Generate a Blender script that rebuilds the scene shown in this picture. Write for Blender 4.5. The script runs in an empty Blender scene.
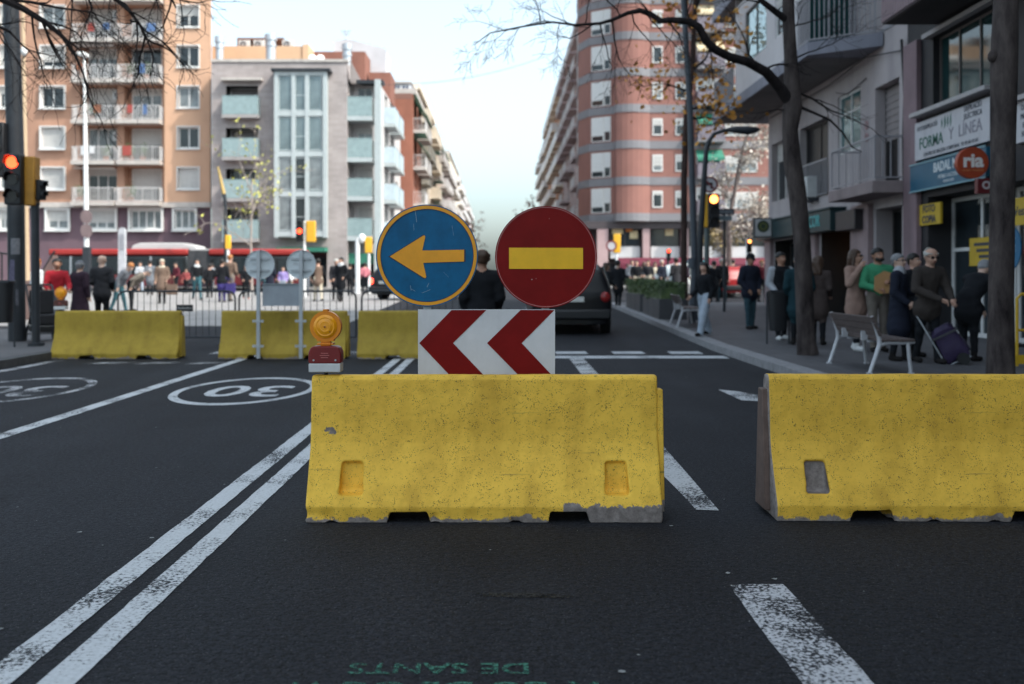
import bpy, bmesh, math, random
import numpy as np
from mathutils import Matrix, Vector, noise
R = math.radians
rnd = random.Random(7)
SC = bpy.context.scene
COL = SC.collection
F = 996.0; H = 1.33; CX = 500.0; CY = 277.0
W = {}                                  # world matrix of every object that may get children


def gz(y):
    """height of the street surface: level near the camera, then rising slightly"""
    if y < 18: return 0.0
    if y < 40: return (y - 18) * .018
    if y < 62: return .396 + (y - 40) * .006
    return .528


def P(px, py, Y):
    return Vector(((px - CX) * Y / F, Y, H - (py - CY) * Y / F))


def X(px, Y): return (px - CX) * Y / F
def Z(py, Y): return H - (py - CY) * Y / F


def foot(px, py, up=0.0):
    """the ground point seen at a place of the picture"""
    Y = 3.0
    for _ in range(4000):
        if Z(py, Y) <= gz(Y) + up: break
        Y += .02
    return Vector((X(px, Y), Y, gz(Y) + up))


# ------------------------------------------------------------------ materials
MATS = {}


def mat(name, col, rough=.6, var=.12, scale=4.0, bump=0.0, metal=0.0, emit=None, spec=.4, bscale=None, dirt=0.0):
    if name in MATS: return MATS[name]
    m = bpy.data.materials.new(name); m.use_nodes = True
    nt = m.node_tree; b = nt.nodes['Principled BSDF']
    b.inputs['Roughness'].default_value = rough
    b.inputs['Metallic'].default_value = metal
    b.inputs['Specular IOR Level'].default_value = spec
    c = (*col, 1)
    if var > 0 or bump > 0 or dirt > 0:
        tc = nt.nodes.new('ShaderNodeTexCoord')
        n = nt.nodes.new('ShaderNodeTexNoise'); n.inputs['Scale'].default_value = scale
        n.inputs['Detail'].default_value = 6; n.inputs['Roughness'].default_value = .65
        nt.links.new(tc.outputs['Object'], n.inputs['Vector'])
        rp = nt.nodes.new('ShaderNodeValToRGB')
        rp.color_ramp.elements[0].position = .3; rp.color_ramp.elements[1].position = .72
        rp.color_ramp.elements[0].color = tuple(x * (1 - var) for x in col) + (1,)
        rp.color_ramp.elements[1].color = tuple(min(1, x * (1 + var)) for x in col) + (1,)
        nt.links.new(n.outputs['Fac'], rp.inputs['Fac'])
        out = rp.outputs['Color']
        if dirt > 0:
            n3 = nt.nodes.new('ShaderNodeTexNoise'); n3.inputs['Scale'].default_value = scale * .35
            n3.inputs['Detail'].default_value = 8
            mp = nt.nodes.new('ShaderNodeMapping'); mp.inputs['Scale'].default_value = (3, 3, .5)
            nt.links.new(tc.outputs['Object'], mp.inputs['Vector']); nt.links.new(mp.outputs['Vector'], n3.inputs['Vector'])
            r3 = nt.nodes.new('ShaderNodeValToRGB'); r3.color_ramp.elements[0].position = .5; r3.color_ramp.elements[1].position = .75
            mx = nt.nodes.new('ShaderNodeMixRGB'); mx.blend_type = 'MULTIPLY'
            mx.inputs['Color2'].default_value = (1 - dirt, 1 - dirt, 1 - dirt * .95, 1)
            nt.links.new(n3.outputs['Fac'], r3.inputs['Fac']); nt.links.new(r3.outputs['Color'], mx.inputs['Fac'])
            nt.links.new(out, mx.inputs['Color1']); out = mx.outputs['Color']
        nt.links.new(out, b.inputs['Base Color'])
        if bump > 0:
            n2 = nt.nodes.new('ShaderNodeTexNoise'); n2.inputs['Scale'].default_value = bscale or scale * 5
            n2.inputs['Detail'].default_value = 5
            nt.links.new(tc.outputs['Object'], n2.inputs['Vector'])
            bp = nt.nodes.new('ShaderNodeBump'); bp.inputs['Strength'].default_value = bump; bp.inputs['Distance'].default_value = .02
            nt.links.new(n2.outputs['Fac'], bp.inputs['Height']); nt.links.new(bp.outputs['Normal'], b.inputs['Normal'])
    else:
        b.inputs['Base Color'].default_value = c
    if emit:
        b.inputs['Emission Color'].default_value = (*emit[0], 1); b.inputs['Emission Strength'].default_value = emit[1]
    MATS[name] = m
    return m


def nodes_mat(name):
    m = bpy.data.materials.new(name); m.use_nodes = True
    nt = m.node_tree; b = nt.nodes['Principled BSDF']; MATS[name] = m
    def N(t, **k):
        n = nt.nodes.new('ShaderNode' + t)
        for a, v in k.items():
            if hasattr(n, a): setattr(n, a, v)
            else: n.inputs[a.replace('_', ' ')].default_value = v
        return n
    return m, nt, b, N, nt.links.new


def ramp(N, p0, p1, c0=(0, 0, 0, 1), c1=(1, 1, 1, 1)):
    r = N('ValToRGB'); e = r.color_ramp.elements
    e[0].position = p0; e[1].position = p1; e[0].color = c0; e[1].color = c1
    return r


def asphalt_mat():
    m, nt, b, N, L = nodes_mat('asphalt')
    tc = N('TexCoord')
    f1 = N('TexNoise', Scale=34.0, Detail=2.0, Roughness=.6); L(tc.outputs['Object'], f1.inputs['Vector'])
    f2 = N('TexNoise', Scale=105.0, Detail=3.0, Roughness=.8); L(tc.outputs['Object'], f2.inputs['Vector'])
    fine = N('Math', operation='MULTIPLY_ADD'); L(f1.outputs['Fac'], fine.inputs[0]); fine.inputs[1].default_value = .42; L(f2.outputs['Fac'], fine.inputs[2])
    vor = N('TexVoronoi', Scale=48.0); L(tc.outputs['Object'], vor.inputs['Vector'])
    big = N('TexNoise', Scale=.45, Detail=7.0, Roughness=.6); L(tc.outputs['Object'], big.inputs['Vector'])
    mp = N('Mapping'); mp.inputs['Scale'].default_value = (1.4, .1, 1); L(tc.outputs['Object'], mp.inputs['Vector'])
    strk = N('TexNoise', Scale=1.3, Detail=4.0); L(mp.outputs['Vector'], strk.inputs['Vector'])
    r1 = ramp(N, .60, .83, (.0014, .0017, .0028, 1), (.030, .031, .038, 1)); L(fine.outputs[0], r1.inputs['Fac'])
    r2 = ramp(N, .3, .7, (.66, .67, .70, 1), (1.3, 1.3, 1.3, 1)); L(big.outputs['Fac'], r2.inputs['Fac'])
    r4 = ramp(N, .35, .7, (.78, .78, .8, 1), (1.16, 1.16, 1.16, 1)); L(strk.outputs['Fac'], r4.inputs['Fac'])
    m1 = N('MixRGB', blend_type='MULTIPLY'); m1.inputs[0].default_value = 1; L(r1.outputs[0], m1.inputs[1]); L(r2.outputs[0], m1.inputs[2])
    m2 = N('MixRGB', blend_type='MULTIPLY'); m2.inputs[0].default_value = 1; L(m1.outputs[0], m2.inputs[1]); L(r4.outputs[0], m2.inputs[2])
    # pale chips of stone
    r3 = ramp(N, .07, .13, (1, 1, 1, 1), (0, 0, 0, 1)); L(vor.outputs['Distance'], r3.inputs['Fac'])
    m3 = N('MixRGB'); L(r3.outputs[0], m3.inputs[0]); L(m2.outputs[0], m3.inputs[1]); m3.inputs[2].default_value = (.13, .13, .14, 1)
    # cracks and a few sealed joints
    wn = N('TexNoise', Scale=1.6, Detail=6.0); L(tc.outputs['Object'], wn.inputs['Vector'])
    wv = N('VectorMath', operation='SCALE'); L(wn.outputs['Color'], wv.inputs[0]); wv.inputs['Scale'].default_value = 1.1
    wa = N('VectorMath', operation='ADD'); L(tc.outputs['Object'], wa.inputs[0]); L(wv.outputs[0], wa.inputs[1])
    ce = N('TexVoronoi', Scale=.33); ce.feature = 'DISTANCE_TO_EDGE'; L(wa.outputs[0], ce.inputs['Vector'])
    cr = ramp(N, .0012, .0045, (1, 1, 1, 1), (0, 0, 0, 1)); L(ce.outputs['Distance'], cr.inputs['Fac'])
    cm = ramp(N, .5, .6); L(big.outputs['Fac'], cm.inputs['Fac'])
    cq = N('Math', operation='MULTIPLY'); L(cr.outputs[0], cq.inputs[0]); L(cm.outputs[0], cq.inputs[1])
    cq2 = N('Math', operation='MULTIPLY'); L(cq.outputs[0], cq2.inputs[0]); cq2.inputs[1].default_value = .8
    m4 = N('MixRGB'); L(cq2.outputs[0], m4.inputs[0]); L(m3.outputs[0], m4.inputs[1]); m4.inputs[2].default_value = (.004, .004, .005, 1)
    L(m4.outputs[0], b.inputs['Base Color'])
    b.inputs['Roughness'].default_value = .8; b.inputs['Specular IOR Level'].default_value = .2
    bp = N('Bump', Strength=.4, Distance=.005); L(fine.outputs[0], bp.inputs['Height'])
    bp2 = N('Bump', Strength=.6, Distance=.005); L(vor.outputs['Distance'], bp2.inputs['Height']); L(bp.outputs[0], bp2.inputs['Normal'])
    L(bp2.outputs[0], b.inputs['Normal'])
    return m


def paint_mat(name, col, lo, hi, scale=60.0, bumpy=.4):
    """worn road paint: the asphalt shows through where it has rubbed off"""
    m, nt, b, N, L = nodes_mat(name)
    tc = N('TexCoord')
    a = N('TexNoise', Scale=scale, Detail=4.0, Roughness=.7); L(tc.outputs['Object'], a.inputs['Vector'])
    c = N('TexNoise', Scale=2.2, Detail=6.0); L(tc.outputs['Object'], c.inputs['Vector'])
    ad = N('Math', operation='MULTIPLY_ADD'); L(c.outputs['Fac'], ad.inputs[0]); ad.inputs[1].default_value = .8; L(a.outputs['Fac'], ad.inputs[2])
    r = ramp(N, lo, hi); L(ad.outputs[0], r.inputs['Fac'])
    r2 = ramp(N, .3, .7, tuple(x * .72 for x in col) + (1,), col + (1,)); L(a.outputs['Fac'], r2.inputs['Fac'])
    L(r2.outputs[0], b.inputs['Base Color']); b.inputs['Roughness'].default_value = .75
    L(r.outputs[0], b.inputs['Alpha'])
    bp = N('Bump', Strength=bumpy, Distance=.006); L(a.outputs['Fac'], bp.inputs['Height']); L(bp.outputs[0], b.inputs['Normal'])
    return m


def barrier_mat(name, yel, cx0=9.0, cx1=10.0, spots=1.0, chip=None, pocket=None):
    m, nt, b, N, L = nodes_mat(name)
    tc = N('TexCoord'); sep = N('SeparateXYZ'); L(tc.outputs['Object'], sep.inputs[0])
    n1 = N('TexNoise', Scale=2.6, Detail=8.0, Roughness=.7); L(tc.outputs['Object'], n1.inputs['Vector'])
    n2 = N('TexNoise', Scale=26.0, Detail=5.0, Roughness=.7); L(tc.outputs['Object'], n2.inputs['Vector'])
    n4 = N('TexNoise', Scale=7.0, Detail=9.0, Roughness=.72); L(tc.outputs['Object'], n4.inputs['Vector'])
    v = N('TexVoronoi', Scale=62.0); L(tc.outputs['Object'], v.inputs['Vector'])
    v2 = N('TexVoronoi', Scale=130.0); L(tc.outputs['Object'], v2.inputs['Vector'])
    base = ramp(N, .3, .72, tuple(x * .9 for x in yel) + (1,), tuple(min(1, x * 1.05) for x in yel) + (1,)); L(n1.outputs['Fac'], base.inputs['Fac'])
    # grime: soft rain streaks
    mp = N('Mapping'); mp.inputs['Scale'].default_value = (4, 4, .7); L(tc.outputs['Object'], mp.inputs['Vector'])
    st = N('TexNoise', Scale=1.6, Detail=6.0); L(mp.outputs[0], st.inputs['Vector'])
    sr = ramp(N, .45, .75); L(st.outputs['Fac'], sr.inputs['Fac'])
    sm = N('Math', operation='MULTIPLY'); L(sr.outputs[0], sm.inputs[0]); sm.inputs[1].default_value = .6
    g = N('MixRGB', blend_type='MULTIPLY'); L(sm.outputs[0], g.inputs[0]); L(base.outputs[0], g.inputs[1]); g.inputs[2].default_value = (.66, .62, .5, 1)
    gr = ramp(N, .46, .68); L(n4.outputs['Fac'], gr.inputs['Fac'])
    gm = N('Math', operation='MULTIPLY'); L(gr.outputs[0], gm.inputs[0]); gm.inputs[1].default_value = .42
    g2 = N('MixRGB', blend_type='MULTIPLY'); L(gm.outputs[0], g2.inputs[0]); L(g.outputs[0], g2.inputs[1]); g2.inputs[2].default_value = (.55, .5, .42, 1)
    # rubber scuffs left by tyres, long and level
    ms = N('Mapping'); ms.inputs['Scale'].default_value = (1.1, 1, 16); L(tc.outputs['Object'], ms.inputs['Vector'])
    sn = N('TexNoise', Scale=2.2, Detail=7.0, Roughness=.6); L(ms.outputs[0], sn.inputs['Vector'])
    sc_ = ramp(N, .66, .72); L(sn.outputs['Fac'], sc_.inputs['Fac'])
    s2 = N('Math', operation='MULTIPLY'); L(sc_.outputs[0], s2.inputs[0]); s2.inputs[1].default_value = .55
    g3 = N('MixRGB'); L(s2.outputs[0], g3.inputs[0]); L(g2.outputs[0], g3.inputs[1]); g3.inputs[2].default_value = (.16, .11, .05, 1); g2 = g3
    # pits where air bubbles left holes in the cast face
    def pits(vo, lo, hi, dens):
        r = ramp(N, lo, hi, (1, 1, 1, 1), (0, 0, 0, 1)); L(vo.outputs['Distance'], r.inputs['Fac'])
        d = ramp(N, dens, dens + .1); L(n2.outputs['Fac'], d.inputs['Fac'])
        q = N('Math', operation='MULTIPLY'); L(r.outputs[0], q.inputs[0]); L(d.outputs[0], q.inputs[1]); return q
    p1 = pits(v, .17, .24, .50); p2 = pits(v2, .21, .31, .46)
    pm = N('Math', operation='MAXIMUM'); L(p1.outputs[0], pm.inputs[0]); L(p2.outputs[0], pm.inputs[1])
    pk = N('Math', operation='MULTIPLY'); L(pm.outputs[0], pk.inputs[0]); pk.inputs[1].default_value = .92 * spots
    px = N('MixRGB'); L(pk.outputs[0], px.inputs[0]); L(g2.outputs[0], px.inputs[1]); px.inputs[2].default_value = (.11, .075, .03, 1)
    # bare concrete along the foot, where the paint stops or has chipped
    zz = N('Math', operation='MULTIPLY_ADD'); L(n4.outputs['Fac'], zz.inputs[0]); zz.inputs[1].default_value = -.17; L(sep.outputs['Z'], zz.inputs[2])
    zr = ramp(N, 0.0, .006, (1, 1, 1, 1), (0, 0, 0, 1))
    za = N('Math', operation='ADD'); L(zz.outputs[0], za.inputs[0]); za.inputs[1].default_value = .066; L(za.outputs[0], zr.inputs['Fac'])
    # a bigger unpainted corner
    c1 = N('Math', operation='GREATER_THAN'); L(sep.outputs['X'], c1.inputs[0]); c1.inputs[1].default_value = cx0
    za2 = N('Math', operation='ADD'); L(zz.outputs[0], za2.inputs[0]); za2.inputs[1].default_value = -.01
    c2 = N('Math', operation='LESS_THAN'); L(za2.outputs[0], c2.inputs[0]); c2.inputs[1].default_value = 0.0
    c3 = N('Math', operation='MULTIPLY'); L(c1.outputs[0], c3.inputs[0]); L(c2.outputs[0], c3.inputs[1])
    # unpainted end face
    c4 = N('Math', operation='LESS_THAN'); L(sep.outputs['X'], c4.inputs[0]); c4.inputs[1].default_value = cx1 if cx1 < 0 else -9.0
    mx = N('Math', operation='MAXIMUM'); L(zr.outputs[0], mx.inputs[0]); L(c3.outputs[0], mx.inputs[1])
    mx2 = N('Math', operation='MAXIMUM'); L(mx.outputs[0], mx2.inputs[0]); L(c4.outputs[0], mx2.inputs[1])
    # chips high on the faces
    ch = ramp(N, .72, .735); L(n4.outputs['Fac'], ch.inputs['Fac'])
    mx3 = N('Math', operation='MAXIMUM'); L(mx2.outputs[0], mx3.inputs[0]); L(ch.outputs[0], mx3.inputs[1])
    if chip:
        ds = N('VectorMath', operation='DISTANCE'); L(tc.outputs['Object'], ds.inputs[0]); ds.inputs[1].default_value = chip[:3]
        dn = N('Math', operation='MULTIPLY_ADD'); L(n2.outputs['Fac'], dn.inputs[0]); dn.inputs[1].default_value = .16; L(ds.outputs['Value'], dn.inputs[2])
        dl = N('Math', operation='LESS_THAN'); L(dn.outputs[0], dl.inputs[0]); dl.inputs[1].default_value = chip[3] + .068
        mz = N('Math', operation='MAXIMUM'); L(mx3.outputs[0], mz.inputs[0]); L(dl.outputs[0], mz.inputs[1]); mx3 = mz
    if pocket:
        dx = N('Math', operation='COMPARE'); L(sep.outputs['X'], dx.inputs[0]); dx.inputs[1].default_value = pocket; dx.inputs[2].default_value = .07
        dz = N('Math', operation='COMPARE'); L(sep.outputs['Z'], dz.inputs[0]); dz.inputs[1].default_value = .225; dz.inputs[2].default_value = .09
        fy = N('Math', operation='MULTIPLY_ADD'); L(sep.outputs['Z'], fy.inputs[0]); fy.inputs[1].default_value = -.5; L(sep.outputs['Y'], fy.inputs[2])
        dy = N('Math', operation='GREATER_THAN'); L(fy.outputs[0], dy.inputs[0]); dy.inputs[1].default_value = -.026
        a1 = N('Math', operation='MULTIPLY'); L(dx.outputs[0], a1.inputs[0]); L(dz.outputs[0], a1.inputs[1])
        a2 = N('Math', operation='MULTIPLY'); L(a1.outputs[0], a2.inputs[0]); L(dy.outputs[0], a2.inputs[1])
        mz = N('Math', operation='MAXIMUM'); L(mx3.outputs[0], mz.inputs[0]); L(a2.outputs[0], mz.inputs[1]); mx3 = mz
    cc = ramp(N, .3, .7, (.14, .115, .105, 1), (.34, .29, .27, 1)); L(n2.outputs['Fac'], cc.inputs['Fac'])
    fin = N('MixRGB'); L(mx3.outputs[0], fin.inputs[0]); L(px.outputs[0], fin.inputs[1]); L(cc.outputs[0], fin.inputs[2])
    L(fin.outputs[0], b.inputs['Base Color']); b.inputs['Roughness'].default_value = .62; b.inputs['Specular IOR Level'].default_value = .3
    h1 = N('Math', operation='MULTIPLY_ADD'); L(pm.outputs[0], h1.inputs[0]); h1.inputs[1].default_value = -1.0; L(n2.outputs['Fac'], h1.inputs[2])
    bp = N('Bump', Strength=.5, Distance=.006); L(h1.outputs[0], bp.inputs['Height']); L(bp.outputs[0], b.inputs['Normal'])
    return m


def masonry_mat(name, c1, c2, mortar, sx=.5, sz=.14, var=.25):
    m, nt, b, N, L = nodes_mat(name)
    tc = N('TexCoord'); sep = N('SeparateXYZ'); L(tc.outputs['Object'], sep.inputs[0])
    ad = N('Math', operation='ADD'); L(sep.outputs['X'], ad.inputs[0]); L(sep.outputs['Y'], ad.inputs[1])
    cb = N('CombineXYZ'); L(ad.outputs[0], cb.inputs[0]); L(sep.outputs['Z'], cb.inputs[1])
    br = N('TexBrick'); L(cb.outputs[0], br.inputs['Vector'])
    br.inputs['Scale'].default_value = 1; br.inputs['Brick Width'].default_value = sx; br.inputs['Row Height'].default_value = sz
    br.inputs['Mortar Size'].default_value = .012
    br.inputs['Color1'].default_value = (*c1, 1); br.inputs['Color2'].default_value = (*c2, 1); br.inputs['Mortar'].default_value = (*mortar, 1)
    n = N('TexNoise', Scale=.6, Detail=8.0, Roughness=.65); L(tc.outputs['Object'], n.inputs['Vector'])
    r = ramp(N, .3, .7, (1 - var,) * 3 + (1,), (1 + var,) * 3 + (1,)); L(n.outputs['Fac'], r.inputs['Fac'])
    mx = N('MixRGB', blend_type='MULTIPLY'); mx.inputs[0].default_value = 1; L(br.outputs['Color'], mx.inputs[1]); L(r.outputs[0], mx.inputs[2])
    L(mx.outputs[0], b.inputs['Base Color']); b.inputs['Roughness'].default_value = .8
    return m


def tile_mat(name, col, size=.4, var=.2):
    m, nt, b, N, L = nodes_mat(name)
    tc = N('TexCoord')
    br = N('TexBrick'); L(tc.outputs['Object'], br.inputs['Vector'])
    br.offset = 0.0; br.inputs['Scale'].default_value = 1; br.inputs['Brick Width'].default_value = size; br.inputs['Row Height'].default_value = size
    br.inputs['Mortar Size'].default_value = .008
    br.inputs['Color1'].default_value = (*col, 1); br.inputs['Color2'].default_value = (*[x * .86 for x in col], 1); br.inputs['Mortar'].default_value = (*[x * .5 for x in col], 1)
    n = N('TexNoise', Scale=.9, Detail=8.0, Roughness=.7); L(tc.outputs['Object'], n.inputs['Vector'])
    r = ramp(N, .3, .7, (1 - var,) * 3 + (1,), (1 + var,) * 3 + (1,)); L(n.outputs['Fac'], r.inputs['Fac'])
    mx = N('MixRGB', blend_type='MULTIPLY'); mx.inputs[0].default_value = 1; L(br.outputs['Color'], mx.inputs[1]); L(r.outputs[0], mx.inputs[2])
    L(mx.outputs[0], b.inputs['Base Color']); b.inputs['Roughness'].default_value = .7
    return m


def bark_mat(name, c1, c2, scale=9.0):
    m, nt, b, N, L = nodes_mat(name)
    tc = N('TexCoord'); mp = N('Mapping'); mp.inputs['Scale'].default_value = (1, 1, .3); L(tc.outputs['Object'], mp.inputs['Vector'])
    n = N('TexNoise', Scale=scale, Detail=9.0, Roughness=.7); L(mp.outputs[0], n.inputs['Vector'])
    r = ramp(N, .34, .68, (*c1, 1), (*c2, 1)); L(n.outputs['Fac'], r.inputs['Fac']); L(r.outputs[0], b.inputs['Base Color'])
    b.inputs['Roughness'].default_value = .9; b.inputs['Specular IOR Level'].default_value = .15
    bp = N('Bump', Strength=.9, Distance=.02); L(n.outputs['Fac'], bp.inputs['Height']); L(bp.outputs[0], b.inputs['Normal'])
    return m


def leaf_mat(name, c1, c2):
    m, nt, b, N, L = nodes_mat(name)
    g = N('TexCoord'); n = N('TexNoise', Scale=3.0, Detail=3.0); L(g.outputs['Object'], n.inputs['Vector'])
    r = ramp(N, .35, .65, (*c1, 1), (*c2, 1)); L(n.outputs['Fac'], r.inputs['Fac']); L(r.outputs[0], b.inputs['Base Color'])
    b.inputs['Roughness'].default_value = .6
    b.inputs['Transmission Weight'].default_value = 0
    return m


ASPH = asphalt_mat()
WHITE_PAINT = paint_mat('road_paint', (.60, .61, .63), .70, .87, 60)
WORN_PAINT = paint_mat('worn_road_paint', (.56, .56, .57), .78, .92, 55)
FAINT_PAINT = paint_mat('faint_road_paint', (.5, .5, .52), .80, 1.02, 45)
GREEN_PAINT = paint_mat('green_stencil_paint', (.04, .19, .13), .74, 1.0, 70)
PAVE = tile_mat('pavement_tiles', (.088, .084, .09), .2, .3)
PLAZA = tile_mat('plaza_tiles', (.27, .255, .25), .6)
KERB = mat('kerb_granite', (.24, .235, .245), .75, .25, 8, .3)
MET_D = mat('dark_metal', (.022, .026, .033), .5, .2, 6)
MET_G = mat('grey_metal', (.30, .32, .35), .45, .15, 5, metal=.3)
GALV = mat('galvanised_steel', (.42, .44, .47), .42, .12, 9, metal=.6)
WHITE_M = mat('white_enamel', (.72, .72, .72), .45, .08, 6)
BLACK = mat('black_plastic', (.014, .015, .018), .45, .1, 6)
SIGNAL_Y = mat('signal_yellow', (.72, .38, .03), .45, .1, 6)
GLASS_D = mat('dark_window_glass', (.02, .027, .032), .06, .35, .8, spec=.6)
GLASS_C = mat('curtained_window_glass', (.16, .18, .19), .1, .45, 1.6, spec=.6)
GLASS_T = mat('teal_window_glass', (.045, .12, .13), .08, .3, .9, spec=.7)
GLASS_M = mat('mirror_window_glass', (.15, .19, .20), .06, .4, .6, metal=.3, spec=.6)
FRAME_W = mat('white_window_frame', (.66, .65, .64), .5, .06, 4)
FRAME_D = mat('dark_window_frame', (.05, .045, .045), .5, .1, 4)
SHUT = mat('roller_shutter', (.50, .485, .47), .6, .12, 6)
SHUT_D = mat('grey_roller_shutter', (.23, .2, .2), .6, .12, 6)
RUBBER = mat('rubber', (.018, .018, .019), .8, .1, 8)


# ------------------------------------------------------------------ mesh builder
class MB:
    def __init__(s): s.v = []; s.f = []; s.m = []
    def add(s, vs, fs, mi=0, M=None):
        o = len(s.v)
        s.v += [tuple(M @ Vector(p)) for p in vs] if M is not None else [tuple(p) for p in vs]
        s.f += [tuple(i + o for i in f) for f in fs]; s.m += [mi] * len(fs)
        return s
    def box(s, x0, x1, y0, y1, z0, z1, mi=0, M=None):
        vs = [(x, y, z) for z in (z0, z1) for y in (y0, y1) for x in (x0, x1)]
        fs = [(0, 2, 3, 1), (4, 5, 7, 6), (0, 1, 5, 4), (2, 6, 7, 3), (0, 4, 6, 2), (1, 3, 7, 5)]
        return s.add(vs, fs, mi, M)
    def tube(s, pts, rad, n=8, mi=0, caps=True, M=None):
        pts = [Vector(p) for p in pts]
        if not isinstance(rad, (list, tuple)): rad = [rad] * len(pts)
        vs = []; fs = []; up = Vector((0, 0, 1)); a = None
        for i, p in enumerate(pts):
            d = (pts[min(i + 1, len(pts) - 1)] - pts[max(i - 1, 0)])
            d = d.normalized() if d.length > 1e-9 else Vector((0, 0, 1))
            if a is None:
                a = d.cross(up if abs(d.z) < .95 else Vector((1, 0, 0))).normalized()
            else:
                a = a - d * a.dot(d)
                a = a.normalized() if a.length > 1e-6 else d.orthogonal().normalized()
            b = d.cross(a)
            for k in range(n):
                t = 2 * math.pi * k / n
                vs.append(p + (a * math.cos(t) + b * math.sin(t)) * rad[i])
        for i in range(len(pts) - 1):
            for k in range(n):
                k2 = (k + 1) % n
                fs.append((i * n + k, i * n + k2, (i + 1) * n + k2, (i + 1) * n + k))
        if caps:
            fs.append(tuple(range(n - 1, -1, -1))); fs.append(tuple((len(pts) - 1) * n + k for k in range(n)))
        return s.add(vs, fs, mi, M)
    def cyl(s, a, b, r, r2=None, n=16, mi=0, M=None):
        return s.tube([a, b], [r, r if r2 is None else r2], n, mi, True, M)
    def prism(s, poly, d, mi=0, M=None):
        """outline in local x,z; extruded along local +y by d"""
        n = len(poly)
        ar = sum(poly[i][0] * poly[(i + 1) % n][1] - poly[(i + 1) % n][0] * poly[i][1] for i in range(n))
        if ar < 0: poly = poly[::-1]
        vs = [(x, 0, z) for x, z in poly] + [(x, d, z) for x, z in poly]
        fs = [tuple(range(n)), tuple(range(2 * n - 1, n - 1, -1))]
        fs += [((i + 1) % n, i, i + n, (i + 1) % n + n) for i in range(n)]
        return s.add(vs, fs, mi, M)
    def ellip(s, c, r, n=12, m=8, mi=0, M=None):
        vs = []; fs = []
        for j in range(m + 1):
            t = math.pi * j / m
            for i in range(n):
                u = 2 * math.pi * i / n
                vs.append((c[0] + r[0] * math.sin(t) * math.cos(u), c[1] + r[1] * math.sin(t) * math.sin(u), c[2] - r[2] * math.cos(t)))
        for j in range(m):
            for i in range(n):
                i2 = (i + 1) % n
                fs.append((j * n + i, j * n + i2, (j + 1) * n + i2, (j + 1) * n + i))
        return s.add(vs, fs, mi, M)
    def build(s, name, mats, parent=None, M=None, smooth=True, bevel=0, angle=38, world=True):
        """verts are world coordinates unless M (world matrix of the new object) is given"""
        me = bpy.data.meshes.new(name)
        me.from_pydata(s.v, [], s.f)
        for m in (mats if isinstance(mats, (list, tuple)) else [mats]): me.materials.append(m)
        if any(s.m): me.polygons.foreach_set('material_index', s.m)
        if smooth:
            me.polygons.foreach_set('use_smooth', [True] * len(s.f)); me.set_sharp_from_angle(angle=R(angle))
        me.update()
        o = link(name, me, parent, M)
        if M is None:
            if parent is not None:
                me.transform(W[parent].inverted())
            o.matrix_basis = Matrix(); W[o] = W[parent].copy() if parent is not None else Matrix()
        if bevel:
            b = o.modifiers.new('Bevel', 'BEVEL'); b.width = bevel; b.segments = 2; b.limit_method = 'ANGLE'
        return o


def link(name, me, parent=None, M=None):
    o = bpy.data.objects.new(name, me); COL.objects.link(o)
    if parent is not None: o.parent = parent
    if M is not None:
        o.matrix_basis = (W[parent].inverted() @ M) if parent is not None else M
        W[o] = M.copy()
    return o


def tag(o, label=None, cat=None, group=None, kind=None):
    if label: o['label'] = label
    if cat: o['category'] = cat
    if group: o['group'] = group
    if kind: o['kind'] = kind
    return o


def thing(name, label, cat, loc=(0, 0, 0), rz=0.0, group=None):
    o = bpy.data.objects.new(name, None); COL.objects.link(o); o.empty_display_size = .2
    M = Matrix.Translation(Vector(loc)) @ Matrix.Rotation(rz, 4, 'Z')
    o.matrix_basis = M; W[o] = M
    return tag(o, label, cat, group)


def dup(root, loc, rz=0.0, label=None, sc=None):
    """a copy of a thing with copies of its parts and sub-parts"""
    r = root.copy(); COL.objects.link(r)
    M = Matrix.Translation(Vector(loc)) @ Matrix.Rotation(rz, 4, 'Z')
    if sc: M = M @ Matrix.Scale(sc, 4)
    r.matrix_basis = M; W[r] = M
    if label: r['label'] = label
    for c in list(root.children):
        d = c.copy(); COL.objects.link(d); d.parent = r
        for g in list(c.children):
            e = g.copy(); COL.objects.link(e); e.parent = d
    return r


def structure(name, mb, m, **k):
    o = mb.build(name, m, **k); o['kind'] = 'structure'; return o


def frame(x, y, z, o=(0, 0, 0)):
    M = Matrix.Identity(4)
    for i, c in enumerate((x, y, z)):
        for j in range(3): M[j][i] = c[j]
    for j in range(3): M[j][3] = o[j]
    return M


def face_y(x, y, z): return frame((1, 0, 0), (0, 1, 0), (0, 0, 1), (x, y, z))       # facade seen from -Y
def face_x(x, y, z): return frame((0, -1, 0), (1, 0, 0), (0, 0, 1), (x, y, z))      # right side of the street, seen from -X
def face_l(x, y, z): return frame((0, 1, 0), (-1, 0, 0), (0, 0, 1), (x, y, z))      # left side of the street, seen from +X


def text(name, body, size, m, parent, M, align='CENTER', depth=.003, sx=1.0, bold=0.0):
    """lettering on a local x,z facade plane (M as for a facade)"""
    cu = bpy.data.curves.new('lettering', 'FONT'); cu.body = body; cu.size = size; cu.align_x = align; cu.align_y = 'CENTER'
    cu.extrude = depth; cu.resolution_u = 3; cu.offset = bold
    t = bpy.data.objects.new('lettering', cu); COL.objects.link(t)
    dg = bpy.context.evaluated_depsgraph_get()
    me = bpy.data.meshes.new_from_object(t.evaluated_get(dg))
    bpy.data.objects.remove(t); bpy.data.curves.remove(cu)
    me.materials.clear(); me.materials.append(m); me.name = name
    me.transform(Matrix.Rotation(R(90), 4, 'X') @ Matrix.Diagonal((sx, 1, 1, 1)))
    return link(name, me, parent, M)


# ------------------------------------------------------------------ facades
WIN = {}


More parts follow.
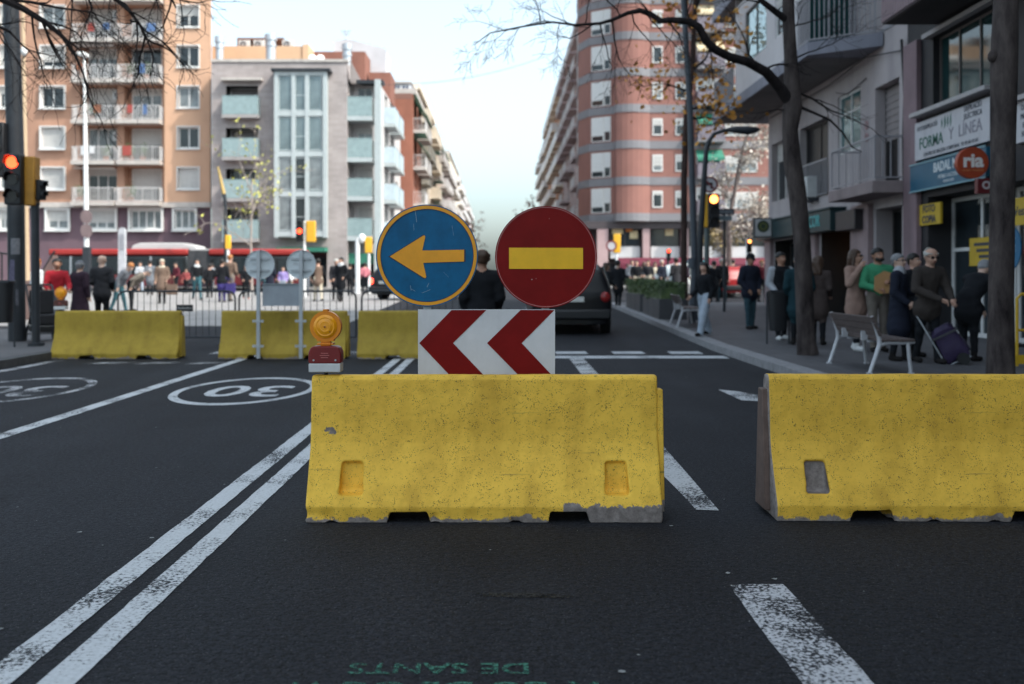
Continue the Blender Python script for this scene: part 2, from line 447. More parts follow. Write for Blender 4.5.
def mesh_of(key, fn, mats):
    if key not in WIN:
        b = MB(); fn(b); me = bpy.data.meshes.new(str(key[0])); me.from_pydata(b.v, [], b.f)
        for m in mats: me.materials.append(m)
        if any(b.m): me.polygons.foreach_set('material_index', b.m)
        WIN[key] = me
    return WIN[key]


def window(par, M, w, h, glass=None, shut=0.0, n=2, fr=.06, fmat=None, smat=None, trim=0.0, far=False, transom=0.0, name='window', head=0.0):
    glass = glass or GLASS_D; fmat = fmat or FRAME_W; smat = smat or SHUT
    w = round(w, 2); h = round(h, 2)
    def frm(b):
        b.box(0, fr, 0, .07, 0, h); b.box(w - fr, w, 0, .07, 0, h)
        b.box(fr, w - fr, 0, .07, 0, fr); b.box(fr, w - fr, 0, .07, h - fr, h)
        for k in range(1, n): b.box(w * k / n - fr * .45, w * k / n + fr * .45, .005, .065, fr, h - fr)
        if transom: b.box(fr, w - fr, .008, .062, h * transom - fr * .4, h * transom + fr * .4)
        if trim:
            t = trim
            b.box(-t, 0.0, -.24, -.05, -t, h + t); b.box(w, w + t, -.24, -.05, -t, h + t)
            b.box(0, w, -.24, -.05, h, h + t); b.box(-t - .04, w + t + .04, -.3, -.245, -t - .05, -t + .02); b.box(0, w, -.24, -.05, -t, 0)
    key = ('win', w, h, n, fr, fmat.name, trim, transom)
    o = link(name, mesh_of(key, frm, [fmat]), par, M)
    if not far or shut < .99:
        g = link('pane', mesh_of(('pane', w, h, fr, glass.name), lambda b: b.box(fr * .5, w - fr * .5, .03, .045, fr * .5, h - fr * .5), [glass]), o, M)
    if shut > 0:
        def sh(b):
            z0 = h - fr - (h - 2 * fr) * shut; z = z0; k = 0
            while z < h - fr - .01:
                b.box(fr * .7, w - fr * .7, .002 - .012 * (k % 2), .028, z, min(z + .075, h - fr)); z += .08; k += 1
        link('shutter', mesh_of(('shut', w, h, fr, round(shut, 2), smat.name), sh, [smat]), o, M)
    return o


def wall(b, M, w, h, ops, reveal=.2, mi=0, z0=0.0, deep=0):
    xs = sorted({0.0, w, *[o[0] for o in ops], *[o[1] for o in ops]}); zs = sorted({z0, h, *[o[2] for o in ops], *[o[3] for o in ops]})
    xs = [x for x in xs if -1e-6 <= x <= w + 1e-6]; zs = [z for z in zs if z0 - 1e-6 <= z <= h + 1e-6]
    for i in range(len(xs) - 1):
        for j in range(len(zs) - 1):
            cx = (xs[i] + xs[i + 1]) / 2; cz = (zs[j] + zs[j + 1]) / 2
            if any(o[0] < cx < o[1] and o[2] < cz < o[3] for o in ops): continue
            b.add([(xs[i], 0, zs[j]), (xs[i + 1], 0, zs[j]), (xs[i + 1], 0, zs[j + 1]), (xs[i], 0, zs[j + 1])], [(0, 1, 2, 3)], mi, M)
    for o in ops:
        a, c, d, e = o[:4]; r = o[4] if len(o) > 4 else reveal
        b.add([(a, 0, d), (c, 0, d), (c, 0, e), (a, 0, e), (a, r, d), (c, r, d), (c, r, e), (a, r, e)],
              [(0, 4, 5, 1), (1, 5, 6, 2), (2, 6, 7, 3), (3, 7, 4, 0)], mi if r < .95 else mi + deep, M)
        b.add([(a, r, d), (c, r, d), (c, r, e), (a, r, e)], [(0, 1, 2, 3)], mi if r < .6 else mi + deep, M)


def shell(b, x0, x1, y0, y1, z0, z1, skip='', mi=0):
    """outer faces of a building block, minus the sides that carry a facade ('-y', '+x', ...)"""
    v = [(x0, y0, z0), (x1, y0, z0), (x1, y1, z0), (x0, y1, z0), (x0, y0, z1), (x1, y0, z1), (x1, y1, z1), (x0, y1, z1)]
    f = {'-y': (0, 1, 5, 4), '+x': (1, 2, 6, 5), '+y': (2, 3, 7, 6), '-x': (3, 0, 4, 7), '+z': (4, 5, 6, 7)}
    b.add(v, [f[k] for k in f if k not in skip], mi)


def bars(b, M, x0, x1, y, z0, z1, step=.11, r=.008, rail=.02, mi=0):
    b.box(x0, x1, y - rail, y + rail, z1 - rail * 2, z1, mi, M); b.box(x0, x1, y - rail * .7, y + rail * .7, z0, z0 + rail * 1.4, mi, M)
    n = max(1, int((x1 - x0) / step))
    for k in range(n + 1):
        x = x0 + (x1 - x0) * k / n
        b.box(x - r, x + r, y - r, y + r, z0 + rail, z1 - rail, mi, M)


def offs(M, x=0, y=0, z=0): return M @ Matrix.Translation((x, y, z))
# ================================================================== SETTING: ground
YB = [-80, 18, 40, 62]


def sheet(b, x0, x1, y0, y1, dz, step=None, mi=0):
    ys = sorted({y0, y1, *[y for y in YB if y0 < y < y1]})
    for a, c in zip(ys, ys[1:]):
        b.add([(x0, a, gz(a) + dz), (x1, a, gz(a) + dz), (x1, c, gz(c) + dz), (x0, c, gz(c) + dz)], [(0, 1, 2, 3)], mi)
    return b


def slab_strip(b, x0, x1, y0, y1, dz):
    ys = sorted({y0, y1, *[y for y in YB if y0 < y < y1]})
    for a, c in zip(ys, ys[1:]):
        v = [(x, y, z) for (y, z) in ((a, gz(a) - .05), (c, gz(c) - .05)) for x in (x0, x1)] + [(x, y, z) for (y, z) in ((a, gz(a) + dz), (c, gz(c) + dz)) for x in (x0, x1)]
        b.add(v, [(4, 5, 7, 6), (0, 4, 6, 2), (1, 3, 7, 5), (0, 1, 5, 4), (2, 6, 7, 3)])
    return b


structure('road', sheet(MB(), -1500, 1500, -80, 3000, 0), ASPH, smooth=False)
structure('plaza_paving', sheet(MB(), -60, -3.9, 24.5, 57, .008), PLAZA, smooth=False)
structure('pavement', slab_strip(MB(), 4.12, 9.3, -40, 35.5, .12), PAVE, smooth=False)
kb = MB()
y = -40.0
while y < 35.4:
    slab_strip(kb, 3.84, 4.117, y, min(y + .985, 35.5), .117); y += 1.0
structure('kerb', kb, KERB, smooth=False)
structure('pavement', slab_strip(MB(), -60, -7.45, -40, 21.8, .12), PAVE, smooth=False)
kb = MB(); y = -40.0
while y < 21.7:
    slab_strip(kb, -7.447, -7.25, y, min(y + .985, 21.8), .117); y += 1.0
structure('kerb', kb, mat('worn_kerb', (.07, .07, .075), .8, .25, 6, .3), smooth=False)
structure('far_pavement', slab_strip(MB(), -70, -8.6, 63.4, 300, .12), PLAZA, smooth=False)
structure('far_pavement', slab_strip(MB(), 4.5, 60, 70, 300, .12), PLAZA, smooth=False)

# ------------------------------------------------------------------ road markings
def mark(name, poly, m=WHITE_PAINT, dz=.004):
    b = MB(); n = len(poly)
    b.add([(x, y, gz(y) + dz) for x, y in poly], [tuple(range(n))]); return structure(name, b, m, smooth=False)


def stripe(name, x0, x1, y0, y1, m=WHITE_PAINT, dz=.004):
    if y1 - y0 < 1.2: b = sheet(MB(), x0, x1, y0, y1, dz); return structure(name, b, m, smooth=False)
    b = MB(); ys = sorted({y0, y1, *[y0 + .09 * k for k in range(int((y1 - y0) / .09) + 1)]}); vs = []
    for y in ys: vs += [(x0 + rnd.gauss(0, .002) + .002 * noise.noise(Vector((x0, y * 1.7, 0))), y, gz(y) + dz), (x1 + rnd.gauss(0, .002) + .002 * noise.noise(Vector((x1, y * 1.7, 5))), y, gz(y) + dz)]
    b.add(vs, [(2 * k, 2 * k + 1, 2 * k + 3, 2 * k + 2) for k in range(len(ys) - 1)]); return structure(name, b, m, smooth=False)


stripe('double_line', -1.725, -1.60, -6, 17.9); stripe('double_line', -1.51, -1.385, -6, 17.9)
stripe('lane_line', -4.24, -4.09, -6, 17.2)
stripe('edge_line', -7.1, -6.95, 9, 15.9, FAINT_PAINT)
stripe('lane_dash', .985, 1.222, .3, 4.30, paint_mat('rubbed_road_paint', (.56, .55, .57), .84, .97, 62))
mark('lane_dash', [(1.107, 6.2), (1.115, 5.9), (1.118, 5.68), (1.244, 5.66), (1.262, 6.6), (1.275, 7.5), (1.33, 12), (1.36, 16.2), (1.13, 16.2), (1.1, 12), (1.06, 7.5)], WORN_PAINT)
stripe('stop_line', .45, 3.75, 16.25, 16.75)
for i in range(-8, 4):
    x = .62 + i * 1.0
    if i < 0 and i not in (-1, -2, -3, -4, -5, -6): continue
    stripe('crossing_dash', x + .35, x + .9, 17.2, 17.75, FAINT_PAINT if i < 0 else WHITE_PAINT)
mark('bicycle_arrow', [(2.57, 11.75), (2.60, 10.72), (2.80, 10.62), (3.02, 10.3), (3.3, 10.25), (3.3, 10.75), (2.98, 10.95), (2.76, 11.55)], WORN_PAINT)
for a, b_ in ((-6.4, -5.9), (-5.6, -5.2), (-4.9, -4.5)):
    mark('faint_mark', [(a, 15.2), (b_, 15.2), (b_ + .25, 15.5), (a + .25, 15.5)], FAINT_PAINT)
for cx, m in ((-2.98, WHITE_PAINT), (-5.72, FAINT_PAINT)):
    b = MB(); n = 72; vs = []
    for k in range(n):
        t = 2 * math.pi * k / n
        vs += [(cx + .80 * math.cos(t), 11.72 + 1.42 * math.sin(t), .004), (cx + .71 * math.cos(t), 11.72 + 1.25 * math.sin(t), .004)]
    b.add(vs, [(2 * k, (2 * k + 2) % (2 * n), (2 * k + 3) % (2 * n), 2 * k + 1) for k in range(n)])
    structure('speed_ring', b, m, smooth=False)
    M = frame((-1, 0, 0), (0, 0, -1), (0, -1, 0), (cx + .06, 11.66, .004)) @ Matrix.Diagonal((1.0, 1, 1.55, 1))
    o = text('speed_number', '30', .98, m, None, M, depth=0.0, bold=.012); o['kind'] = 'structure'
GM = lambda x, y: frame((-1, 0, 0), (0, 0, -1), (0, -1, 0), (x, y, .004))
o = text('green_stencil', 'DE SANTS', .128, GREEN_PAINT, None, GM(-.205, 3.38), depth=0.0, sx=1.08, bold=.002); o['kind'] = 'structure'
o = text('green_stencil', 'M CO DE OC W', .128, GREEN_PAINT, None, GM(-.19, 3.222), depth=0.0, sx=1.12, bold=.002); o['kind'] = 'structure'
# flattened bits of pale litter and old gum on the asphalt
b = MB()
for k in range(95):
    yy = rnd.uniform(3.0, 14); xx = rnd.uniform(-.55, .55) * yy; r = rnd.choice([.006, .008, .01, .012, .02])
    r *= .75
    ph = rnd.uniform(0, 6); q = [(xx + r * rnd.uniform(.5, 1.2) * math.cos(ph + t), yy + r * rnd.uniform(.5, 1.2) * math.sin(ph + t), .0035) for t in (0, 1.1, 2.2, 3.2, 4.3, 5.2)]
    b.add(q, [tuple(range(6))])
o = b.build('litter_specks', mat('pale_specks', (.26, .26, .26), .8, .4, 30), smooth=False)
tag(o, 'pale flattened specks and chips scattered over the dark asphalt', 'litter', kind='stuff')
b = MB()
for px, py, rx, ry in ((510, 596, .16, .035), (555, 597, .08, .02)):
    p = foot(px, py); b.add([(p.x + rx * (1 + .3 * math.sin(3.1 * t + px)) * math.cos(t), p.y + ry * (1 + .3 * math.cos(2.3 * t)) * math.sin(t), .003) for t in [k * .3927 for k in range(16)]], [tuple(range(16))])
structure('oil_stain', b, paint_mat('oil_stain', (.005, .005, .006), .75, 1.1, 40, 0.0), smooth=False)

# ================================================================== CONCRETE BARRIERS
def barrier(name, label, x0, yf, L, m, zg=0.0, pockets=(.2, .8), notches=((.232, .345), (.683, .792)), voxel=.0085, group=None, plate='right', rz=0.0):
    t = thing(name, label, 'concrete barrier', (x0 + L / 2, yf, zg), rz, group)
    prof = [(0, 0), (-.002, .085), (.012, .115), (.075, .235), (.128, .345), (.15, .41), (.16, .47), (.172, .61), (.186, .755), (.204, .779)]
    prof = prof + [(.47 - y, z) for y, z in prof[::-1]]
    b = MB(); n = len(prof); h = L / 2
    b.add([(-h, y, z) for y, z in prof] + [(h, y, z) for y, z in prof], [tuple(range(n - 1, -1, -1)), tuple(range(n, 2 * n))] + [(i, (i + 1) % n, (i + 1) % n + n, i + n) for i in range(n)])
    me = bpy.data.meshes.new('b'); me.from_pydata(b.v, [], b.f); me.update()
    c = MB()
    for a, d in notches:
        c.prism([(-h + a * L - .012, -.02), (-h + d * L + .012, -.02), (-h + d * L - .01, .058), (-h + a * L + .01, .058)], 1.0, M=Matrix.Translation((0, -.2, 0)))
    for q in pockets:
        xc = -h + q * L
        for s in (0, 1):
            v = [(xc - .066, -.05, .14), (xc + .066, -.05, .14), (xc + .066, .115, .14), (xc - .066, .115, .14), (xc - .058, -.05, .31), (xc + .058, -.05, .31), (xc + .058, .135, .31), (xc - .058, .135, .31)]
            if s: v = [(2 * xc - x, .47 - y, z) for x, y, z in v]
            c.add(v, [(3, 2, 1, 0), (4, 5, 6, 7), (0, 1, 5, 4), (1, 2, 6, 5), (2, 3, 7, 6), (3, 0, 4, 7)])
    mc = bpy.data.meshes.new('c'); mc.from_pydata(c.v, [], c.f); mc.update()
    oa = bpy.data.objects.new('a', me); oc = bpy.data.objects.new('c', mc); COL.objects.link(oa); COL.objects.link(oc)
    bo = oa.modifiers.new('B', 'BOOLEAN'); bo.object = oc; bo.operation = 'DIFFERENCE'; bo.solver = 'EXACT'
    rm = oa.modifiers.new('R', 'REMESH'); rm.mode = 'VOXEL'; rm.voxel_size = voxel
    dg = bpy.context.evaluated_depsgraph_get(); res = bpy.data.meshes.new_from_object(oa.evaluated_get(dg))
    bpy.data.objects.remove(oa); bpy.data.objects.remove(oc)
    co = np.empty(len(res.vertices) * 3, np.float32); res.vertices.foreach_get('co', co); co = co.reshape(-1, 3)
    nr = np.empty(len(res.vertices) * 3, np.float32); res.vertices.foreach_get('normal', nr); nr = nr.reshape(-1, 3)
    d = np.array([noise.noise(Vector(p) * 5.0 + Vector((x0, 0, 0))) * .0028 + noise.noise(Vector(p) * 22.0 + Vector((x0, 3, 0))) * .0012 for p in co.tolist()], np.float32)
    # broken lower edge: deeper bites near the ground
    bite = np.array([max(0, noise.noise(Vector((p[0] * 9 + x0, p[1] * 6, p[2] * 9))) - .18) for p in co.tolist()], np.float32) * np.clip((.10 - co[:, 2]) / .1, 0, 1) * .05
    co = co + nr * (d - bite)[:, None]; co[:, 2] = np.maximum(co[:, 2], .001)
    res.vertices.foreach_set('co', co.ravel().astype(np.float32)); res.name = name
    res.polygons.foreach_set('use_smooth', [True] * len(res.polygons)); res.materials.clear(); res.materials.append(m); res.update()
    link('concrete_body', res, t, W[t])
    b = MB()
    e = [(y, z) for y, z in prof]
    sgn = 1 if plate == 'right' else -1
    # the interlocking tongue on one end, a tall narrow rib
    pl = [(.12, .03), (.35, .03), (.31, .42), (.28, .70), (.19, .70), (.16, .42)]
    b.prism([(y, z) for y, z in pl], .035, M=W[t] @ frame((0, 1, 0), (sgn, 0, 0), (0, 0, 1), (sgn * h - sgn * .004, 0, 0)))
    b.build('end_tongue', m if plate == 'right' else mat('rusty_steel', (.13, .085, .07), .7, .3, 8), t, bevel=.006)
    return t


YEL = (.98, .58, .07)
barrier('concrete_barrier', 'yellow concrete barrier under the blue and red signs, its lower corner bare of paint', -1.055, 5.39, 1.937, barrier_mat('barrier_paint_centre', YEL, cx0=.43, chip=(-.855, .16, .47, .032)), pockets=(.125, .875))
barrier('concrete_barrier', 'yellow concrete barrier cut by the photo edge, with a bare grey lifting pocket', 1.504, 5.41, 1.937, barrier_mat('barrier_paint_right', tuple(x * .9 for x in YEL), cx1=-.96, pocket=-.727), pockets=(.125, .875), notches=((.215, .325), (.66, .77)), plate='left', rz=R(-1.0))
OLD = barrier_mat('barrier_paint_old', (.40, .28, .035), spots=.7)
barrier('concrete_barrier', 'old yellow concrete barrier at the far left carrying the lamp in front of the pushchair', -7.28, 16.1, 2.06, OLD, voxel=.02, pockets=())
barrier('concrete_barrier', 'old yellow concrete barrier with two steel posts and grey sign backs bolted to its face', -4.56, 16.1, 2.06, OLD, voxel=.02, pockets=())
barrier('concrete_barrier', 'old yellow concrete barrier half hidden behind the chevron board', -2.32, 16.1, 2.06, OLD, voxel=.02, pockets=())

# ================================================================== SIGNS ON THE FRONT BARRIER
BLUE = mat('sign_blue', (.003, .115, .26), .35, .22, 7, dirt=.25, spec=.2); AMB = mat('sign_amber', (.88, .36, .012), .35, .1, 8)
REDS = mat('sign_red', (.20, .007, .007), .4, .15, 6, spec=.12); SWHITE = mat('sign_white', (.66, .66, .69), .35, .08, 6, dirt=.15)
YELS = mat('sign_yellow', (.92, .50, .01), .35, .08, 8); DLINE = mat('sign_dark_line', (.02, .03, .06), .4, 0, 1)


def disc(b, r, y0, y1, n=64, mi=0, M=None, cx=0, cz=0):
    b.prism([(cx + r * math.cos(2 * math.pi * k / n), cz + r * math.sin(2 * math.pi * k / n)) for k in range(n)], y1 - y0, mi, (M or Matrix()) @ Matrix.Translation((0, y0, 0)))


def ring(b, r0, r1, y0, y1, n=64, mi=0, M=None):
    vs = []
    for k in range(n):
        t = 2 * math.pi * k / n; c, s = math.cos(t), math.sin(t)
        vs += [(r1 * c, y0, r1 * s), (r0 * c, y0, r0 * s), (r0 * c, y1, r0 * s), (r1 * c, y1, r1 * s)]
    fs = []
    for k in range(n):
        a = 4 * k; e = 4 * ((k + 1) % n)
        fs += [(a, a + 1, e + 1, e), (a + 1, a + 2, e + 2, e + 1), (a + 2, a + 3, e + 3, e + 2), (a + 3, a, e, e + 3)]
    b.add(vs, fs, mi, M)


t = thing('traffic_sign_stand', 'blue arrow disc and red no entry disc above a red and white chevron board', 'traffic sign', (-.08, 6.02, 0))
b = MB()
for x in (-.44, .275):
    p = MB(); p.box(x - .022, x + .022, 6.015, 6.055, .02, 1.70); p.build('post', GALV, t)
YS = 5.98
def round_sign(px, py, kind):
    M = Matrix.Translation((X(px, YS), YS, Z(py, YS)))
    b = MB(); disc(b, .302, 0, .004, M=M); ring(b, .300, .306, -.003, .022, M=M)
    if kind == 'blue':
        s = b.build('direction_sign', [BLUE], t)
        q = MB(); ring(q, .280, .2995, -.003, -.0005, M=M); q.build('border', AMB, s)
        q = MB(); ring(q, .276, .2795, -.0035, -.001, M=M); q.build('border_line', DLINE, s)
        ar = [(-.223, -.006), (-.024, .118), (-.016, .122), (-.010, .112), (-.028, .030), (.223, .035), (.223, -.036), (-.022, -.044), (-.004, -.128), (-.010, -.136), (-.018, -.134)]
        q = MB(); q.prism([(x * 1.025 + (.003 if x > 0 else -.004), z * 1.03) for x, z in ar], .001, M=M @ Matrix.Translation((0, -.0022, 0))); q.build('arrow_outline', DLINE, s, smooth=False)
        q = MB(); q.prism(ar, .0015, M=M @ Matrix.Translation((0, -.0045, 0))); q.build('arrow', AMB, s, smooth=False)
        for x0, z0, x1, z1, w in ((-.07, .27, -.062, .2, .0022), (-.1, -.18, -.095, -.21, .002), (-.095, -.2, -.07, -.215, .0015), (.0, -.19, .012, -.165, .002), (-.03, -.225, .02, -.205, .0015), (-.08, .19, -.078, .15, .0015), (.1, -.1, .13, -.13, .001), (.15, .18, .16, .12, .001)):
            q = MB(); q.tube([(x0, -.0005, z0), (x1, -.0005, z1)], w * .6, 5, M=M); q.build('scratch', mat('scratch_pale', (.3, .42, .48), .6, 0, 1), s)
    else:
        s = b.build('no_entry_sign', [REDS], t)
        q = MB(); ring(q, .2965, .3005, -.0028, -.0005, M=M); q.build('border', mat('sign_pink_edge', (.5, .2, .2), .4, 0, 1), s)
        q = MB(); q.prism([(-.222, .056), (.222, .055), (.222, -.072), (-.222, -.071)], .0015, M=M @ Matrix.Translation((0, -.0035, 0))); q.build('bar', YELS, s, smooth=False)
        for x, z, r in ((-.085, -.135, .0035), (-.06, -.13, .002), (.19, .0, .004), (.02, .23, .002)): q = MB(); q.ellip((x, -.0012, z), (r, .001, r), 6, 4, M=M); q.build('chip', mat('chip_pale', (.55, .4, .38), .6, 0, 1), s)
    q = MB(); q.box(-.25, .25, .024, .034, .09, .12, M=M); q.box(-.25, .25, .024, .034, -.12, -.09, M=M); q.build('clamp', GALV, s)


round_sign(427, 255.5, 'blue'); round_sign(546, 257, 'red')
xl, xr, zt = X(418, YS), X(555, YS), Z(309.5, YS); zb = zt - .405
b = MB(); b.box(xl, xr, YS, YS + .003, zb, zt); b.box(xl, xr, YS + .003, YS + .02, zt - .006, zt); b.box(xl, xr, YS + .003, YS + .02, zb, zb + .006)
cb = b.build('chevron_board', SWHITE, t)
u = .2778 * YS / F
zc = Z(190 + 551 * .2778, YS); hh = zt - .004 - zc
for ap, t0, t1, ia in ((213, 330, 455, 335), (457, 578, 700, 582)):
    qx = lambda v: X(360 + v * .2778, YS)
    up = zt - .003; lo = zc - (up - zc); lo = max(lo, zb + .003)
    k = (zc - lo) / (up - zc)
    poly = [(qx(ap), zc), (qx(t0), up), (qx(t1), up), (qx(ia), zc), (qx(ia + (t1 - ia) * k - 6), lo), (qx(ap + (t0 - ap) * k - 4), lo)]
    q = MB(); q.prism(poly, .0015, M=Matrix.Translation((0, YS - .0025, 0))); q.build('chevron', REDS, cb, smooth=False)

# the same kind of stand seen from behind, on the back barrier
YP = 16.02
t = thing('traffic_sign_stand', 'grey backs of two discs and a board on steel posts at the back barrier', 'traffic sign', (X(279, YP), YP, 0))
SBACK = mat('sign_back', (.60, .65, .68), .45, .12, 5); BBACK = mat('board_back', (.30, .33, .37), .5, .12, 5)
for px in (258.5, 301):
    x = X(px, YP)
    q = MB(); q.box(x - .028, x + .028, YP - .025, YP + .025, .02, Z(250, YP)); q.build('post', GALV, t)
    x2 = x + (.01 if px < 280 else -.005)
    M = Matrix.Translation((x2, YP + .05, Z(264.5, YP))); q = MB(); disc(q, .232, 0, .006, M=M); ring(q, .229, .236, -.02, .008, M=M); s = q.build('round_sign', SBACK, t)
    q = MB(); q.box(-.16, .16, -.028, -.012, .08, .11, M=M); q.box(-.16, .16, -.028, -.012, -.11, -.08, M=M); q.build('clamp', GALV, s)
    q = MB(); q.box(-.13, -.05, -.003, -.0005, -.01, .03, M=M); q.build('maker_label', mat('label_grey', (.5, .53, .55), .5, 0, 1), s)
    for py in (321, 346):
        q = MB(); q.box(x - .09, x + .09, YP - .035, YP - .02, Z(py, YP) - .02, Z(py, YP) + .02); q.build('bracket', GALV, t)
q = MB(); x0, x1 = X(262, YP), X(298.5, YP); q.box(x0, x1, YP + .03, YP + .036, Z(306, YP), Z(283.5, YP)); q.box(x0, x1, YP + .01, YP + .03, Z(284.2, YP), Z(283.5, YP)); q.box(x0, x1, YP + .01, YP + .03, Z(306, YP), Z(305.3, YP)); q.build('chevron_board', BBACK, t)

# ================================================================== WARNING LAMPS
LENS = mat('amber_lens', (.98, .36, .008), .2, .12, 30, .15, bscale=180, spec=.5); LRIM = mat('amber_rim', (.80, .25, .008), .35, .1, 20)
LBOX = mat('lamp_red_box', (.20, .016, .016), .38, .15, 10); LWH = mat('lamp_white_box', (.6, .6, .6), .45, .08, 10)


def lamp(loc, label, s=1.0, boxm=LBOX, front=True):
    t = thing('warning_lamp', label, 'warning lamp', loc)
    M = W[t] @ Matrix.Scale(s, 4)
    q = MB(); q.prism([(-.092, .075), (.092, .075), (.098, .085), (.098, .14), (.086, .168), (.07, .178), (-.07, .178), (-.086, .168), (-.098, .14), (-.098, .085)], .11, M=M @ Matrix.Translation((0, -.055, 0))); bx = q.build('battery_box', boxm, t, bevel=.006)
    q = MB()
    for k in range(3): q.box(-.022 - .006 * (k == 1), .022 + .006 * (k == 1), -.059, -.0555, .108 + k * .013, .113 + k * .013, M=M)
    q.build('vent', mat('lamp_vent', (.45, .12, .11), .5, 0, 1), bx)
    for sx in (-.066, .066): q = MB(); q.cyl((sx, -.06, .095), (sx, -.05, .095), .006, n=8, M=M); q.build('screw', GALV, bx)
    q = MB(); q.box(-.096, .096, -.058, .058, .022, .0745, M=M); q.build('base_box', LWH, t, bevel=.005)
    q = MB(); q.cyl((0, 0, 0), (0, 0, .022), .012, n=12, M=M); q.build('stem', MET_D, t)
    q = MB(); q.box(-.03, .03, -.022, .022, .178, .205, M=M); q.box(-.05, .05, -.028, .028, .185, .195, M=M); q.build('neck', LRIM, t, bevel=.003)
    C = M @ Matrix.Translation((0, 0, .296))
    q = MB(); ring(q, .072, .094, -.028, .028, 40, M=C); q.box(-.014, .014, -.03, .03, .088, .104, M=C); q.box(-.05, -.03, -.03, .03, -.088, -.076, M=C); q.box(.03, .05, -.03, .03, -.088, -.076, M=C); q.build('lens_rim', LRIM, t)
    q = MB()
    n = 40; prof = [(.0, -.046), (.02, -.044), (.03, -.045), (.05, -.039), (.056, -.040), (.072, -.030)]
    for sgn in (1, -1):
        vs = []; fs = []
        for r, yy in prof: vs += [(max(r, .001) * math.cos(2 * math.pi * k / n), sgn * yy, max(r, .001) * math.sin(2 * math.pi * k / n)) for k in range(n)]
        for j in range(len(prof) - 1):
            for k in range(n):
                k2 = (k + 1) % n; f = (j * n + k, j * n + k2, (j + 1) * n + k2, (j + 1) * n + k); fs.append(f if sgn < 0 else f[::-1])
        q.add(vs, fs, 0, C)
    le = q.build('lens', LENS, t, angle=20)
    q = MB(); q.ellip((0, -.047, 0), (.006, .004, .006), 10, 6, M=C); q.ellip((.03, -.045, -.03), (.004, .003, .004), 8, 5, M=C); q.build('lens_stud', mat('lens_stud', (.3, .08, .005), .3, 0, 1), le)
    return t


lamp((-.982, 5.625, .776), 'amber round warning lamp on a red and white box, on the front barrier', .93)
lamp((X(61, 16.34), 16.34, .776), 'amber round warning lamp with a brown box on the far left barrier', 1.0, mat('lamp_brown_box', (.10, .03, .022), .45, .15, 10))

# ================================================================== CROWD FENCES
def crowd_fence():
    t = thing('crowd_fence', '-', 'crowd fence', (0, 0, 0), 0, 'crowd control fences behind the concrete barriers')
    b = MB(); w, z0, z1, r = 2.27, .14, 1.03, .14
    loop = []
    for cx, cz, a0 in ((w - r, z1 - r, 0), (r, z1 - r, 90)):
        loop += [(cx + r * math.cos(R(a0 + k * 18)), 0, cz + r * math.sin(R(a0 + k * 18))) for k in range(6)]
    loop += [(0, 0, z0), (w, 0, z0), loop[0]]
    b.tube([loop[-2]] + loop[:-2], .019, 8); b.tube([loop[-3], loop[-2]], .017, 8); b.build('frame', MET_D, t)
    b = MB()
    for k in range(1, 18): b.tube([(w * k / 18, 0, z0), (w * k / 18, 0, z1)], .0065, 6)
    b.build('bars', MET_D, t)
    for x in (.25, w - .25):
        b = MB(); b.tube([(x, -.3, .012), (x, -.02, .05), (x, 0, .14), (x, .02, .05), (x, .3, .012)], .012, 6); b.build('foot', MET_D, t)
    return t


f0 = crowd_fence()
fs = [(118, 'dark crowd fence at the left carrying a small black nameplate'), (238.5, 'dark crowd fence directly behind the grey sign backs and posts'), (361, 'dark crowd fence running behind the blue disc towards the road')]
for i, (px, lb) in enumerate(fs):
    loc = (X(px, 19.3), 19.3 + .05 * i, gz(19.3))
    if i == 0:
        f0.matrix_basis = Matrix.Translation(loc); W[f0] = Matrix.Translation(loc); f0['label'] = lb; fa = f0
    else: dup(f0, loc, 0, lb)
q = MB(); q.box(1.14, 1.46, -.024, -.012, .64, .77, M=W[f0]); npl = q.build('nameplate', BLACK, f0)
q = MB()
for k in range(9): q.box(1.165 + k * .03, 1.187 + k * .03, -.0262, -.0245, .69, .715 + .012 * (k % 3 == 0), M=W[f0])
q.build('nameplate_lettering', mat('plate_grey', (.3, .3, .3), .5, 0, 1), npl)
# ================================================================== BUILDINGS
AWN = [mat('green_awning', (.03, .16, .11), .8, .2, 5), mat('maroon_awning', (.10, .012, .028), .8, .15, 4), mat('cream_awning', (.55, .45, .3), .8, .15, 5)]
CONC = mat('painted_concrete', (.45, .41, .385), .75, .12, 2, dirt=.2)
WARMW = mat('cream_render', (.62, .52, .40), .8, .12, .7, dirt=.15)
ALU = mat('pale_aluminium', (.40, .44, .45), .4, .08, 4)
FROST = mat('frosted_balustrade', (.235, .31, .32), .25, .15, 3, spec=.5)
RAILW = mat('white_railing', (.62, .6, .6), .5, .08, 5)
LAUN = [mat('laundry_white', (.55, .55, .56), .8, .1, 3), mat('laundry_blue', (.08, .14, .28), .8, .1, 3), mat('laundry_red', (.30, .06, .05), .8, .1, 3), mat('terracotta_pot', (.24, .10, .06), .8, .1, 3), mat('pot_plant_green', (.04, .08, .025), .7, .2, 3)]
INT = mat('dark_interior', (.018, .015, .014), .8, .2, 2)


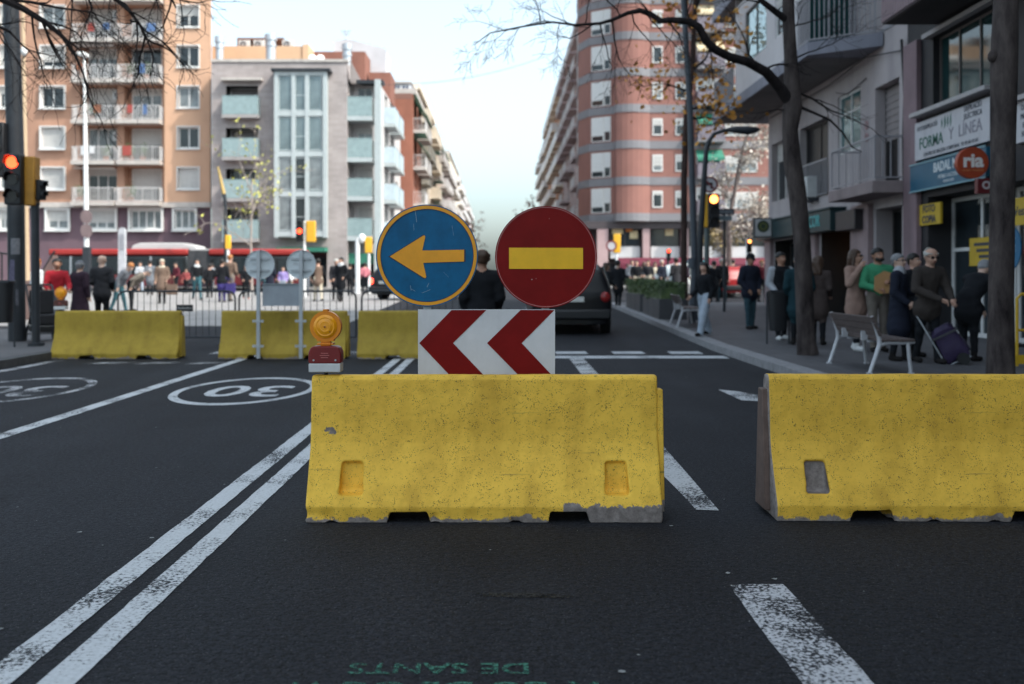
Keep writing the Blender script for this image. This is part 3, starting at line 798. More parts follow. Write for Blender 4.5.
def balcony(par, M, x0, x1, z, d=1.0, th=.2, rh=1.0, m=CONC, rm=RAILW, kind='bars', side=True, step=.14):
    """slab + balustrade as a part with one sub-part; local frame of the facade"""
    b = MB(); b.box(x0, x1, -d, -.002, z - th, z, M=M); s = b.build('balcony', m, par)
    r = MB(); k = d - .06
    if kind == 'bars':
        bars(r, M, x0 + .05, x1 - .05, -k, z + .05, z + rh, step, .012)
        for xx in (x0 + .05, x1 - .05):
            M2 = M @ frame((0, 1, 0), (-1, 0, 0), (0, 0, 1), (xx, -k, 0)); bars(r, M2, 0, k - .02, 0, z + .05, z + rh, step, .012)
    else:
        r.box(x0 + .03, x1 - .03, -k - .02, -k + .02, z + .02, z + rh, 0, M)
        r.box(x0 + .03, x0 + .07, -k + .02, -.02, z + .02, z + rh, 0, M); r.box(x1 - .07, x1 - .03, -k + .02, -.02, z + .02, z + rh, 0, M)
        r.box(x0 + .01, x1 - .01, -k - .035, -k + .035, z + rh, z + rh + .05, 0, M)
    r.build('balustrade', rm, s)
    return s


def ac_unit(par, M, name='air_conditioner'):
    b = MB(); b.box(0, .8, -.32, -.02, 0, .6, M=M); o = b.build(name, mat('ac_white', (.5, .5, .5), .5, .1, 6), par, bevel=.02)
    q = MB(); ring(q, .10, .23, -.335, -.322, 24, M=offs(M, .32, 0, .3)); ring(q, .02, .05, -.335, -.322, 16, M=offs(M, .32, 0, .3)); q.build('fan_grille', mat('ac_grille', (.1, .1, .11), .5, 0, 1), o)
    return o


# ------------------------------------------------------------------ orange block at the far left
YO = 68.0
xo = lambda px: X(px, YO); zo = lambda py: Z(py, YO)
t = thing('apartment_building', 'orange apartment block at the far left with white balconies and a purple ground storey', 'building', (xo(105), YO, gz(YO)))
ORA = mat('orange_render', (.40, .225, .155), .85, .1, .5, dirt=.18); ORB = mat('pale_orange_render', (.55, .335, .225), .85, .08, .5, dirt=.12); PUR = mat('purple_render', (.135, .085, .105), .8, .12, .6, dirt=.2)
x0 = -42.0; w = xo(211) - x0; M = face_y(x0, YO, 0); lx = lambda px: xo(px) - x0; zt = 24.0
zled = zo(207)
ops = []; wins = []
cy = [17, 57, 97.5, 138, 178.5, -23]
for c in cy:
    for a, b_ in ((42, 65), (179, 200)): ops.append((lx(a), lx(b_), zo(c + 10.5), zo(c - 10.5)))
    for a, b_ in ((0, 10), (-40, -18), (-80, -58)): ops.append((lx(a), lx(b_), zo(c + 10.5), zo(c - 10.5)))
    for a, b_ in ((80, 117), (124, 162)): ops.append((lx(a), lx(b_), zo(c + 22.5), zo(c - 12), .9))
low = [(48, 69), (88, 116), (131, 162), (175, 196), (0, 10), (-40, -15)]
lops = [(lx(a), lx(b_), zo(229), zo(210)) for a, b_ in low]
b = MB(); wall(b, M, w, zt, ops, z0=zled)
b.add([(x0, YO + 14, 0), (x0 + w - 4.6, YO + 14, 0), (x0 + w, YO, 0), (x0 + w, YO, zt), (x0 + w - 4.6, YO + 14, zt), (x0, YO, zt), (x0, YO + 14, zt), (x0, YO, 0)], [(2, 1, 4, 3), (1, 0, 6, 4), (0, 7, 5, 6), (3, 4, 6, 5)])
b.build('wall', ORA, t, smooth=False)
b = MB(); wall(b, offs(M, 0, -.02), w, zled - .004, lops); b.build('ground_storey', PUR, t, smooth=False)
b = MB(); b.box(lx(0) - 30, w + .05, -.35, -.03, zled - .05, zled + .3, M=M); b.build('ledge', CONC, t)
# raised pale strips of wall
for a, b_, mm in ((165.5, 211, ORB), (31.0, 75, None)):
    if mm:
        q = MB(); oo = [(lx(179) - lx(a), lx(200) - lx(a), zo(c + 10.5), zo(c - 10.5), .3) for c in cy]
        wall(q, offs(M, lx(a), -.25), lx(b_) - lx(a) + .02, zt, oo, z0=zled + .3, reveal=.3)
        q.box(lx(a), lx(a) + .01, -.25, 0, zled + .3, zt, 0, M); q.box(lx(b_) + .01, lx(b_) + .02, -.25, .02, zled + .3, zt, 0, M); q.build('wall_strip', mm, t, smooth=False)
for k, c in enumerate(cy):
    for j, (a, b_) in enumerate(((42, 65), (179, 200), (0, 10), (-40, -18), (-80, -58))):
        s = [(0, .75, .0, .99, .99, .4), (.45, .0, .0, .0, .99, 0), (.5, .99, .3, .99, .0, .2)][min(j, 2)][k % 6]
        window(t, offs(M, lx(a), .02 if j != 1 else -.06, zo(c + 10.5)), lx(b_) - lx(a), zo(c - 10.5) - zo(c + 10.5), GLASS_C if (k + j) % 3 == 0 else GLASS_D, s, 2, .09, trim=.085 if j != 1 else .07)
    for j, (a, b_) in enumerate(((80, 117), (124, 162))):
        s = [.62, .3, .45, .0, .2, .5][(k + 2 * j) % 6]
        window(t, offs(M, lx(a) + .25, .82, zo(c + 22.3)), lx(b_) - lx(a) - .5, zo(c - 11) - zo(c + 22.3), GLASS_C if (k + j) % 2 else GLASS_D, s, 3, .08)
    for j, (a, b_) in enumerate(((76.5, 119), (121, 164))):
        balcony(t, offs(M, 0, -.03), lx(a), lx(b_), zo(c + 24), .95, .26, .95)
        for i_ in range(rnd.randint(0, 3)):
            xx = rnd.uniform(lx(a) + .2, lx(b_) - .6); zz = zo(c + 24)
            if rnd.random() < .5:
                q = MB(); q.box(xx, xx + rnd.uniform(.25, .6), -.99, -.965, zz + rnd.uniform(.3, .55), zz + .98, 0, M); q.build('laundry', LAUN[rnd.randrange(4)], t)
            else:
                q = MB(); q.box(xx, xx + .3, -.75, -.5, zz, zz + .3, 0, M); pl_ = q.build('plant_pot', LAUN[3], t); q = MB(); cc_ = M @ Vector((xx + .15, -.62, zz + .55))
                for n_ in range(60):
                    p_ = cc_ + Vector((rnd.gauss(0, .15), rnd.gauss(0, .12), rnd.gauss(.1, .2))); q.add([p_, p_ + Vector((.1, .02, .05)), p_ + Vector((.02, .05, .12))], [(0, 1, 2)])
                q.build('plant_leaves', LAUN[4], pl_, smooth=False)
    if k in (0, 2, 3): ac_unit(t, offs(M, lx(112), .45, zo(c + 2)))
    if k in (1, 4):
        q = MB()
        for n_ in range(8): q.box(lx(78) + n_ * .34, lx(78) + n_ * .34 + .3, -.8, -.1, zo(c - 9), zo(c - 9) + .04, 0, M)
        q.build('awning_frame', CONC, t)
for (a, b_), s, n_ in zip(low, (.6, .7, 0, 0, .5, .5), (2, 3, 4, 3, 2, 2)):
    window(t, offs(M, lx(a), 0, zo(229)), lx(b_) - lx(a), zo(210) - zo(229), GLASS_C, s, n_, .1, trim=.13)

# ------------------------------------------------------------------ grey brick block with the glazed bay
YG = 66.0
xg = lambda px: X(px, YG); zg = lambda py: Z(py, YG)
t = thing('apartment_building', 'grey brick apartment block with a tall white glazed bay and frosted glass balconies', 'building', (xg(285), YG, gz(YG)))
GRB = masonry_mat('grey_brick', (.29, .25, .245), (.345, .30, .295), (.32, .285, .275), .7, .2, .2)
x0 = xg(211.5); lx = lambda px: xg(px) - x0; M = face_y(x0, YG, 0); w = lx(347); zt = zg(62)
rows = [(98, 119), (140, 161), (181, 202), (221, 242)]
ops = []
for i, (a, b_) in enumerate(rows): ops.append((lx(226), lx(258), zg(b_ - 3), zg(a - 12), 1.2))
ops += [(lx(283), lx(327), zg(297), zg(247), .6), (lx(222), lx(262), zg(297), zg(256), .5)]
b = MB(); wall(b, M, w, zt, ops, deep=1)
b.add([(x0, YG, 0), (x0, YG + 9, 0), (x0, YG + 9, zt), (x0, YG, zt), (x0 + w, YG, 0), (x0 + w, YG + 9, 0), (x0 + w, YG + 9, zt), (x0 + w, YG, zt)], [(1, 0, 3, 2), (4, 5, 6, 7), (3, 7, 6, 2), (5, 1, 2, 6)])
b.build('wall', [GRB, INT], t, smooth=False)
b = MB(); b.box(lx(211), w + .1, -.08, .3, zt, zt + .18, M=M); b.box(lx(223), lx(263), -.5, -.002, zg(81.5), zg(79), M=M); b.build('parapet', CONC, t)
for i, (a, b_) in enumerate(rows):
    window(t, offs(M, lx(226) + .05, .9, zg(b_ - 3)), lx(258) - lx(226) - .1, zg(a - 12) - zg(b_ - 3), GLASS_D, [.45, .5, 0, .2][i], 3, .07, smat=SHUT_D)
    balcony(t, M, lx(224.5), lx(260.5), zg(b_ - 3), .7, .22, zg(a) - zg(b_ - 3), mat('grey_slab', (.3, .28, .28), .8, .1, 2), FROST, 'panel')
# glazed bay
ba = MB(); bx0, bx1 = lx(279), lx(328); d = .9
ba.box(bx0, bx1, -d + .12, -.002, zg(238), zg(74.5), M=M); bay = ba.build('glazed_bay', ALU, t)
q = MB(); q.box(bx0 - .3, bx1 + .3, -d - .2, -.004, zg(74), zg(71.5), M=M); q.build('bay_roof', MET_D, bay)
for i, (a, b_) in enumerate(((77, 112.5), (119, 152), (159.5, 191), (199, 231))):
    for j, (p0, p1) in enumerate(((281.5, 295.5), (297.5, 308.5), (311, 324))):
        hh = zg(a) - zg(b_)
        window(t, offs(M, lx(p0), -d + .04, zg(b_)), lx(p1) - lx(p0), hh, GLASS_M if i < 2 else (GLASS_C if j != 1 else GLASS_D), 0, 1, .05, ALU, transom=(.42 if j == 1 else 0))
q = MB()
for p in (279.3, 296.4, 309.6, 327.4): q.box(lx(p) - .13, lx(p) + .13, -d - .05, -d + .119, zg(238), zg(74.7), M=M)
for py in (75.6, 115.6, 155.6, 195, 234.5): q.box(bx0 - .01, bx1 + .01, -d - .02, -d + .118, zg(py) - .17, zg(py) + .17, M=M)
q.build('bay_frame', ALU, bay)
# corner wing with balconies, set back
YW = YG + 1.6; Mw = face_y(xg(347), YW, 0); xw = lambda px: X(px, YW) - xg(347); zw = lambda py: Z(py, YW)
wx1 = X(381, YW) - xg(347); zwt = zw(86)
rw = [(101, 119.5), (141.5, 160), (181, 198), (220, 237)]
ops = [(xw(344) if 0 else .1, xw(353.5), zw(b_), zw(a - 14), .3) for a, b_ in rw] + [(xw(357.5), xw(372.5), zw(b_), zw(a - 13), .3) for a, b_ in rw] + [(xw(350), xw(374), zw(296), zw(255), .5)]
b = MB(); wall(b, Mw, wx1, zwt, ops)
X0, X1 = xg(347), xg(347) + wx1
ML = face_l(X1, YW, 0); LW = 13.2
ops2 = [(2.0 + 3.6 * k, 4.0 + 3.6 * k, zw(b_), zw(a - 13), .3) for a, b_ in rw for k in range(3)]
wall(b, ML, LW, zwt, ops2)
b.add([(X0, YW, zwt), (X1, YW, zwt), (X1, YW + LW, zwt), (X0, YW + LW, zwt)], [(0, 1, 2, 3)])
b.build('wing_wall', mat('pale_wing_render', (.5, .47, .47), .8, .1, .8, dirt=.15), t, smooth=False)
b = MB(); b.box(-.2, wx1 + .25, -.9, .1, zwt + .005, zwt + .25, M=Mw); b.build('wing_roof', MET_D, t)
for i, (a, b_) in enumerate(rw):
    window(t, offs(Mw, .12, .1, zw(b_)), xw(353.5) - .14, zw(a - 14) - zw(b_), GLASS_D, [0, .0, .3, 0][i], 2, .06)
    window(t, offs(Mw, xw(357.5), .1, zw(b_)), xw(372.5) - xw(357.5), zw(a - 13) - zw(b_), GLASS_C if i % 2 else GLASS_D, .15 * i, 2, .06)
    balcony(t, Mw, xw(343.5), xw(375), zw(b_), 1.5, .3, zw(a) - zw(b_), ALU, FROST, 'panel')
    for k in range(3):
        window(t, offs(ML, 2.0 + 3.6 * k, .1, zw(b_)), 2.0, zw(a - 13) - zw(b_), GLASS_D, .3 * ((i + k) % 3), 2, .08, far=True)
        if k < 2: balcony(t, ML, 1.6 + 3.6 * k, 4.6 + 3.6 * k, zw(b_), .8, .25, 1.1, ALU, mat('pale_blue_panel', (.42, .5, .55), .5, .1, 3), 'panel')
b = MB(); b.box(xw(377), xw(382.5), -1.3, -.4, .3, zw(83), M=Mw); b.build('corner_pillar', ALU, t)
b = MB(); b.prism([(xw(374), -0.6 + zw(255)), (xw(348), zw(255) - .6), (xw(348), zw(255) + .1), (xw(374), zw(255) + .1)], 1.0, M=offs(Mw, 0, -1.0)); b.build('awning', AWN[0], t)
b = MB(); b.box(lx(280), lx(328), -1.2, -.01, zg(252), zg(248), M=M); b.build('awning', AWN[0], t)
for (a, b_, y0, y1, MM, f_) in ((283, 327, 297, 252, M, lx), (222, 262, 297, 258, M, lx)):
    window(t, offs(MM, f_(a) + .02, .4, .5), f_(b_) - f_(a) - .04, zg(y1) - .5, GLASS_D, 0, 3, .07, FRAME_D, name='shop_front')
window(t, offs(Mw, xw(350) + .02, .4, .5), xw(374) - xw(350) - .04, zw(258) - .5, GLASS_D, 0, 3, .07, FRAME_D, name='shop_front')
# things on its roof
def roof_z(px, py, Y): return Z(py, Y)
PENT = mat('orange_penthouse', (.55, .36, .23), .85, .06, .6)
q = MB(); Yq = YG + 5; q.box(X(212, Yq), X(305, Yq), Yq, Yq + 3.5, zt - .1, Z(46, Yq)); pe = q.build('penthouse', PENT, t)
q = MB(); q.box(X(303, Yq), X(308.5, Yq), Yq - .1, Yq + 3, zt - .1, Z(44.5, Yq)); q.build('chimney', PENT, pe)
q = MB(); q.box(X(234, Yq), X(281, Yq), Yq + .8, Yq + 3.2, Z(37, Yq), Z(35, Yq))
for px in (235, 258, 280): q.box(X(px, Yq) - .06, X(px, Yq) + .06, Yq + .8, Yq + .92, Z(46, Yq), Z(36.9, Yq))
q.build('pergola', mat('rust_brown', (.16, .08, .06), .7, .2, 3), pe)
for px in (236, 251, 280): ac_unit(pe, offs(face_y(X(px, Yq), Yq + 1.0, Z(46.5, Yq) + .02), 0, 0, 0))
for a, b_, y0, y1, YY in ((215, 224, 64, 39, YG + 2), (265, 276.5, 64, 37, YG + 3), (342, 352, 66, 46.5, YG + 2)):
    q = MB(); xc = (X(a, YY) + X(b_, YY)) / 2; r = (X(b_, YY) - X(a, YY)) / 2
    q.cyl((xc, YY, zt - .05), (xc, YY, Z(y1, YY)), r * .85, n=20); q.cyl((xc, YY, Z(y1, YY) - .25), (xc, YY, Z(y1, YY) + .15), r * 1.05, n=20); q.cyl((xc, YY, Z(y1 + 9, YY) - .05), (xc, YY, Z(y1 + 9, YY) + .1), r, n=20); q.build('vent_pipe', mat('vent_steel', (.45, .48, .52), .35, .1, 3, metal=.4), t)
for px in (312.5, 320.5):
    q = MB(); Md = Matrix.Translation((X(px, YG + 2), YG + 2, Z(59, YG + 2))) @ Matrix.Rotation(R(25), 4, 'Z'); q.ellip((0, 0, 0), (.3, .1, .3), 16, 8, M=Md); q.cyl((X(px, YG + 2), YG + 2.05, zt - .05), (X(px, YG + 2), YG + 2.05, Z(59, YG + 2)), .04, n=8); q.build('satellite_dish', WHITE_M, t)
BRK = mat('red_brick_plain', (.22, .095, .07), .85, .15, .8, dirt=.15)
q = MB(); Yq = YG + 6.0; q.box(X(314, Yq), X(365, Yq), Yq, Yq + 3, zt - .1, Z(51.5, Yq)); q.box(X(367, Yq), X(389, Yq), Yq + 1, Yq + 4, zwt - .1, Z(69.5, Yq)); q.build('brick_stair_tower', BRK, t)
q = MB(); Yq = YG + 9.2; q.prism([(X(333, Yq), zt - 1), (X(385, Yq), zwt), (X(386, Yq), Z(50, Yq)), (X(384, Yq), Z(48, Yq)), (X(349, Yq), Z(39, Yq)), (X(334, Yq), Z(41, Yq))], 3.0, M=Matrix.Translation((0, Yq, 0))); q.build('lift_house', mat('pale_grey_render', (.5, .5, .53), .8, .1, .8), t)
q = MB(); q.tube([(X(346, Yq), Yq, Z(40, Yq)), (X(346, Yq), Yq, Z(30, Yq))], .04, 6)
for k in range(4): q.tube([(X(341 + k, Yq), Yq, Z(31 + 1.5 * k, Yq)), (X(351 - k, Yq), Yq, Z(31 + 1.5 * k, Yq))], .025, 5)
q.build('aerial', GALV, t)
q = MB(); q.add([(X(350, YG), YG, zt + .18), (X(364, YW), YW, zwt), (X(352, YW), YW, zwt), (X(350, YG), YG, zwt)], [(3, 2, 1, 0)]); q.prism([(0, 0), (X(364, YW) - X(348, YW), 0), (0, zt - zwt)], 3.0, M=Matrix.Translation((X(348, YW), YW + .3, zwt))); q.build('sloping_parapet', GRB, t)

# ------------------------------------------------------------------ the far street, left side
def street_house(name, label, side, xf, y0, y1, ztop, wm, floors, bays, bm=CONC, rm=RAILW, awn=None, bal=True, frontm=None, ww=1.3, depth=10, seed=0, roofstep=None, front_win=0, group=None, bk='bars'):
    t = thing(name, label, 'building', (xf, (y0 + y1) / 2, gz(y0)), 0, group)
    L = y1 - y0
    M = face_l(xf, y0, 0) if side == 'l' else face_x(xf, y1, 0)
    fh = (ztop - 4.2) / floors; bw = L / bays; rr = random.Random(seed)
    far = y0 > 120
    ops = []
    for f in range(floors):
        for k in range(bays): ops.append(((k + .5) * bw - ww / 2, (k + .5) * bw + ww / 2, 4.2 + f * fh + .15, 4.2 + f * fh + min(2.3, fh - .5), .3))
    for k in range(bays): ops.append(((k + .5) * bw - bw * .38, (k + .5) * bw + bw * .38, .6, 3.5, .5))
    b = MB(); wall(b, M, L, ztop, ops)
    xa, xb = (xf - depth, xf) if side == 'l' else (xf, xf + depth)
    shell(b, xa, xb, y0, y1, 0, ztop, skip=('+x' if side == 'l' else '-x'))
    b.build('wall', [wm], t, smooth=False)
    q = MB(); q.box(xa - .05, xb + .25 if side == 'l' else xb + .05, y0 + .01, y1 - .01, ztop + .004, ztop + .45)
    if side == 'r': q = MB(); q.box(xa - .25, xb, y0 + .01, y1 - .01, ztop + .004, ztop + .45)
    q.build('cornice', bm, t)
    for o in ops[:floors * bays]:
        if far: window(t, offs(M, o[0], .1, o[2]), o[1] - o[0], o[3] - o[2], GLASS_D, 0, 2, .1, far=True)
        else: window(t, offs(M, o[0], .1, o[2]), o[1] - o[0], o[3] - o[2], rr.choice([GLASS_D, GLASS_C]), rr.choice([0, 0, .3, .6, 1]), 2, .09)
    for o in ops[floors * bays:]: window(t, offs(M, o[0], .3, o[2]), o[1] - o[0], o[3] - o[2], GLASS_D, 0, 2, .1, FRAME_D, name='shop_front')
    if bal:
        for f in range(floors):
            for k in range(bays):
                if rr.random() < .85:
                    z = 4.2 + f * fh + .12
                    balcony(t, M, (k + .5) * bw - bw * .42, (k + .5) * bw + bw * .42, z, 1.0, .22, 1.0, bm, rm, bk if not far else 'panel', step=.22)
                    if awn and rr.random() < .45:
                        q = MB(); xa_, xb_ = (k + .5) * bw - bw * .4, (k + .5) * bw + bw * .4
                        q.add([(xa_, 0, z + fh - .4), (xb_, 0, z + fh - .4), (xb_, -1.15, z + 1.2), (xa_, -1.15, z + 1.2), (xa_, 0, z + fh - .43), (xb_, 0, z + fh - .43), (xb_, -1.15, z + 1.17), (xa_, -1.15, z + 1.17)], [(0, 3, 2, 1), (4, 5, 6, 7), (0, 1, 5, 4), (2, 3, 7, 6), (1, 2, 6, 5), (3, 0, 4, 7)], M=M)
                        q.build('awning', awn, t)
    return t, M, ops


RBR = mat('terracotta_brick', (.27, .105, .07), .85, .15, .7, dirt=.12)
CRM = mat('cream_render_far', (.70, .62, .52), .8, .08, .6, dirt=.1)
PKG = mat('pinkish_grey_render', (.40, .31, .31), .8, .12, .7, dirt=.12)
TAN = mat('tan_render', (.46, .36, .29), .8, .12, .7, dirt=.12)
tb, Mb, _ = street_house('apartment_building', 'red brick house with a blue and white rooftop room, at the far street corner', 'l', -7.1, 81.2, 90, Z(94, 81.2), RBR, 4, 2, seed=1, awn=AWN[0])
Yq = 81.25
q = MB(); q.box(X(391, Yq), X(410.5, Yq), Yq + .25, Yq + 6, Z(93, Yq) + .3, Z(83, Yq)); rr_ = q.build('rooftop_room', mat('rooftop_white', (.45, .47, .52), .7, .1, 1), tb)
for px in (392.5, 401.5): window(rr_, offs(face_y(X(px, Yq), Yq + .2, Z(91.5, Yq))), X(399.5, Yq) - X(392, Yq), Z(84, Yq) - Z(91.5, Yq), mat('blue_glass', (.03, .06, .13), .1, .2, 1), 0, 2, .06, far=True)
q = MB(); q.box(X(390, Yq), X(411.5, Yq), Yq + .1, Yq + 6.2, Z(82.8, Yq), Z(81, Yq)); q.build('flat_roof', CONC, rr_)
q = MB(); q.box(X(390, Yq), X(412, Yq), Yq - .06, Yq - .003, Z(99, Yq), Z(93.5, Yq)); q.build('brick_band', mat('brown_band', (.2, .1, .08), .85, .1, 1), tb)
street_house('apartment_building', 'tall cream house with pale balconies beyond the red brick house in the far street', 'l', -7.5, 90.2, 112, 18.4, CRM, 5, 4, bm=CRM, rm=mat('cream_panel', (.6, .52, .42), .7, .1, 2), bk='panel', seed=2)
street_house('apartment_building', 'house with green awnings, left side of the far street beyond the cream one', 'l', -7.9, 112.2, 138, 18.6, TAN, 5, 5, awn=AWN[0], seed=3)
street_house('apartment_building', 'grey house far down the left side of the street, after the green awnings', 'l', -8.3, 138.2, 170, 18.8, PKG, 6, 5, seed=4)
street_house('apartment_building', 'pale house nearly at the far end of the left side of the street', 'l', -8.8, 170.2, 225, 22.5, CRM, 6, 6, seed=5, bal=True)
street_house('apartment_building', 'last house visible at the far end of the left side of the street', 'l', -9.5, 225.2, 330, 23, PKG, 6, 8, seed=6)

# ------------------------------------------------------------------ the far street, right side: the rounded red block first
YR = 80.0
xr = lambda px: X(px, YR); zr = lambda py: Z(py, YR)
t = thing('apartment_building', 'pink red apartment block with a rounded corner, grey bands and a maroon shop awning', 'building', (xr(660), YR, gz(YR)))
RED = mat('salmon_brick', (.255, .118, .098), .85, .1, .6, dirt=.15); BAND = mat('grey_band', (.19, .185, .20), .8, .1, 1)
REDD = mat('deep_salmon_brick', (.36, .115, .08), .85, .1, .6, dirt=.15)
# plan of the facade from the street side round the corner to the front
plan = [(xr(583) + .6, YR + 14), (xr(583), YR + 4.5), (xr(592), YR + 2.2), (xr(615), YR + .9), (xr(617), YR + .2), (xr(640), YR), (xr(648), YR + .45), (xr(650), YR + .3), (xr(704), YR + .3), (xr(745), YR + .3), (xr(900), YR + .3)]
cur = [plan[0], plan[1], plan[2], plan[3], plan[4]] + [(xr(617 + 31 * k / 6), YR + .2 + .35 * (2 * k / 6 - 1) ** 2 - .35) for k in range(1, 7)] + plan[7:]
ZT = 33.0; pitch = 36.3 * YR / F; zb0 = zr(217)
def extrude_plan(b, pl, z0, z1, out=0.0, mi=0):
    n = len(pl); vs = []
    for i, (x, y) in enumerate(pl):
        a = Vector(pl[max(0, i - 1)]); c = Vector(pl[min(n - 1, i + 1)]); d = (c - a).normalized(); nn = Vector((d.y, -d.x))
        vs += [(x + nn.x * out, y + nn.y * out, z0), (x + nn.x * out, y + nn.y * out, z1)]
    fs = [(2 * i, 2 * i + 2, 2 * i + 3, 2 * i + 1) for i in range(n - 1)]
    if out:
        o = len(vs); vs += [(x, y, z0) for x, y in pl] + [(x, y, z1) for x, y in pl]
        fs += [(2 * i + 1, 2 * i + 3, o + n + i + 1, o + n + i) for i in range(n - 1)] + [(2 * i + 2, 2 * i, o + i, o + i + 1) for i in range(n - 1)]
    b.add(vs, fs, mi)
b = MB(); extrude_plan(b, cur, zb0 - .3, ZT)
b.add([(x, y, ZT) for x, y in cur] + [(cur[-1][0], YR + 14, ZT)], [tuple(range(len(cur) + 1))]); b.add([(cur[0][0], YR + 14, 0), (cur[-1][0], YR + 14, 0), (cur[-1][0], YR + 14, ZT), (cur[0][0], YR + 14, ZT)], [(1, 0, 3, 2)])
b.build('wall', RED, t, smooth=False)
for k in range(9):
    z = zb0 + k * pitch
    b = MB(); extrude_plan(b, cur, z - .32, z + .32, .05); b.build('floor_band', BAND, t, smooth=False)
def seg_frame(p, q): 
    d = (Vector(q) - Vector(p)); d.normalize(); return frame((d.x, d.y, 0), (-d.y, d.x, 0), (0, 0, 1), (p[0], p[1], 0))
Ms = seg_frame(plan[2], plan[3]); ls = (Vector(plan[3]) - Vector(plan[2])).length
for k in range(8):
    z = zb0 + k * pitch + .42
    window(t, offs(Ms, .2, -.06, z), 1.15, 2.0, GLASS_D, .78, 1, .06, smat=mat('white_shutter', (.62, .62, .62), .6, .05, 4)); window(t, offs(Ms, 1.38, -.06, z), .62, 2.0, GLASS_D, .62, 1, .06, smat=MATS['white_shutter'])
    Mf = face_y(0, YR + .3, 0)
    window(t, offs(Mf, xr(653), -.06, z + .35), .82, 1.35, GLASS_C if k % 2 else GLASS_D, [.2, .7, .4, .75, .0, .6, .3, .5][k], 1, .09)
    window(t, offs(Mf, xr(676), -.06, z + .35), .9, 1.35, GLASS_D, .4, 1, .09)
    # right-hand loggias, their awnings and washing balconies
    if k < 7:
        balcony(t, Mf, xr(696), xr(724), z - .1, 1.0, .2, 1.0, BAND, mat('dark_panel', (.16, .14, .17), .6, .1, 3), 'panel')
        window(t, offs(Mf, xr(697), -.06, z), xr(722) - xr(697), 2.0, GLASS_D, .3, 3, .08)
        window(t, offs(Mf, xr(726), -.06, z + .3), 2.6, 1.3, GLASS_C, .5, 3, .08)
        if k in (1, 2, 4, 5):
            q = MB(); q.add([(xr(696), YR + .3, z + 2.1), (xr(723), YR + .3, z + 2.1), (xr(723), YR - .7, z + 1.35), (xr(696), YR - .7, z + 1.35), (xr(696), YR - .7, z + 1.1), (xr(723), YR - .7, z + 1.1)], [(0, 3, 2, 1), (3, 4, 5, 2)]); q.build('awning', AWN[0] if k < 3 else AWN[2], t, smooth=False)
Msd = seg_frame(plan[1], plan[2])
for k in range(8): window(t, offs(seg_frame(plan[0], plan[1]), 4.5, -.06, zb0 + k * pitch + .5), 1.6, 1.6, GLASS_D, .4, 2, .08)
# ground storeys: pink columns, mezzanine glass, white band, maroon awning
PINK = mat('pink_stone', (.36, .25, .255), .7, .12, 1, dirt=.15)
Mg = face_y(0, YR + 1.4, 0)
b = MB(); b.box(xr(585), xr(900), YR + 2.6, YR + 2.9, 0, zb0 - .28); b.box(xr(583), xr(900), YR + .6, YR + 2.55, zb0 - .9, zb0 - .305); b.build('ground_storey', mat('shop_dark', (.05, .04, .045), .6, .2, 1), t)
for a, b_ in ((598, 609), (644, 651), (683, 690), (725, 733), (770, 778)):
    q = MB(); q.box(xr(a), xr(b_), YR + .65, YR + 1.3, .4, zb0 - .31); q.build('column', PINK, t)
for a, b_ in ((612, 642), (653, 682), (692, 724), (735, 768)):
    window(t, offs(Mg, xr(a), 0, zr(246)), xr(b_) - xr(a), zr(220) - zr(246), GLASS_D, 0, 2, .08, FRAME_D)
    q = MB(); q.box(xr(a), xr(b_), YR + 1.1, YR + 1.38, zr(258), zr(246) - .01); q.build('fascia_panel', mat('white_fascia', (.50, .49, .5), .6, .08, 1), t)
    window(t, offs(Mg, xr(a), .6, .5), xr(b_) - xr(a), zr(262) - .5, GLASS_D, 0, 2, .08, FRAME_D, name='shop_front')
q = MB(); x0, x1 = xr(618), xr(790); y = YR
q.add([(x0, y + .6, zr(257.5)), (x1, y + .6, zr(257.5)), (x1, y - 1.0, zr(264)), (x0, y - 1.0, zr(264)), (x1, y - 1.0, zr(269)), (x0, y - 1.0, zr(269)), (x0, y + .6, zr(269)), (x1, y + .6, zr(269))], [(0, 3, 2, 1), (3, 5, 4, 2), (0, 6, 5, 3), (1, 2, 4, 7)]); q.build('awning', AWN[1], t, smooth=False)
for a, b_, y0, y1, m_ in ((614, 625, 233, 222, mat('poster_cream', (.6, .5, .3), .6, .2, 2)), (628, 635, 231, 224, mat('poster_orange', (.6, .2, .04), .6, .2, 2)), (632, 640, 238, 230, MATS['poster_cream']), (668, 676, 235, 226, MATS['poster_cream'])):
    q = MB(); q.box(xr(a), xr(b_), YR + 1.33, YR + 1.37, zr(y0), zr(y1)); q.build('window_poster', m_, t)
street_house('apartment_building', 'pinkish grey house with dark bays, next along from the rounded red block', 'r', 8.0, 94.4, 126, 27.0, PKG, 8, 5, seed=11, bm=PKG)
street_house('apartment_building', 'orange brick house with small balconies, right side of the far street', 'r', 8.1, 126.2, 168, 27.5, mat('orange_brick_far', (.38, .18, .10), .85, .12, .7), 8, 7, seed=12, bm=CRM)
street_house('apartment_building', 'greyish house at the far end of the right side of the street', 'r', 8.3, 168.2, 210, 26.0, TAN, 7, 6, seed=13)
street_house('apartment_building', 'last low house on the right side of the far street', 'r', 9.0, 210.2, 300, 17.0, PKG, 5, 7, seed=14)
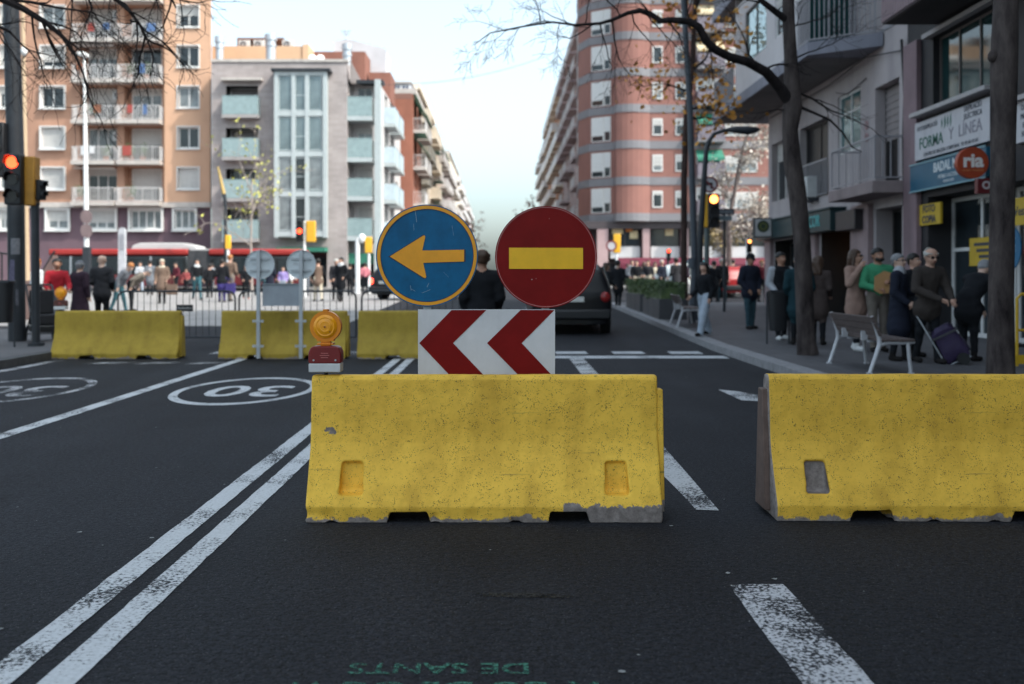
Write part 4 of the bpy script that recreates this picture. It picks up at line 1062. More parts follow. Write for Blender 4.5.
# ================================================================== NEAR BUILDINGS ON THE RIGHT
XF = 9.0
LWALL = mat('pale_grey_render_near', (.40, .355, .36), .8, .12, .9, .12, dirt=.3); LWALL2 = mat('white_render_near', (.55, .52, .53), .8, .08, .8, dirt=.15)
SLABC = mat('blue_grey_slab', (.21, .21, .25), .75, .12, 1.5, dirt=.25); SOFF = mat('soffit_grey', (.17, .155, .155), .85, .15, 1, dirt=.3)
RAIL_G = mat('pale_railing', (.28, .27, .29), .5, .1, 4); PINKC = mat('pink_column', (.27, .2, .205), .75, .15, 1.5, dirt=.25)
TEALS = mat('teal_sign', (.012, .035, .04), .5, .15, 3); TEALL = mat('teal_letters', (.10, .42, .42), .5, .05, 1)
t = thing('apartment_building', 'pale grey corner block with an overhanging slab and a bar at street level', 'building', (XF, 28, gz(28)))
Y0, Y1 = 22.0, 33.4; M = face_x(XF, Y1, 0); l = lambda Y: Y1 - Y
yof = lambda px, xf=XF: F * xf / (px - CX)
ops = [(l(29.9), l(27.3), 3.6, 5.75, .35), (l(26.55), l(24.85), 4.55, 6.1, .18), (l(23.9), l(22.45), 3.5, 5.85, .4), (l(33.0), l(31.2), 3.8, 5.7, .3),
       (l(27.9), l(25.3), .12, 2.75, 1.6), (l(23.85), l(22.3), .12, 2.95, .7), (l(32.6), l(29.2), .12, 2.5, 1.2)]
b = MB(); wall(b, M, Y1 - Y0, 15.5, ops, deep=1); shell(b, XF, XF + 11, Y0, Y1, 0, 15.5, skip='-x')  # unseen upper height shaped low to let sun reach the crossing
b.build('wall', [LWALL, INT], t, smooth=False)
window(t, offs(M, l(29.9), .2, 3.6), 2.6, 2.15, mat('dim_glass', (.012, .012, .014), .35, .2, 1, spec=.15), .0, 2, .06, FRAME_D, name='balcony_door'); 
window(t, offs(M, l(26.55), .06, 4.55), 1.7, 1.55, GLASS_T, 0, 2, .06, transom=.68)
window(t, offs(M, l(23.9), .25, 3.5), 1.45, 2.35, MATS['dim_glass'], .55, 2, .06, FRAME_D, SHUT_D, name='balcony_door')
window(t, offs(M, l(33.0), .2, 3.8), 1.8, 1.9, GLASS_D, .3, 2, .06)
# first floor balcony with bar railings
def rail_balcony(x_out, ya, yb, z, th, rh, m=SLABC, ystep=.16):
    Mb = face_x(XF, yb, 0); L = yb - ya; d = XF - x_out
    b = MB(); b.box(0, L, -d, -.004, z - th, z, M=Mb); s = b.build('balcony', m, t, bevel=.015)
    r = MB(); bars(r, Mb, .05, L - .05, -d + .07, z + .06, z + rh, ystep, .007, .02)
    for xx in (.05, L - .05): bars(r, Mb @ frame((0, -1, 0), (1, 0, 0), (0, 0, 1), (xx, -.02, 0)), 0, d - .1, 0, z + .06, z + rh, ystep, .011, .022)
    r.build('railing', RAIL_G, s); return s
rail_balcony(8.2, 21.95, 24.9, 3.46, .27, 1.0, mat('brown_grey_slab', (.24, .19, .19), .8, .15, 2, dirt=.25))
r = MB(); bars(r, face_x(XF - .06, 29.95, 0), 0, 2.7, 0, 3.62, 4.6, .13, .011, .022); r.build('window_railing', RAIL_G, t)
ac_unit(t, face_x(XF - .02, 28.9, 3.58))
q = MB(); q.box(0, .2, -.3, 0, -.1, .0, M=face_x(XF - .004, 28.8, 3.58)); q.box(.5, .7, -.3, 0, -.1, 0, M=face_x(XF - .004, 28.8, 3.58)); q.build('wall_bracket', MET_D, t)
# big overhanging slabs, with the splayed near end
for z0, z1 in ((6.74, 7.06), (10.3, 10.62), (13.8, 14.1)):
    q = MB(); poly = [(8.96, 35.2), (7.5, 35.2), (7.5, 24.3), (8.85, 23.35), (8.96, 23.3)]
    vs = [(x, y, z) for z in (z0, z1) for x, y in poly]; n = len(poly)
    q.add(vs, [tuple(range(n - 1, -1, -1)), tuple(range(n, 2 * n))] + [(i, (i + 1) % n, (i + 1) % n + n, i + n) for i in range(n)]); q.add([(8.96, 35.2, z0), (12, 35.2, z0), (12, 33.45, z0), (8.96, 33.45, z0), (8.96, 35.2, z1), (12, 35.2, z1), (12, 33.45, z1), (8.96, 33.45, z1)], [(0, 1, 2, 3), (7, 6, 5, 4), (0, 4, 5, 1)])
    s = q.build('overhang_slab', SLABC, t, smooth=False)
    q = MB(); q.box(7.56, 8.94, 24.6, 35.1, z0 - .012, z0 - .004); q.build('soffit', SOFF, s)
    # enclosed gallery standing on the slab
    if z1 < 14:
        Mt = face_x(7.62, 32.2, 0); hh = z1 + 2.9
        q = MB(); wall(q, Mt, 6.9, 9.99 if z1 < 8 else 13.7, [(32.2 - 30.95, 32.2 - 28.5, z1 + .85, z1 + 2.45, .12), (32.2 - 27.6, 32.2 - 26.0, z1 + .85, z1 + 2.45, .12)], z0=z1 + .004)
        zt_ = 10.29 if z1 < 8 else 13.79
        q.box(7.62, 8.97, 32.2, 32.21, z1 + .004, zt_); q.box(7.62, 8.97, 25.29, 25.3, z1 + .004, zt_); q.build('gallery_wall', LWALL2, t, smooth=False); window(t, face_y(7.72, 25.2, z1 + .03), 1.2, 2.6, mat('deep_teal_glass', (.012, .05, .05), .15, .3, .9, spec=.3), 0, 2, .06, RAIL_G, name='balcony_door')
        window(t, offs(Mt, 32.2 - 30.95, .04, z1 + .85), 2.45, 1.6, GLASS_T if 0 else mat('sky_glass', (.3, .42, .42), .06, .2, .6, metal=.35, spec=.7), 0, 2, .06, FRAME_D)
        window(t, offs(Mt, 32.2 - 27.6, .04, z1 + .85), 1.6, 1.6, GLASS_D, .5, 2, .06)
        r = MB(); bars(r, face_x(7.56, 35.15, 0), .0, 2.9, 0, z1 + .05, z1 + 1.1, .1, .012, .025); bars(r, face_y(7.56, 35.12, 0), 0, 1.4, 0, z1 + .05, z1 + 1.1, .1, .012, .025); r.build('railing', RAIL_G, s); r = MB()
        # near railing follows the splay
        d = Vector((8.85 - 7.56, 23.42 - 24.35, 0)).normalized(); Msp = frame((d.x, d.y, 0), (-d.y, d.x, 0), (0, 0, 1), (7.57, 24.36, 0))
        bars(r, Msp, 0, 1.56, 0, z1 + .05, z1 + 1.25, .12, .012, .025); bars(r, face_x(7.56, 25.28, 0), .0, .9, 0, z1 + .05, z1 + 1.25, .12, .012, .025); r.build('railing', RAIL_G, s)
        window(t, offs(face_x(XF, 25.2, 0), 0.0, -.02, z1 + .02), 2.6, 2.6, GLASS_T, 0, 2, .07, RAIL_G, name='balcony_door')
# ground floor: columns, bar front, dark door, sign
for ya, yb in ((25.2, 24.0), (29.15, 28.05), (33.35, 32.7)):
    q = MB(); q.box(XF - .14, XF - .004, yb, ya, .13, 3.1); q.build('column', PINKC, t, bevel=.01)
q = MB(); q.box(XF - .42, XF - .01, 25.9, 33.3, 2.55, 3.1); q.box(XF - .46, XF - .005, 25.85, 33.35, 3.102, 3.16); fa = q.build('shop_fascia', TEALS, t, bevel=.01)
text('fascia_lettering', 'LICOR', .46, TEALL, fa, face_x(XF - .425, 27.35, 2.83), sx=.95, depth=.012)
q = MB(); q.box(XF - .35, XF - .02, 24.3, 25.7, 2.5, 3.0); q.build('sign_box', mat('brown_sign_box', (.03, .026, .03), .5, .1, 2), t, bevel=.02)
WARML = mat('warm_lamp', (.9, .45, .15), .4, 0, 1, emit=((1, .42, .12), 6.0))
for yy, z, dx, r in ((27.2, 1.95, 1.2, .06), (26.5, 1.98, 1.3, .06), (25.8, 1.92, 1.0, .05), (27.4, 1.25, 1.3, .03), (26.9, 1.25, 1.3, .03), (26.3, 1.25, 1.3, .03), (26.0, 1.25, 1.3, .03)):
    q = MB(); q.ellip((XF + dx, yy, z), (r, r, r), 10, 6); q.cyl((XF + dx, yy, z), (XF + dx, yy, 2.7), .006, n=5, mi=1); q.build('bar_lamp', [WARML, MET_D], t)
q = MB(); q.box(XF + .9, XF + 1.5, 25.35, 27.85, .12, 1.2); q.box(XF + .85, XF + 1.5, 25.32, 27.88, 1.2, 1.26); q.build('bar_counter', mat('dark_wood', (.05, .03, .022), .5, .2, 5), t)
window(t, offs(M, l(23.85), .4, .13), 1.55, 2.8, mat('black_glass', (.006, .007, .008), .6, 0, 1, spec=.1), 0, 2, .06, FRAME_D, name='entrance_door')
window(t, offs(M, l(32.6), .5, .13), 3.4, 2.35, GLASS_D, 0, 3, .07, FRAME_D, name='shop_front')
q = MB(); q.box(XF - .06, XF - .005, 24.9, 25.1, 1.95, 2.5); q.build('wall_plaque', mat('ochre_plaque', (.35, .2, .08), .6, .1, 3), t)
q = MB(); q.tube([(XF - .05, 22.06, 2.9), (XF - .06, 22.08, 4.4), (XF - .04, 22.05, 5.3), (XF - .09, 22.1, 6.6)], .035, 8); q.tube([(XF - .03, 22.3, 6.4), (XF - .2, 24.0, 6.62), (XF - .12, 27.0, 6.5), (XF - .05, 33, 6.6)], .015, 6); q.tube([(XF - .03, 24.4, 6.2), (XF - .1, 25.5, 6.0), (XF - .03, 26.6, 6.25)], .012, 6); q.build('cable', BLACK, t)
q = MB()
for z in (5.05, 4.75): ring(q, .07, .11, -.01, 0, 14, M=face_x(XF - .01, 24.42, z))
q.build('wall_ornament', mat('faded_rose', (.33, .19, .2), .8, 0, 1), t)
# clock-like sign projecting at the far corner
q = thing('hanging_sign', 'white box sign with a dark round emblem projecting from the corner of the bar', 'sign', (8.3, 31.5, 2.9))
b = MB(); b.box(8.02, 8.6, 31.46, 31.6, 2.58, 3.2); s = b.build('sign_box', MET_D, q, bevel=.01)
b = MB(); b.box(8.06, 8.56, 31.445, 31.458, 2.62, 3.16); b.build('sign_face', mat('sign_face_pale', (.45, .44, .44), .5, .1, 4), s)
b = MB(); disc(b, .19, 0, .008, 32, M=face_y(8.31, 31.435, 2.93)); b.build('emblem', mat('emblem_dark', (.03, .045, .03), .5, .1, 3), s)
b = MB(); ring(b, .08, .12, 0, .006, 24, M=face_y(8.31, 31.427, 2.93)); b.build('emblem_ring', mat('emblem_olive', (.12, .13, .03), .5, 0, 1), s)
b = MB(); b.box(8.6, 8.98, 31.5, 31.55, 3.1, 3.16); b.box(8.6, 8.98, 31.5, 31.55, 2.62, 2.68); b.build('bracket', MET_D, q)

# ------------------------------------------------------------------ the dark shop building nearest on the right
t = thing('apartment_building', 'dark building at the right edge with a shop under white and blue signboards', 'building', (XF, 15, .12))
DWALL = mat('dark_stone', (.022, .021, .024), .6, .2, 1.2, .1, dirt=.2); DPINK = mat('mauve_pilaster', (.22, .15, .165), .75, .15, 1.4, dirt=.25); CORR = mat('rose_cladding', (.235, .165, .18), .65, .1, 2)
Y0, Y1 = -30.0, 21.96; M = face_x(XF, Y1, 0); l = lambda Y: Y1 - Y  # unseen run behind the camera and unseen height added to shade the foreground
ops = [(l(20.7), l(18.1), 4.85, 6.3, .3), (l(20.95), l(14.6), .12, 3.0, .9), (l(13), l(8), .12, 3.0, .5), (l(6), l(1), .12, 3.0, .5), (l(13.6), l(9), 4.4, 6.3, .3)]
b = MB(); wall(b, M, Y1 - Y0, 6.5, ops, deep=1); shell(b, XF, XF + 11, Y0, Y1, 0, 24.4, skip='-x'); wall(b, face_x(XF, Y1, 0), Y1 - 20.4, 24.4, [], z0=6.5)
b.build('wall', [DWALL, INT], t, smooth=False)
q = MB(); q.box(XF - .12, XF - .004, 21.25, 21.95, .13, 6.4); q.build('pilaster', DPINK, t, bevel=.01)
XO = 7.83
q = MB(); q.box(XO, XF - .004, Y0, 20.4, 6.5, 24.4); up = q.build('upper_storeys', mat('dark_render', (.10, .08, .085), .8, .15, 1), t)
q = MB()
yy = 20.38
while yy > 8: q.box(XO - .03, XO - .002, yy - .09, yy, 6.53, 8.0); yy -= .125
q.build('cladding', CORR, up)
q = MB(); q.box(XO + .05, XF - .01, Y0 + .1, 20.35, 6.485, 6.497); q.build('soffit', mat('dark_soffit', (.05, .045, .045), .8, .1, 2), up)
window(t, offs(M, l(20.7), .14, 4.85), 2.6, 1.45, mat('dark_teal_glass', (.012, .035, .036), .05, .3, .8, spec=.7), 0, 3, .05, mat('bronze_frame', (.13, .11, .105), .45, .1, 3))
window(t, offs(M, l(13.6), .14, 4.4), 4.6, 1.9, GLASS_D, 0, 4, .05, FRAME_D)
q = MB(); q.box(XF - .3, XF + .1, 17.9, 21.2, 4.70, 4.79); q.build('window_sill', mat('pale_sill', (.4, .37, .37), .6, .1, 3), t, bevel=.01)
q = MB(); q.box(XF - .16, XF - .01, 17.7, 20.9, 6.31, 6.40); q.build('window_head', MATS['pale_sill'], t)
# signboards
SW2 = mat('signboard_white', (.5, .49, .52), .5, .06, 3, dirt=.2); DKG = mat('letter_dark', (.03, .04, .06), .5, 0, 1); GRN = mat('letter_green', (.005, .11, .07), .5, 0, 1); GRYL = mat('letter_grey', (.22, .21, .25), .5, 0, 1)
xs = XF - .13
ya, yb, z0, z1 = 21.3, 18.05, 3.80, 4.60
q = MB(); q.box(xs, XF - .006, yb, ya, z0, z1); sg = q.build('signboard', SW2, t, bevel=.008)
ym = (ya + yb) / 2; fx = lambda y, z: face_x(xs - .004, y, z)
text('signboard_lettering', 'FORMA', .34, GRN, sg, fx(20.5, 4.12), sx=1.0, bold=.002); text('signboard_lettering', 'Y  LÍNEA', .34, GRYL, sg, fx(19.0, 4.14), sx=1.05)
text('signboard_lettering', 'FOTODEPILACIÓ', .135, DKG, sg, fx(20.68, 4.45), sx=.95); text('signboard_lettering', 'DEPILACIÓ', .15, DKG, sg, fx(18.68, 4.53), sx=.95); text('signboard_lettering', 'ELÈCTRICA', .15, DKG, sg, fx(18.68, 4.38), sx=.95)
text('signboard_lettering', 'CENTRE DE BELLESA CORPORAL  93 49 60 43 64', .105, DKG, sg, fx(19.66, 3.88), sx=1.06)
q = MB()
for k, (w_, h_) in enumerate(((.05, .2), (.07, .28), (.06, .24), (.05, .3))):
    q.prism([(-.26 + k * .13, -.5 * h_), (-.26 + k * .13 + w_, -.1 * h_), (-.26 + k * .13 + w_ * .6, .5 * h_), (-.26 + k * .13 - .01, .2 * h_)], .003, M=fx(19.75, 4.42))
q.build('signboard_emblem', GRN, sg, smooth=False)
xs2 = XF - .17; q = MB(); q.box(xs2, XF - .006, 18.1, 21.45, 3.16, 3.70); bs = q.build('signboard', mat('signboard_blue', (.012, .10, .17), .4, .1, 3, dirt=.15), t, bevel=.008)
q = MB(); q.box(xs2 - .02, xs2 - .002, 18.1, 21.45, 3.70, 3.73); q.box(xs2 - .02, xs2 - .002, 18.1, 21.45, 3.13, 3.16); q.build('signboard_edge', mat('pale_blue_edge', (.2, .35, .4), .5, 0, 1), bs)
LTR = mat('letter_white', (.62, .66, .68), .5, 0, 1); f2 = lambda y, z: face_x(xs2 - .004, y, z)
text('signboard_lettering', 'BADAL MOBIL', .27, LTR, bs, f2(19.5, 3.54), sx=.92, bold=.006); text('signboard_lettering', 'MÒBILS I ACCESSORIS', .105, LTR, bs, f2(19.55, 3.34)); text('signboard_lettering', 'REPARACIONS', .07, LTR, bs, f2(19.6, 3.235))
# round red projecting sign
s1 = thing('hanging_sign', 'round orange red sign with white lower case letters projecting over the shop', 'sign', (8.5, 18, 3.41))
xc, zc = X(971.5, 18.0), Z(163, 18.0)
b = MB(); disc(b, .285, -.06, .06, 48, M=face_y(xc, 18.0, zc)); d_ = b.build('sign_disc', mat('sign_orange_red', (.36, .055, .02), .4, .1, 6), s1, bevel=.006)
text('sign_lettering', 'ria', .34, mat('letter_bright', (.75, .7, .68), .5, 0, 1), d_, face_y(xc, 17.935, zc + .03), bold=.012, sx=1.05)
text('sign_lettering', 'MONEY TRANSFER', .045, mat('letter_orange', (.65, .25, .1), .5, 0, 1), d_, face_y(xc, 17.935, zc - .14))
b = MB(); b.box(xc + .28, XF - .17, 17.98, 18.02, zc - .02, zc + .02); b.build('bracket', MET_D, s1)
s1 = thing('hanging_sign', 'small dark red square sign with a pale ring, hanging below the round orange red one', 'sign', (8.5, 17.7, 2.9))
xc2, zc2 = X(984.5, 17.7), Z(186.5, 17.7)
b = MB(); b.box(xc2 - .15, xc2 + .15, 17.64, 17.76, zc2 - .13, zc2 + .14); d_ = b.build('sign_box', mat('sign_dark_red', (.11, .012, .016), .4, .1, 6), s1, bevel=.008)
b = MB(); ring(b, .042, .072, 0, .006, 28, M=face_y(xc2, 17.63, zc2 + .02)); b.build('emblem', mat('emblem_white', (.5, .46, .47), .5, 0, 1), d_)
b = MB(); b.box(xc2 + .15, XF - .006, 17.68, 17.72, zc2 - .02, zc2 + .02); b.build('bracket', MET_D, s1)
# shop front with posters
YEP = mat('poster_yellow', (.50, .33, .02), .5, .08, 4)
q = MB(); q.box(XF - .05, XF - .004, 20.25, 21.3, 2.42, 2.86); yp = q.build('yellow_sign', YEP, t)
text('yellow_sign_lettering', 'FOTO\nCOPIA', .22, DKG, yp, face_x(XF - .056, 20.78, 2.64), bold=.006)
Ms = offs(M, l(20.95), .5, .13)
window(t, Ms, 2.6, 2.85, GLASS_D, 0, 2, .09, FRAME_W, transom=.62, name='shop_door')
window(t, offs(M, l(18.3), .5, .13), 3.7, 2.85, GLASS_D, 0, 2, .09, FRAME_W, transom=.8, name='shop_window')
q = MB(); q.box(XF + .02, XF + .14, 18.2, 18.32, .13, 2.99); q.build('door_jamb', FRAME_W, t)
q = MB(); q.box(XF + .38, XF + .42, 18.7, 19.9, 1.55, 2.1); pp = q.build('poster', YEP, t); q = MB()
for k in range(3): q.box(-.4 + .1 * k, .3, -.004, -.001, .1 - k * .12, .16 - k * .12, M=face_x(XF + .378, 19.3, 1.84))
q.build('poster_lines', DKG, pp)
q = MB(); q.box(XF + .1, XF + .14, 16.9, 18.18, 2.24, 2.72); pp = q.build('yellow_sign', YEP, t); text('yellow_sign_lettering', 'W  Western', .24, DKG, pp, face_x(XF + .098, 17.5, 2.48), bold=.004)
q = MB(); disc(q, .3, 0, .02, 28, M=face_x(XF + .12, 17.75, 1.85) @ Matrix.Diagonal((1, 1, 1.25, 1))); pp = q.build('blue_poster', mat('poster_blue', (.01, .12, .24), .5, .1, 4), t); text('blue_poster_lettering', 'TOT\nA 1€', .14, LTR, pp, face_x(XF + .112, 17.75, 1.9))
GOODS = [mat('goods_red', (.3, .03, .03), .5, .2, 9), mat('goods_white', (.45, .45, .46), .5, .2, 9), mat('goods_blue', (.03, .1, .3), .5, .2, 9), mat('goods_yellow', (.55, .33, .03), .5, .2, 9), mat('goods_pink', (.45, .12, .2), .5, .2, 9)]
for zz in (.5, .95, 1.4):
    q = MB(); q.box(XF + .55, XF + .85, 15.0, 18.0, zz - .03, zz); sh = q.build('display_shelf', mat('shelf_grey', (.15, .15, .16), .5, .1, 3), t)
    for i in range(9):
        y_ = 15.2 + i * .32; q = MB(); hh = rnd.uniform(.1, .3); q.box(XF + .58, XF + .75, y_, y_ + rnd.uniform(.12, .26), zz + .002, zz + hh); q.build('boxed_goods', GOODS[rnd.randrange(5)], sh)
q = MB(); q.box(XF - .02, XF - .004, 12.0, 15.5, 3.35, 4.75); q.box(XF - .14, XF - .005, 14.9, 17.2, 3.62, 4.32); w2 = q.build('signboard', SW2, t)
[text('signboard_lettering', s_, .13, DKG, w2, face_x(XF - .145, 16.6, 4.2 - .15 * k_)) for k_, s_ in enumerate(('DEPILACIÓ', 'MASSATGES', 'ESTÈTICA', 'SOLÀRIUM'))]
q = MB(); q.box(XF - .25, XF - .145, 14.8, 17.3, 4.32, 4.4); q.build('signboard_hood', MATS['pale_sill'], t)
# ================================================================== STREET FURNITURE
WOODB = mat('weathered_bench_wood', (.10, .075, .07), .6, .25, 14, .2); BENCHM = mat('bench_cast_aluminium', (.50, .50, .53), .4, .1, 8, metal=.2)


def bench(label):
    t = thing('bench', label, 'bench', (0, 0, 0), 0, 'white framed wooden benches along the kerb')
    L = 1.52
    for k, y in enumerate((0.0, L)):
        b = MB()
        b.tube([(-.02, y, 0), (.05, y, .2), (.105, y, .37), (.10, y, .46), (.055, y, .60), (.005, y, .72)], [.026, .026, .03, .03, .027, .024], 8)
        b.tube([(.09, y, .36), (.2, y, .39), (.4, y, .39), (.54, y, .40)], [.026, .026, .024, .02], 8)
        b.tube([(.46, y, .385), (.475, y, .2), (.5, y, 0)], [.026, .024, .024], 8)
        b.box(-.05, .01, y - .03, y + .03, 0, .02); b.box(.47, .53, y - .03, y + .03, 0, .02)
        b.build('leg_frame', BENCHM, t)
    for y in (.4, 1.12):
        b = MB(); b.box(.1, .48, y - .02, y + .02, .375, .40); b.box(.02, .10, y - .015, y + .015, .40, .52); b.build('bracket', BENCHM, t)
    b = MB()
    for k in range(4): b.box(.12 + k * .105, .215 + k * .105, -.04, L + .04, .405, .44)
    b.build('seat', WOODB, t, bevel=.006)
    b = MB()
    for k in range(3):
        z = .47 + k * .082; x = .085 - k * .035
        b.add([(x, -.05, z), (x + .035, -.05, z + .01), (x + .035, L + .05, z + .01), (x, L + .05, z), (x - .033, -.05, z + .076), (x + .0, -.05, z + .084), (x + .0, L + .05, z + .084), (x - .033, L + .05, z + .076)], [(0, 1, 2, 3), (7, 6, 5, 4), (0, 4, 5, 1), (1, 5, 6, 2), (2, 6, 7, 3), (3, 7, 4, 0)])
    b.build('backrest', WOODB, t, smooth=False)
    return t


b0 = bench('wooden bench with white cast frame on the pavement beyond the right barrier')
b0.matrix_basis = Matrix.Translation((4.62, 12.4, .12)); W[b0] = b0.matrix_basis.copy()
dup(b0, (3.98, 22.3, .12 + gz(22.6)), R(-4), 'white framed bench beside the hedge planters and the woman in pale jeans')

# planters with box hedges
HEDGE = leaf_mat('hedge_leaves', (.03, .055, .018), (.09, .13, .04)); PLB = mat('planter_slate', (.05, .05, .056), .6, .15, 4)
for i, (y0, y1, lb) in enumerate(((25.3, 28.3, 'dark planter box with a clipped hedge, the nearer of the two behind the second bench'), (28.8, 32.0, 'dark planter box with a clipped hedge, the farther of the two along the kerb'))):
    z = gz(y0) + .12; t = thing('hedge_planter', lb, 'planter', (4.4, (y0 + y1) / 2, z), 0, 'hedge planters along the kerb')
    b = MB()
    for k in range(3): b.box(4.05, 4.75, y0 + k * (y1 - y0) / 3 + .01, y0 + (k + 1) * (y1 - y0) / 3 - .01, z, z + .52)
    b.build('box', PLB, t, bevel=.012)
    b = MB()
    for k in range(2600):
        c = Vector((rnd.uniform(4.01, 4.79), rnd.uniform(y0, y1), z + .5 + .42 * rnd.random() ** .6)); c.z += .08 * noise.noise(c * 2.5) * 2
        d = Vector((rnd.gauss(0, 1), rnd.gauss(0, 1), rnd.gauss(.6, .8))).normalized(); a = d.orthogonal().normalized(); e = d.cross(a); r = rnd.uniform(.025, .05)
        b.add([c - a * r, c + e * r * .6, c + a * r, c - e * r * .6], [(0, 1, 2, 3)])
    b.box(4.1, 4.7, y0 + .05, y1 - .05, z + .45, z + .8); b.build('hedge', HEDGE, t, smooth=False)

# ------------------------------------------------------------------ traffic lights
REDL = mat('lit_red_lamp', (.9, .1, .03), .3, 0, 1, emit=((1, .045, .012), 3.2)); AMBL = mat('lit_amber_lamp', (.9, .35, .05), .3, 0, 1, emit=((1, .24, .05), 4.0))
DARKL = mat('unlit_lamp', (.02, .02, .022), .2, 0, 1)


def head(par, M, lit, s=1.0, back=BLACK, n=3, lamp=REDL, board=True):
    """signal head, lens faces local -y; origin at its centre"""
    hh = .32 * n * s
    b = MB(); b.box(-.16 * s, .16 * s, 0, .22 * s, -hh / 2, hh / 2, M=M); h = b.build('signal_head', back, par, bevel=.02 * s)
    for k in range(n):
        zc = hh / 2 - (.16 + .32 * k) * s; C = offs(M, 0, 0, zc)
        b = MB(); disc(b, .115 * s, -.012, .0, 24, M=C); b.build('lamp_lens', lamp if k == lit else DARKL, h)
        b = MB(); vs = []; fs = []
        for j in range(13):
            a = R(-10 + j * 200 / 12); vs += [(.13 * s * math.cos(a), 0, .13 * s * math.sin(a)), (.13 * s * math.cos(a), -(.17 if 3 < j < 9 else .1) * s, .13 * s * math.sin(a))]
        fs = [(2 * j, 2 * j + 1, 2 * j + 3, 2 * j + 2) for j in range(12)]; b.add(vs, fs, 0, C); b.build('visor', back, h)
    return h


def pole(par, pts, r, m, name='pole', n=10):
    b = MB(); b.tube(pts, r, n); return b.build(name, m, par)


# left: thick dark column, and the signal pole in front of it
p = foot(17, 341, .12)
t = thing('street_column', 'thick dark street column with stickers at the far left', 'street column', p)
Yc = p.y; r = 8.2 * Yc / F
pole(t, [p, (X(15.5, Yc), Yc, Z(160, Yc)), (X(9, Yc), Yc, Z(-60, Yc))], [r, r, r * .9], MET_D, n=20)
for z0, h_, a_, m_ in ((1.15, .5, 250, mat('sticker_violet', (.10, .09, .15), .5, .4, 20)), (1.75, .3, 285, mat('sticker_grey', (.16, .16, .18), .5, .4, 20)), (.8, .3, 275, mat('sticker_grey2', (.09, .09, .11), .5, .4, 20))):
    q = MB(); n_ = 7; vs = []
    for k in range(n_): a = R(a_ - 30 + k * 10); vs += [(p.x + (r + .004) * math.cos(a), p.y + (r + .004) * math.sin(a), z0), (p.x + (r + .004) * math.cos(a), p.y + (r + .004) * math.sin(a), z0 + h_)]
    q.add(vs, [(2 * k, 2 * k + 2, 2 * k + 3, 2 * k + 1) for k in range(n_ - 1)]); q.build('sticker', m_, t)
p = foot(36, 346, .12); Yp = p.y
t = thing('traffic_light', 'traffic light showing red on a dark pole at the far left', 'traffic light', p)
pole(t, [p, (X(35, Yp), Yp, Z(203, Yp))], .07, MET_D); pole(t, [p, p + Vector((0, 0, .06))], .14, MET_D, 'base')
s = 51 * Yp / F / .96
head(t, Matrix.Translation((X(19, Yp), Yp - .25, Z(180.5, Yp))), 0, s * .98)
q = MB(); q.box(X(27, Yp), X(37.5, Yp), Yp - .12, Yp + .12, Z(206, Yp), Z(157, Yp)); q.build('yellow_backplate', mat('signal_ochre', (.36, .17, .02), .5, .2, 5), t, bevel=.02)
Mh = Matrix.Translation((X(43, Yp), Yp, Z(190, Yp))) @ Matrix.Rotation(R(75), 4, 'Z'); head(t, Mh, 9, .55, n=2)
pole(t, [(X(20, Yp), Yp - .1, Z(180, Yp)), (X(35, Yp), Yp - .02, Z(180, Yp))], .025, MET_D, 'bracket'); 
p = foot(1, 352, .12)
t = thing('traffic_light', 'unlit dark traffic light cut by the left edge of the photo', 'traffic light', (X(-12, 18.5), 18.5, .12))
pole(t, [(X(-12, 18.5), 18.5, .12), (X(-12, 18.5), 18.5, Z(120, 18.5))], .07, MET_D); head(t, Matrix.Translation((X(-3, 18.5), 18.4, Z(150, 18.5))), 9, 1.05)
# slim pale pole beside the column
p = Vector((X(28, 30), 30, gz(30)))
t = thing('lamp_post', 'slim cream lamp post rising beside the dark column at the left', 'lamp post', p)
pole(t, [p, (X(22, 30), 30, Z(-40, 30))], [.08, .05], mat('cream_post', (.5, .36, .24), .6, .1, 3)); q = MB(); q.ellip((X(25.5, 30), 29.9, Z(52, 30)), (.1, .1, .14), 10, 8); q.build('junction_box', WHITE_M, t)
# white lamp post in front of the orange block
Yw = 50; p = Vector((X(87, Yw), Yw, gz(Yw)))
t = thing('lamp_post', 'tall white lamp post standing in front of the orange block', 'lamp post', p)
pole(t, [p, (X(85.5, Yw), Yw, Z(150, Yw)), (X(84.3, Yw), Yw, Z(57, Yw))], [.135, .1, .07], WHITE_M); q = MB(); q.box(-.2, .2, -.5, .2, 0, .16, M=Matrix.Translation((X(84.3, Yw), Yw, Z(57, Yw)))); q.build('lamp_head', WHITE_M, t, bevel=.04)
for py in (217, 231): q = MB(); disc(q, .35, 0, .02, 24, M=frame((.5, .866, 0), (-.866, .5, 0), (0, 0, 1), (X(88.5, Yw), Yw - .25, Z(py, Yw)))); q.build('round_sign', mat('sign_back_dark', (.1, .07, .075), .5, .2, 3), t)
q = MB(); q.box(X(84, Yw), X(90, Yw), Yw - .2, Yw + .2, gz(Yw), Z(247, Yw)); q.build('base_cabinet', MET_D, t)
# stone coloured totem with rounded top
Yw = 46; p = Vector((X(121.5, Yw), Yw, gz(Yw)))
t = thing('bus_stop_totem', 'pale bus stop totem with a rounded top in front of the bus', 'bus stop', p)
q = MB(); ww = 3.4 * Yw / F; zt_ = Z(231, Yw); q.prism([(-ww, 0), (ww, 0)] + [(ww * math.cos(R(a)), zt_ - p.z + ww * math.sin(R(a))) for a in range(0, 181, 20)], .18, M=Matrix.Translation(p)); q.build('panel', mat('totem_grey', (.42, .42, .45), .5, .2, 6), t)
q = MB(); q.box(-ww * .7, ww * .7, -.01, -.002, zt_ - p.z - .9, zt_ - p.z - .15, M=Matrix.Translation(p)); q.build('timetable', mat('timetable_grey', (.25, .25, .28), .4, .3, 8), t)
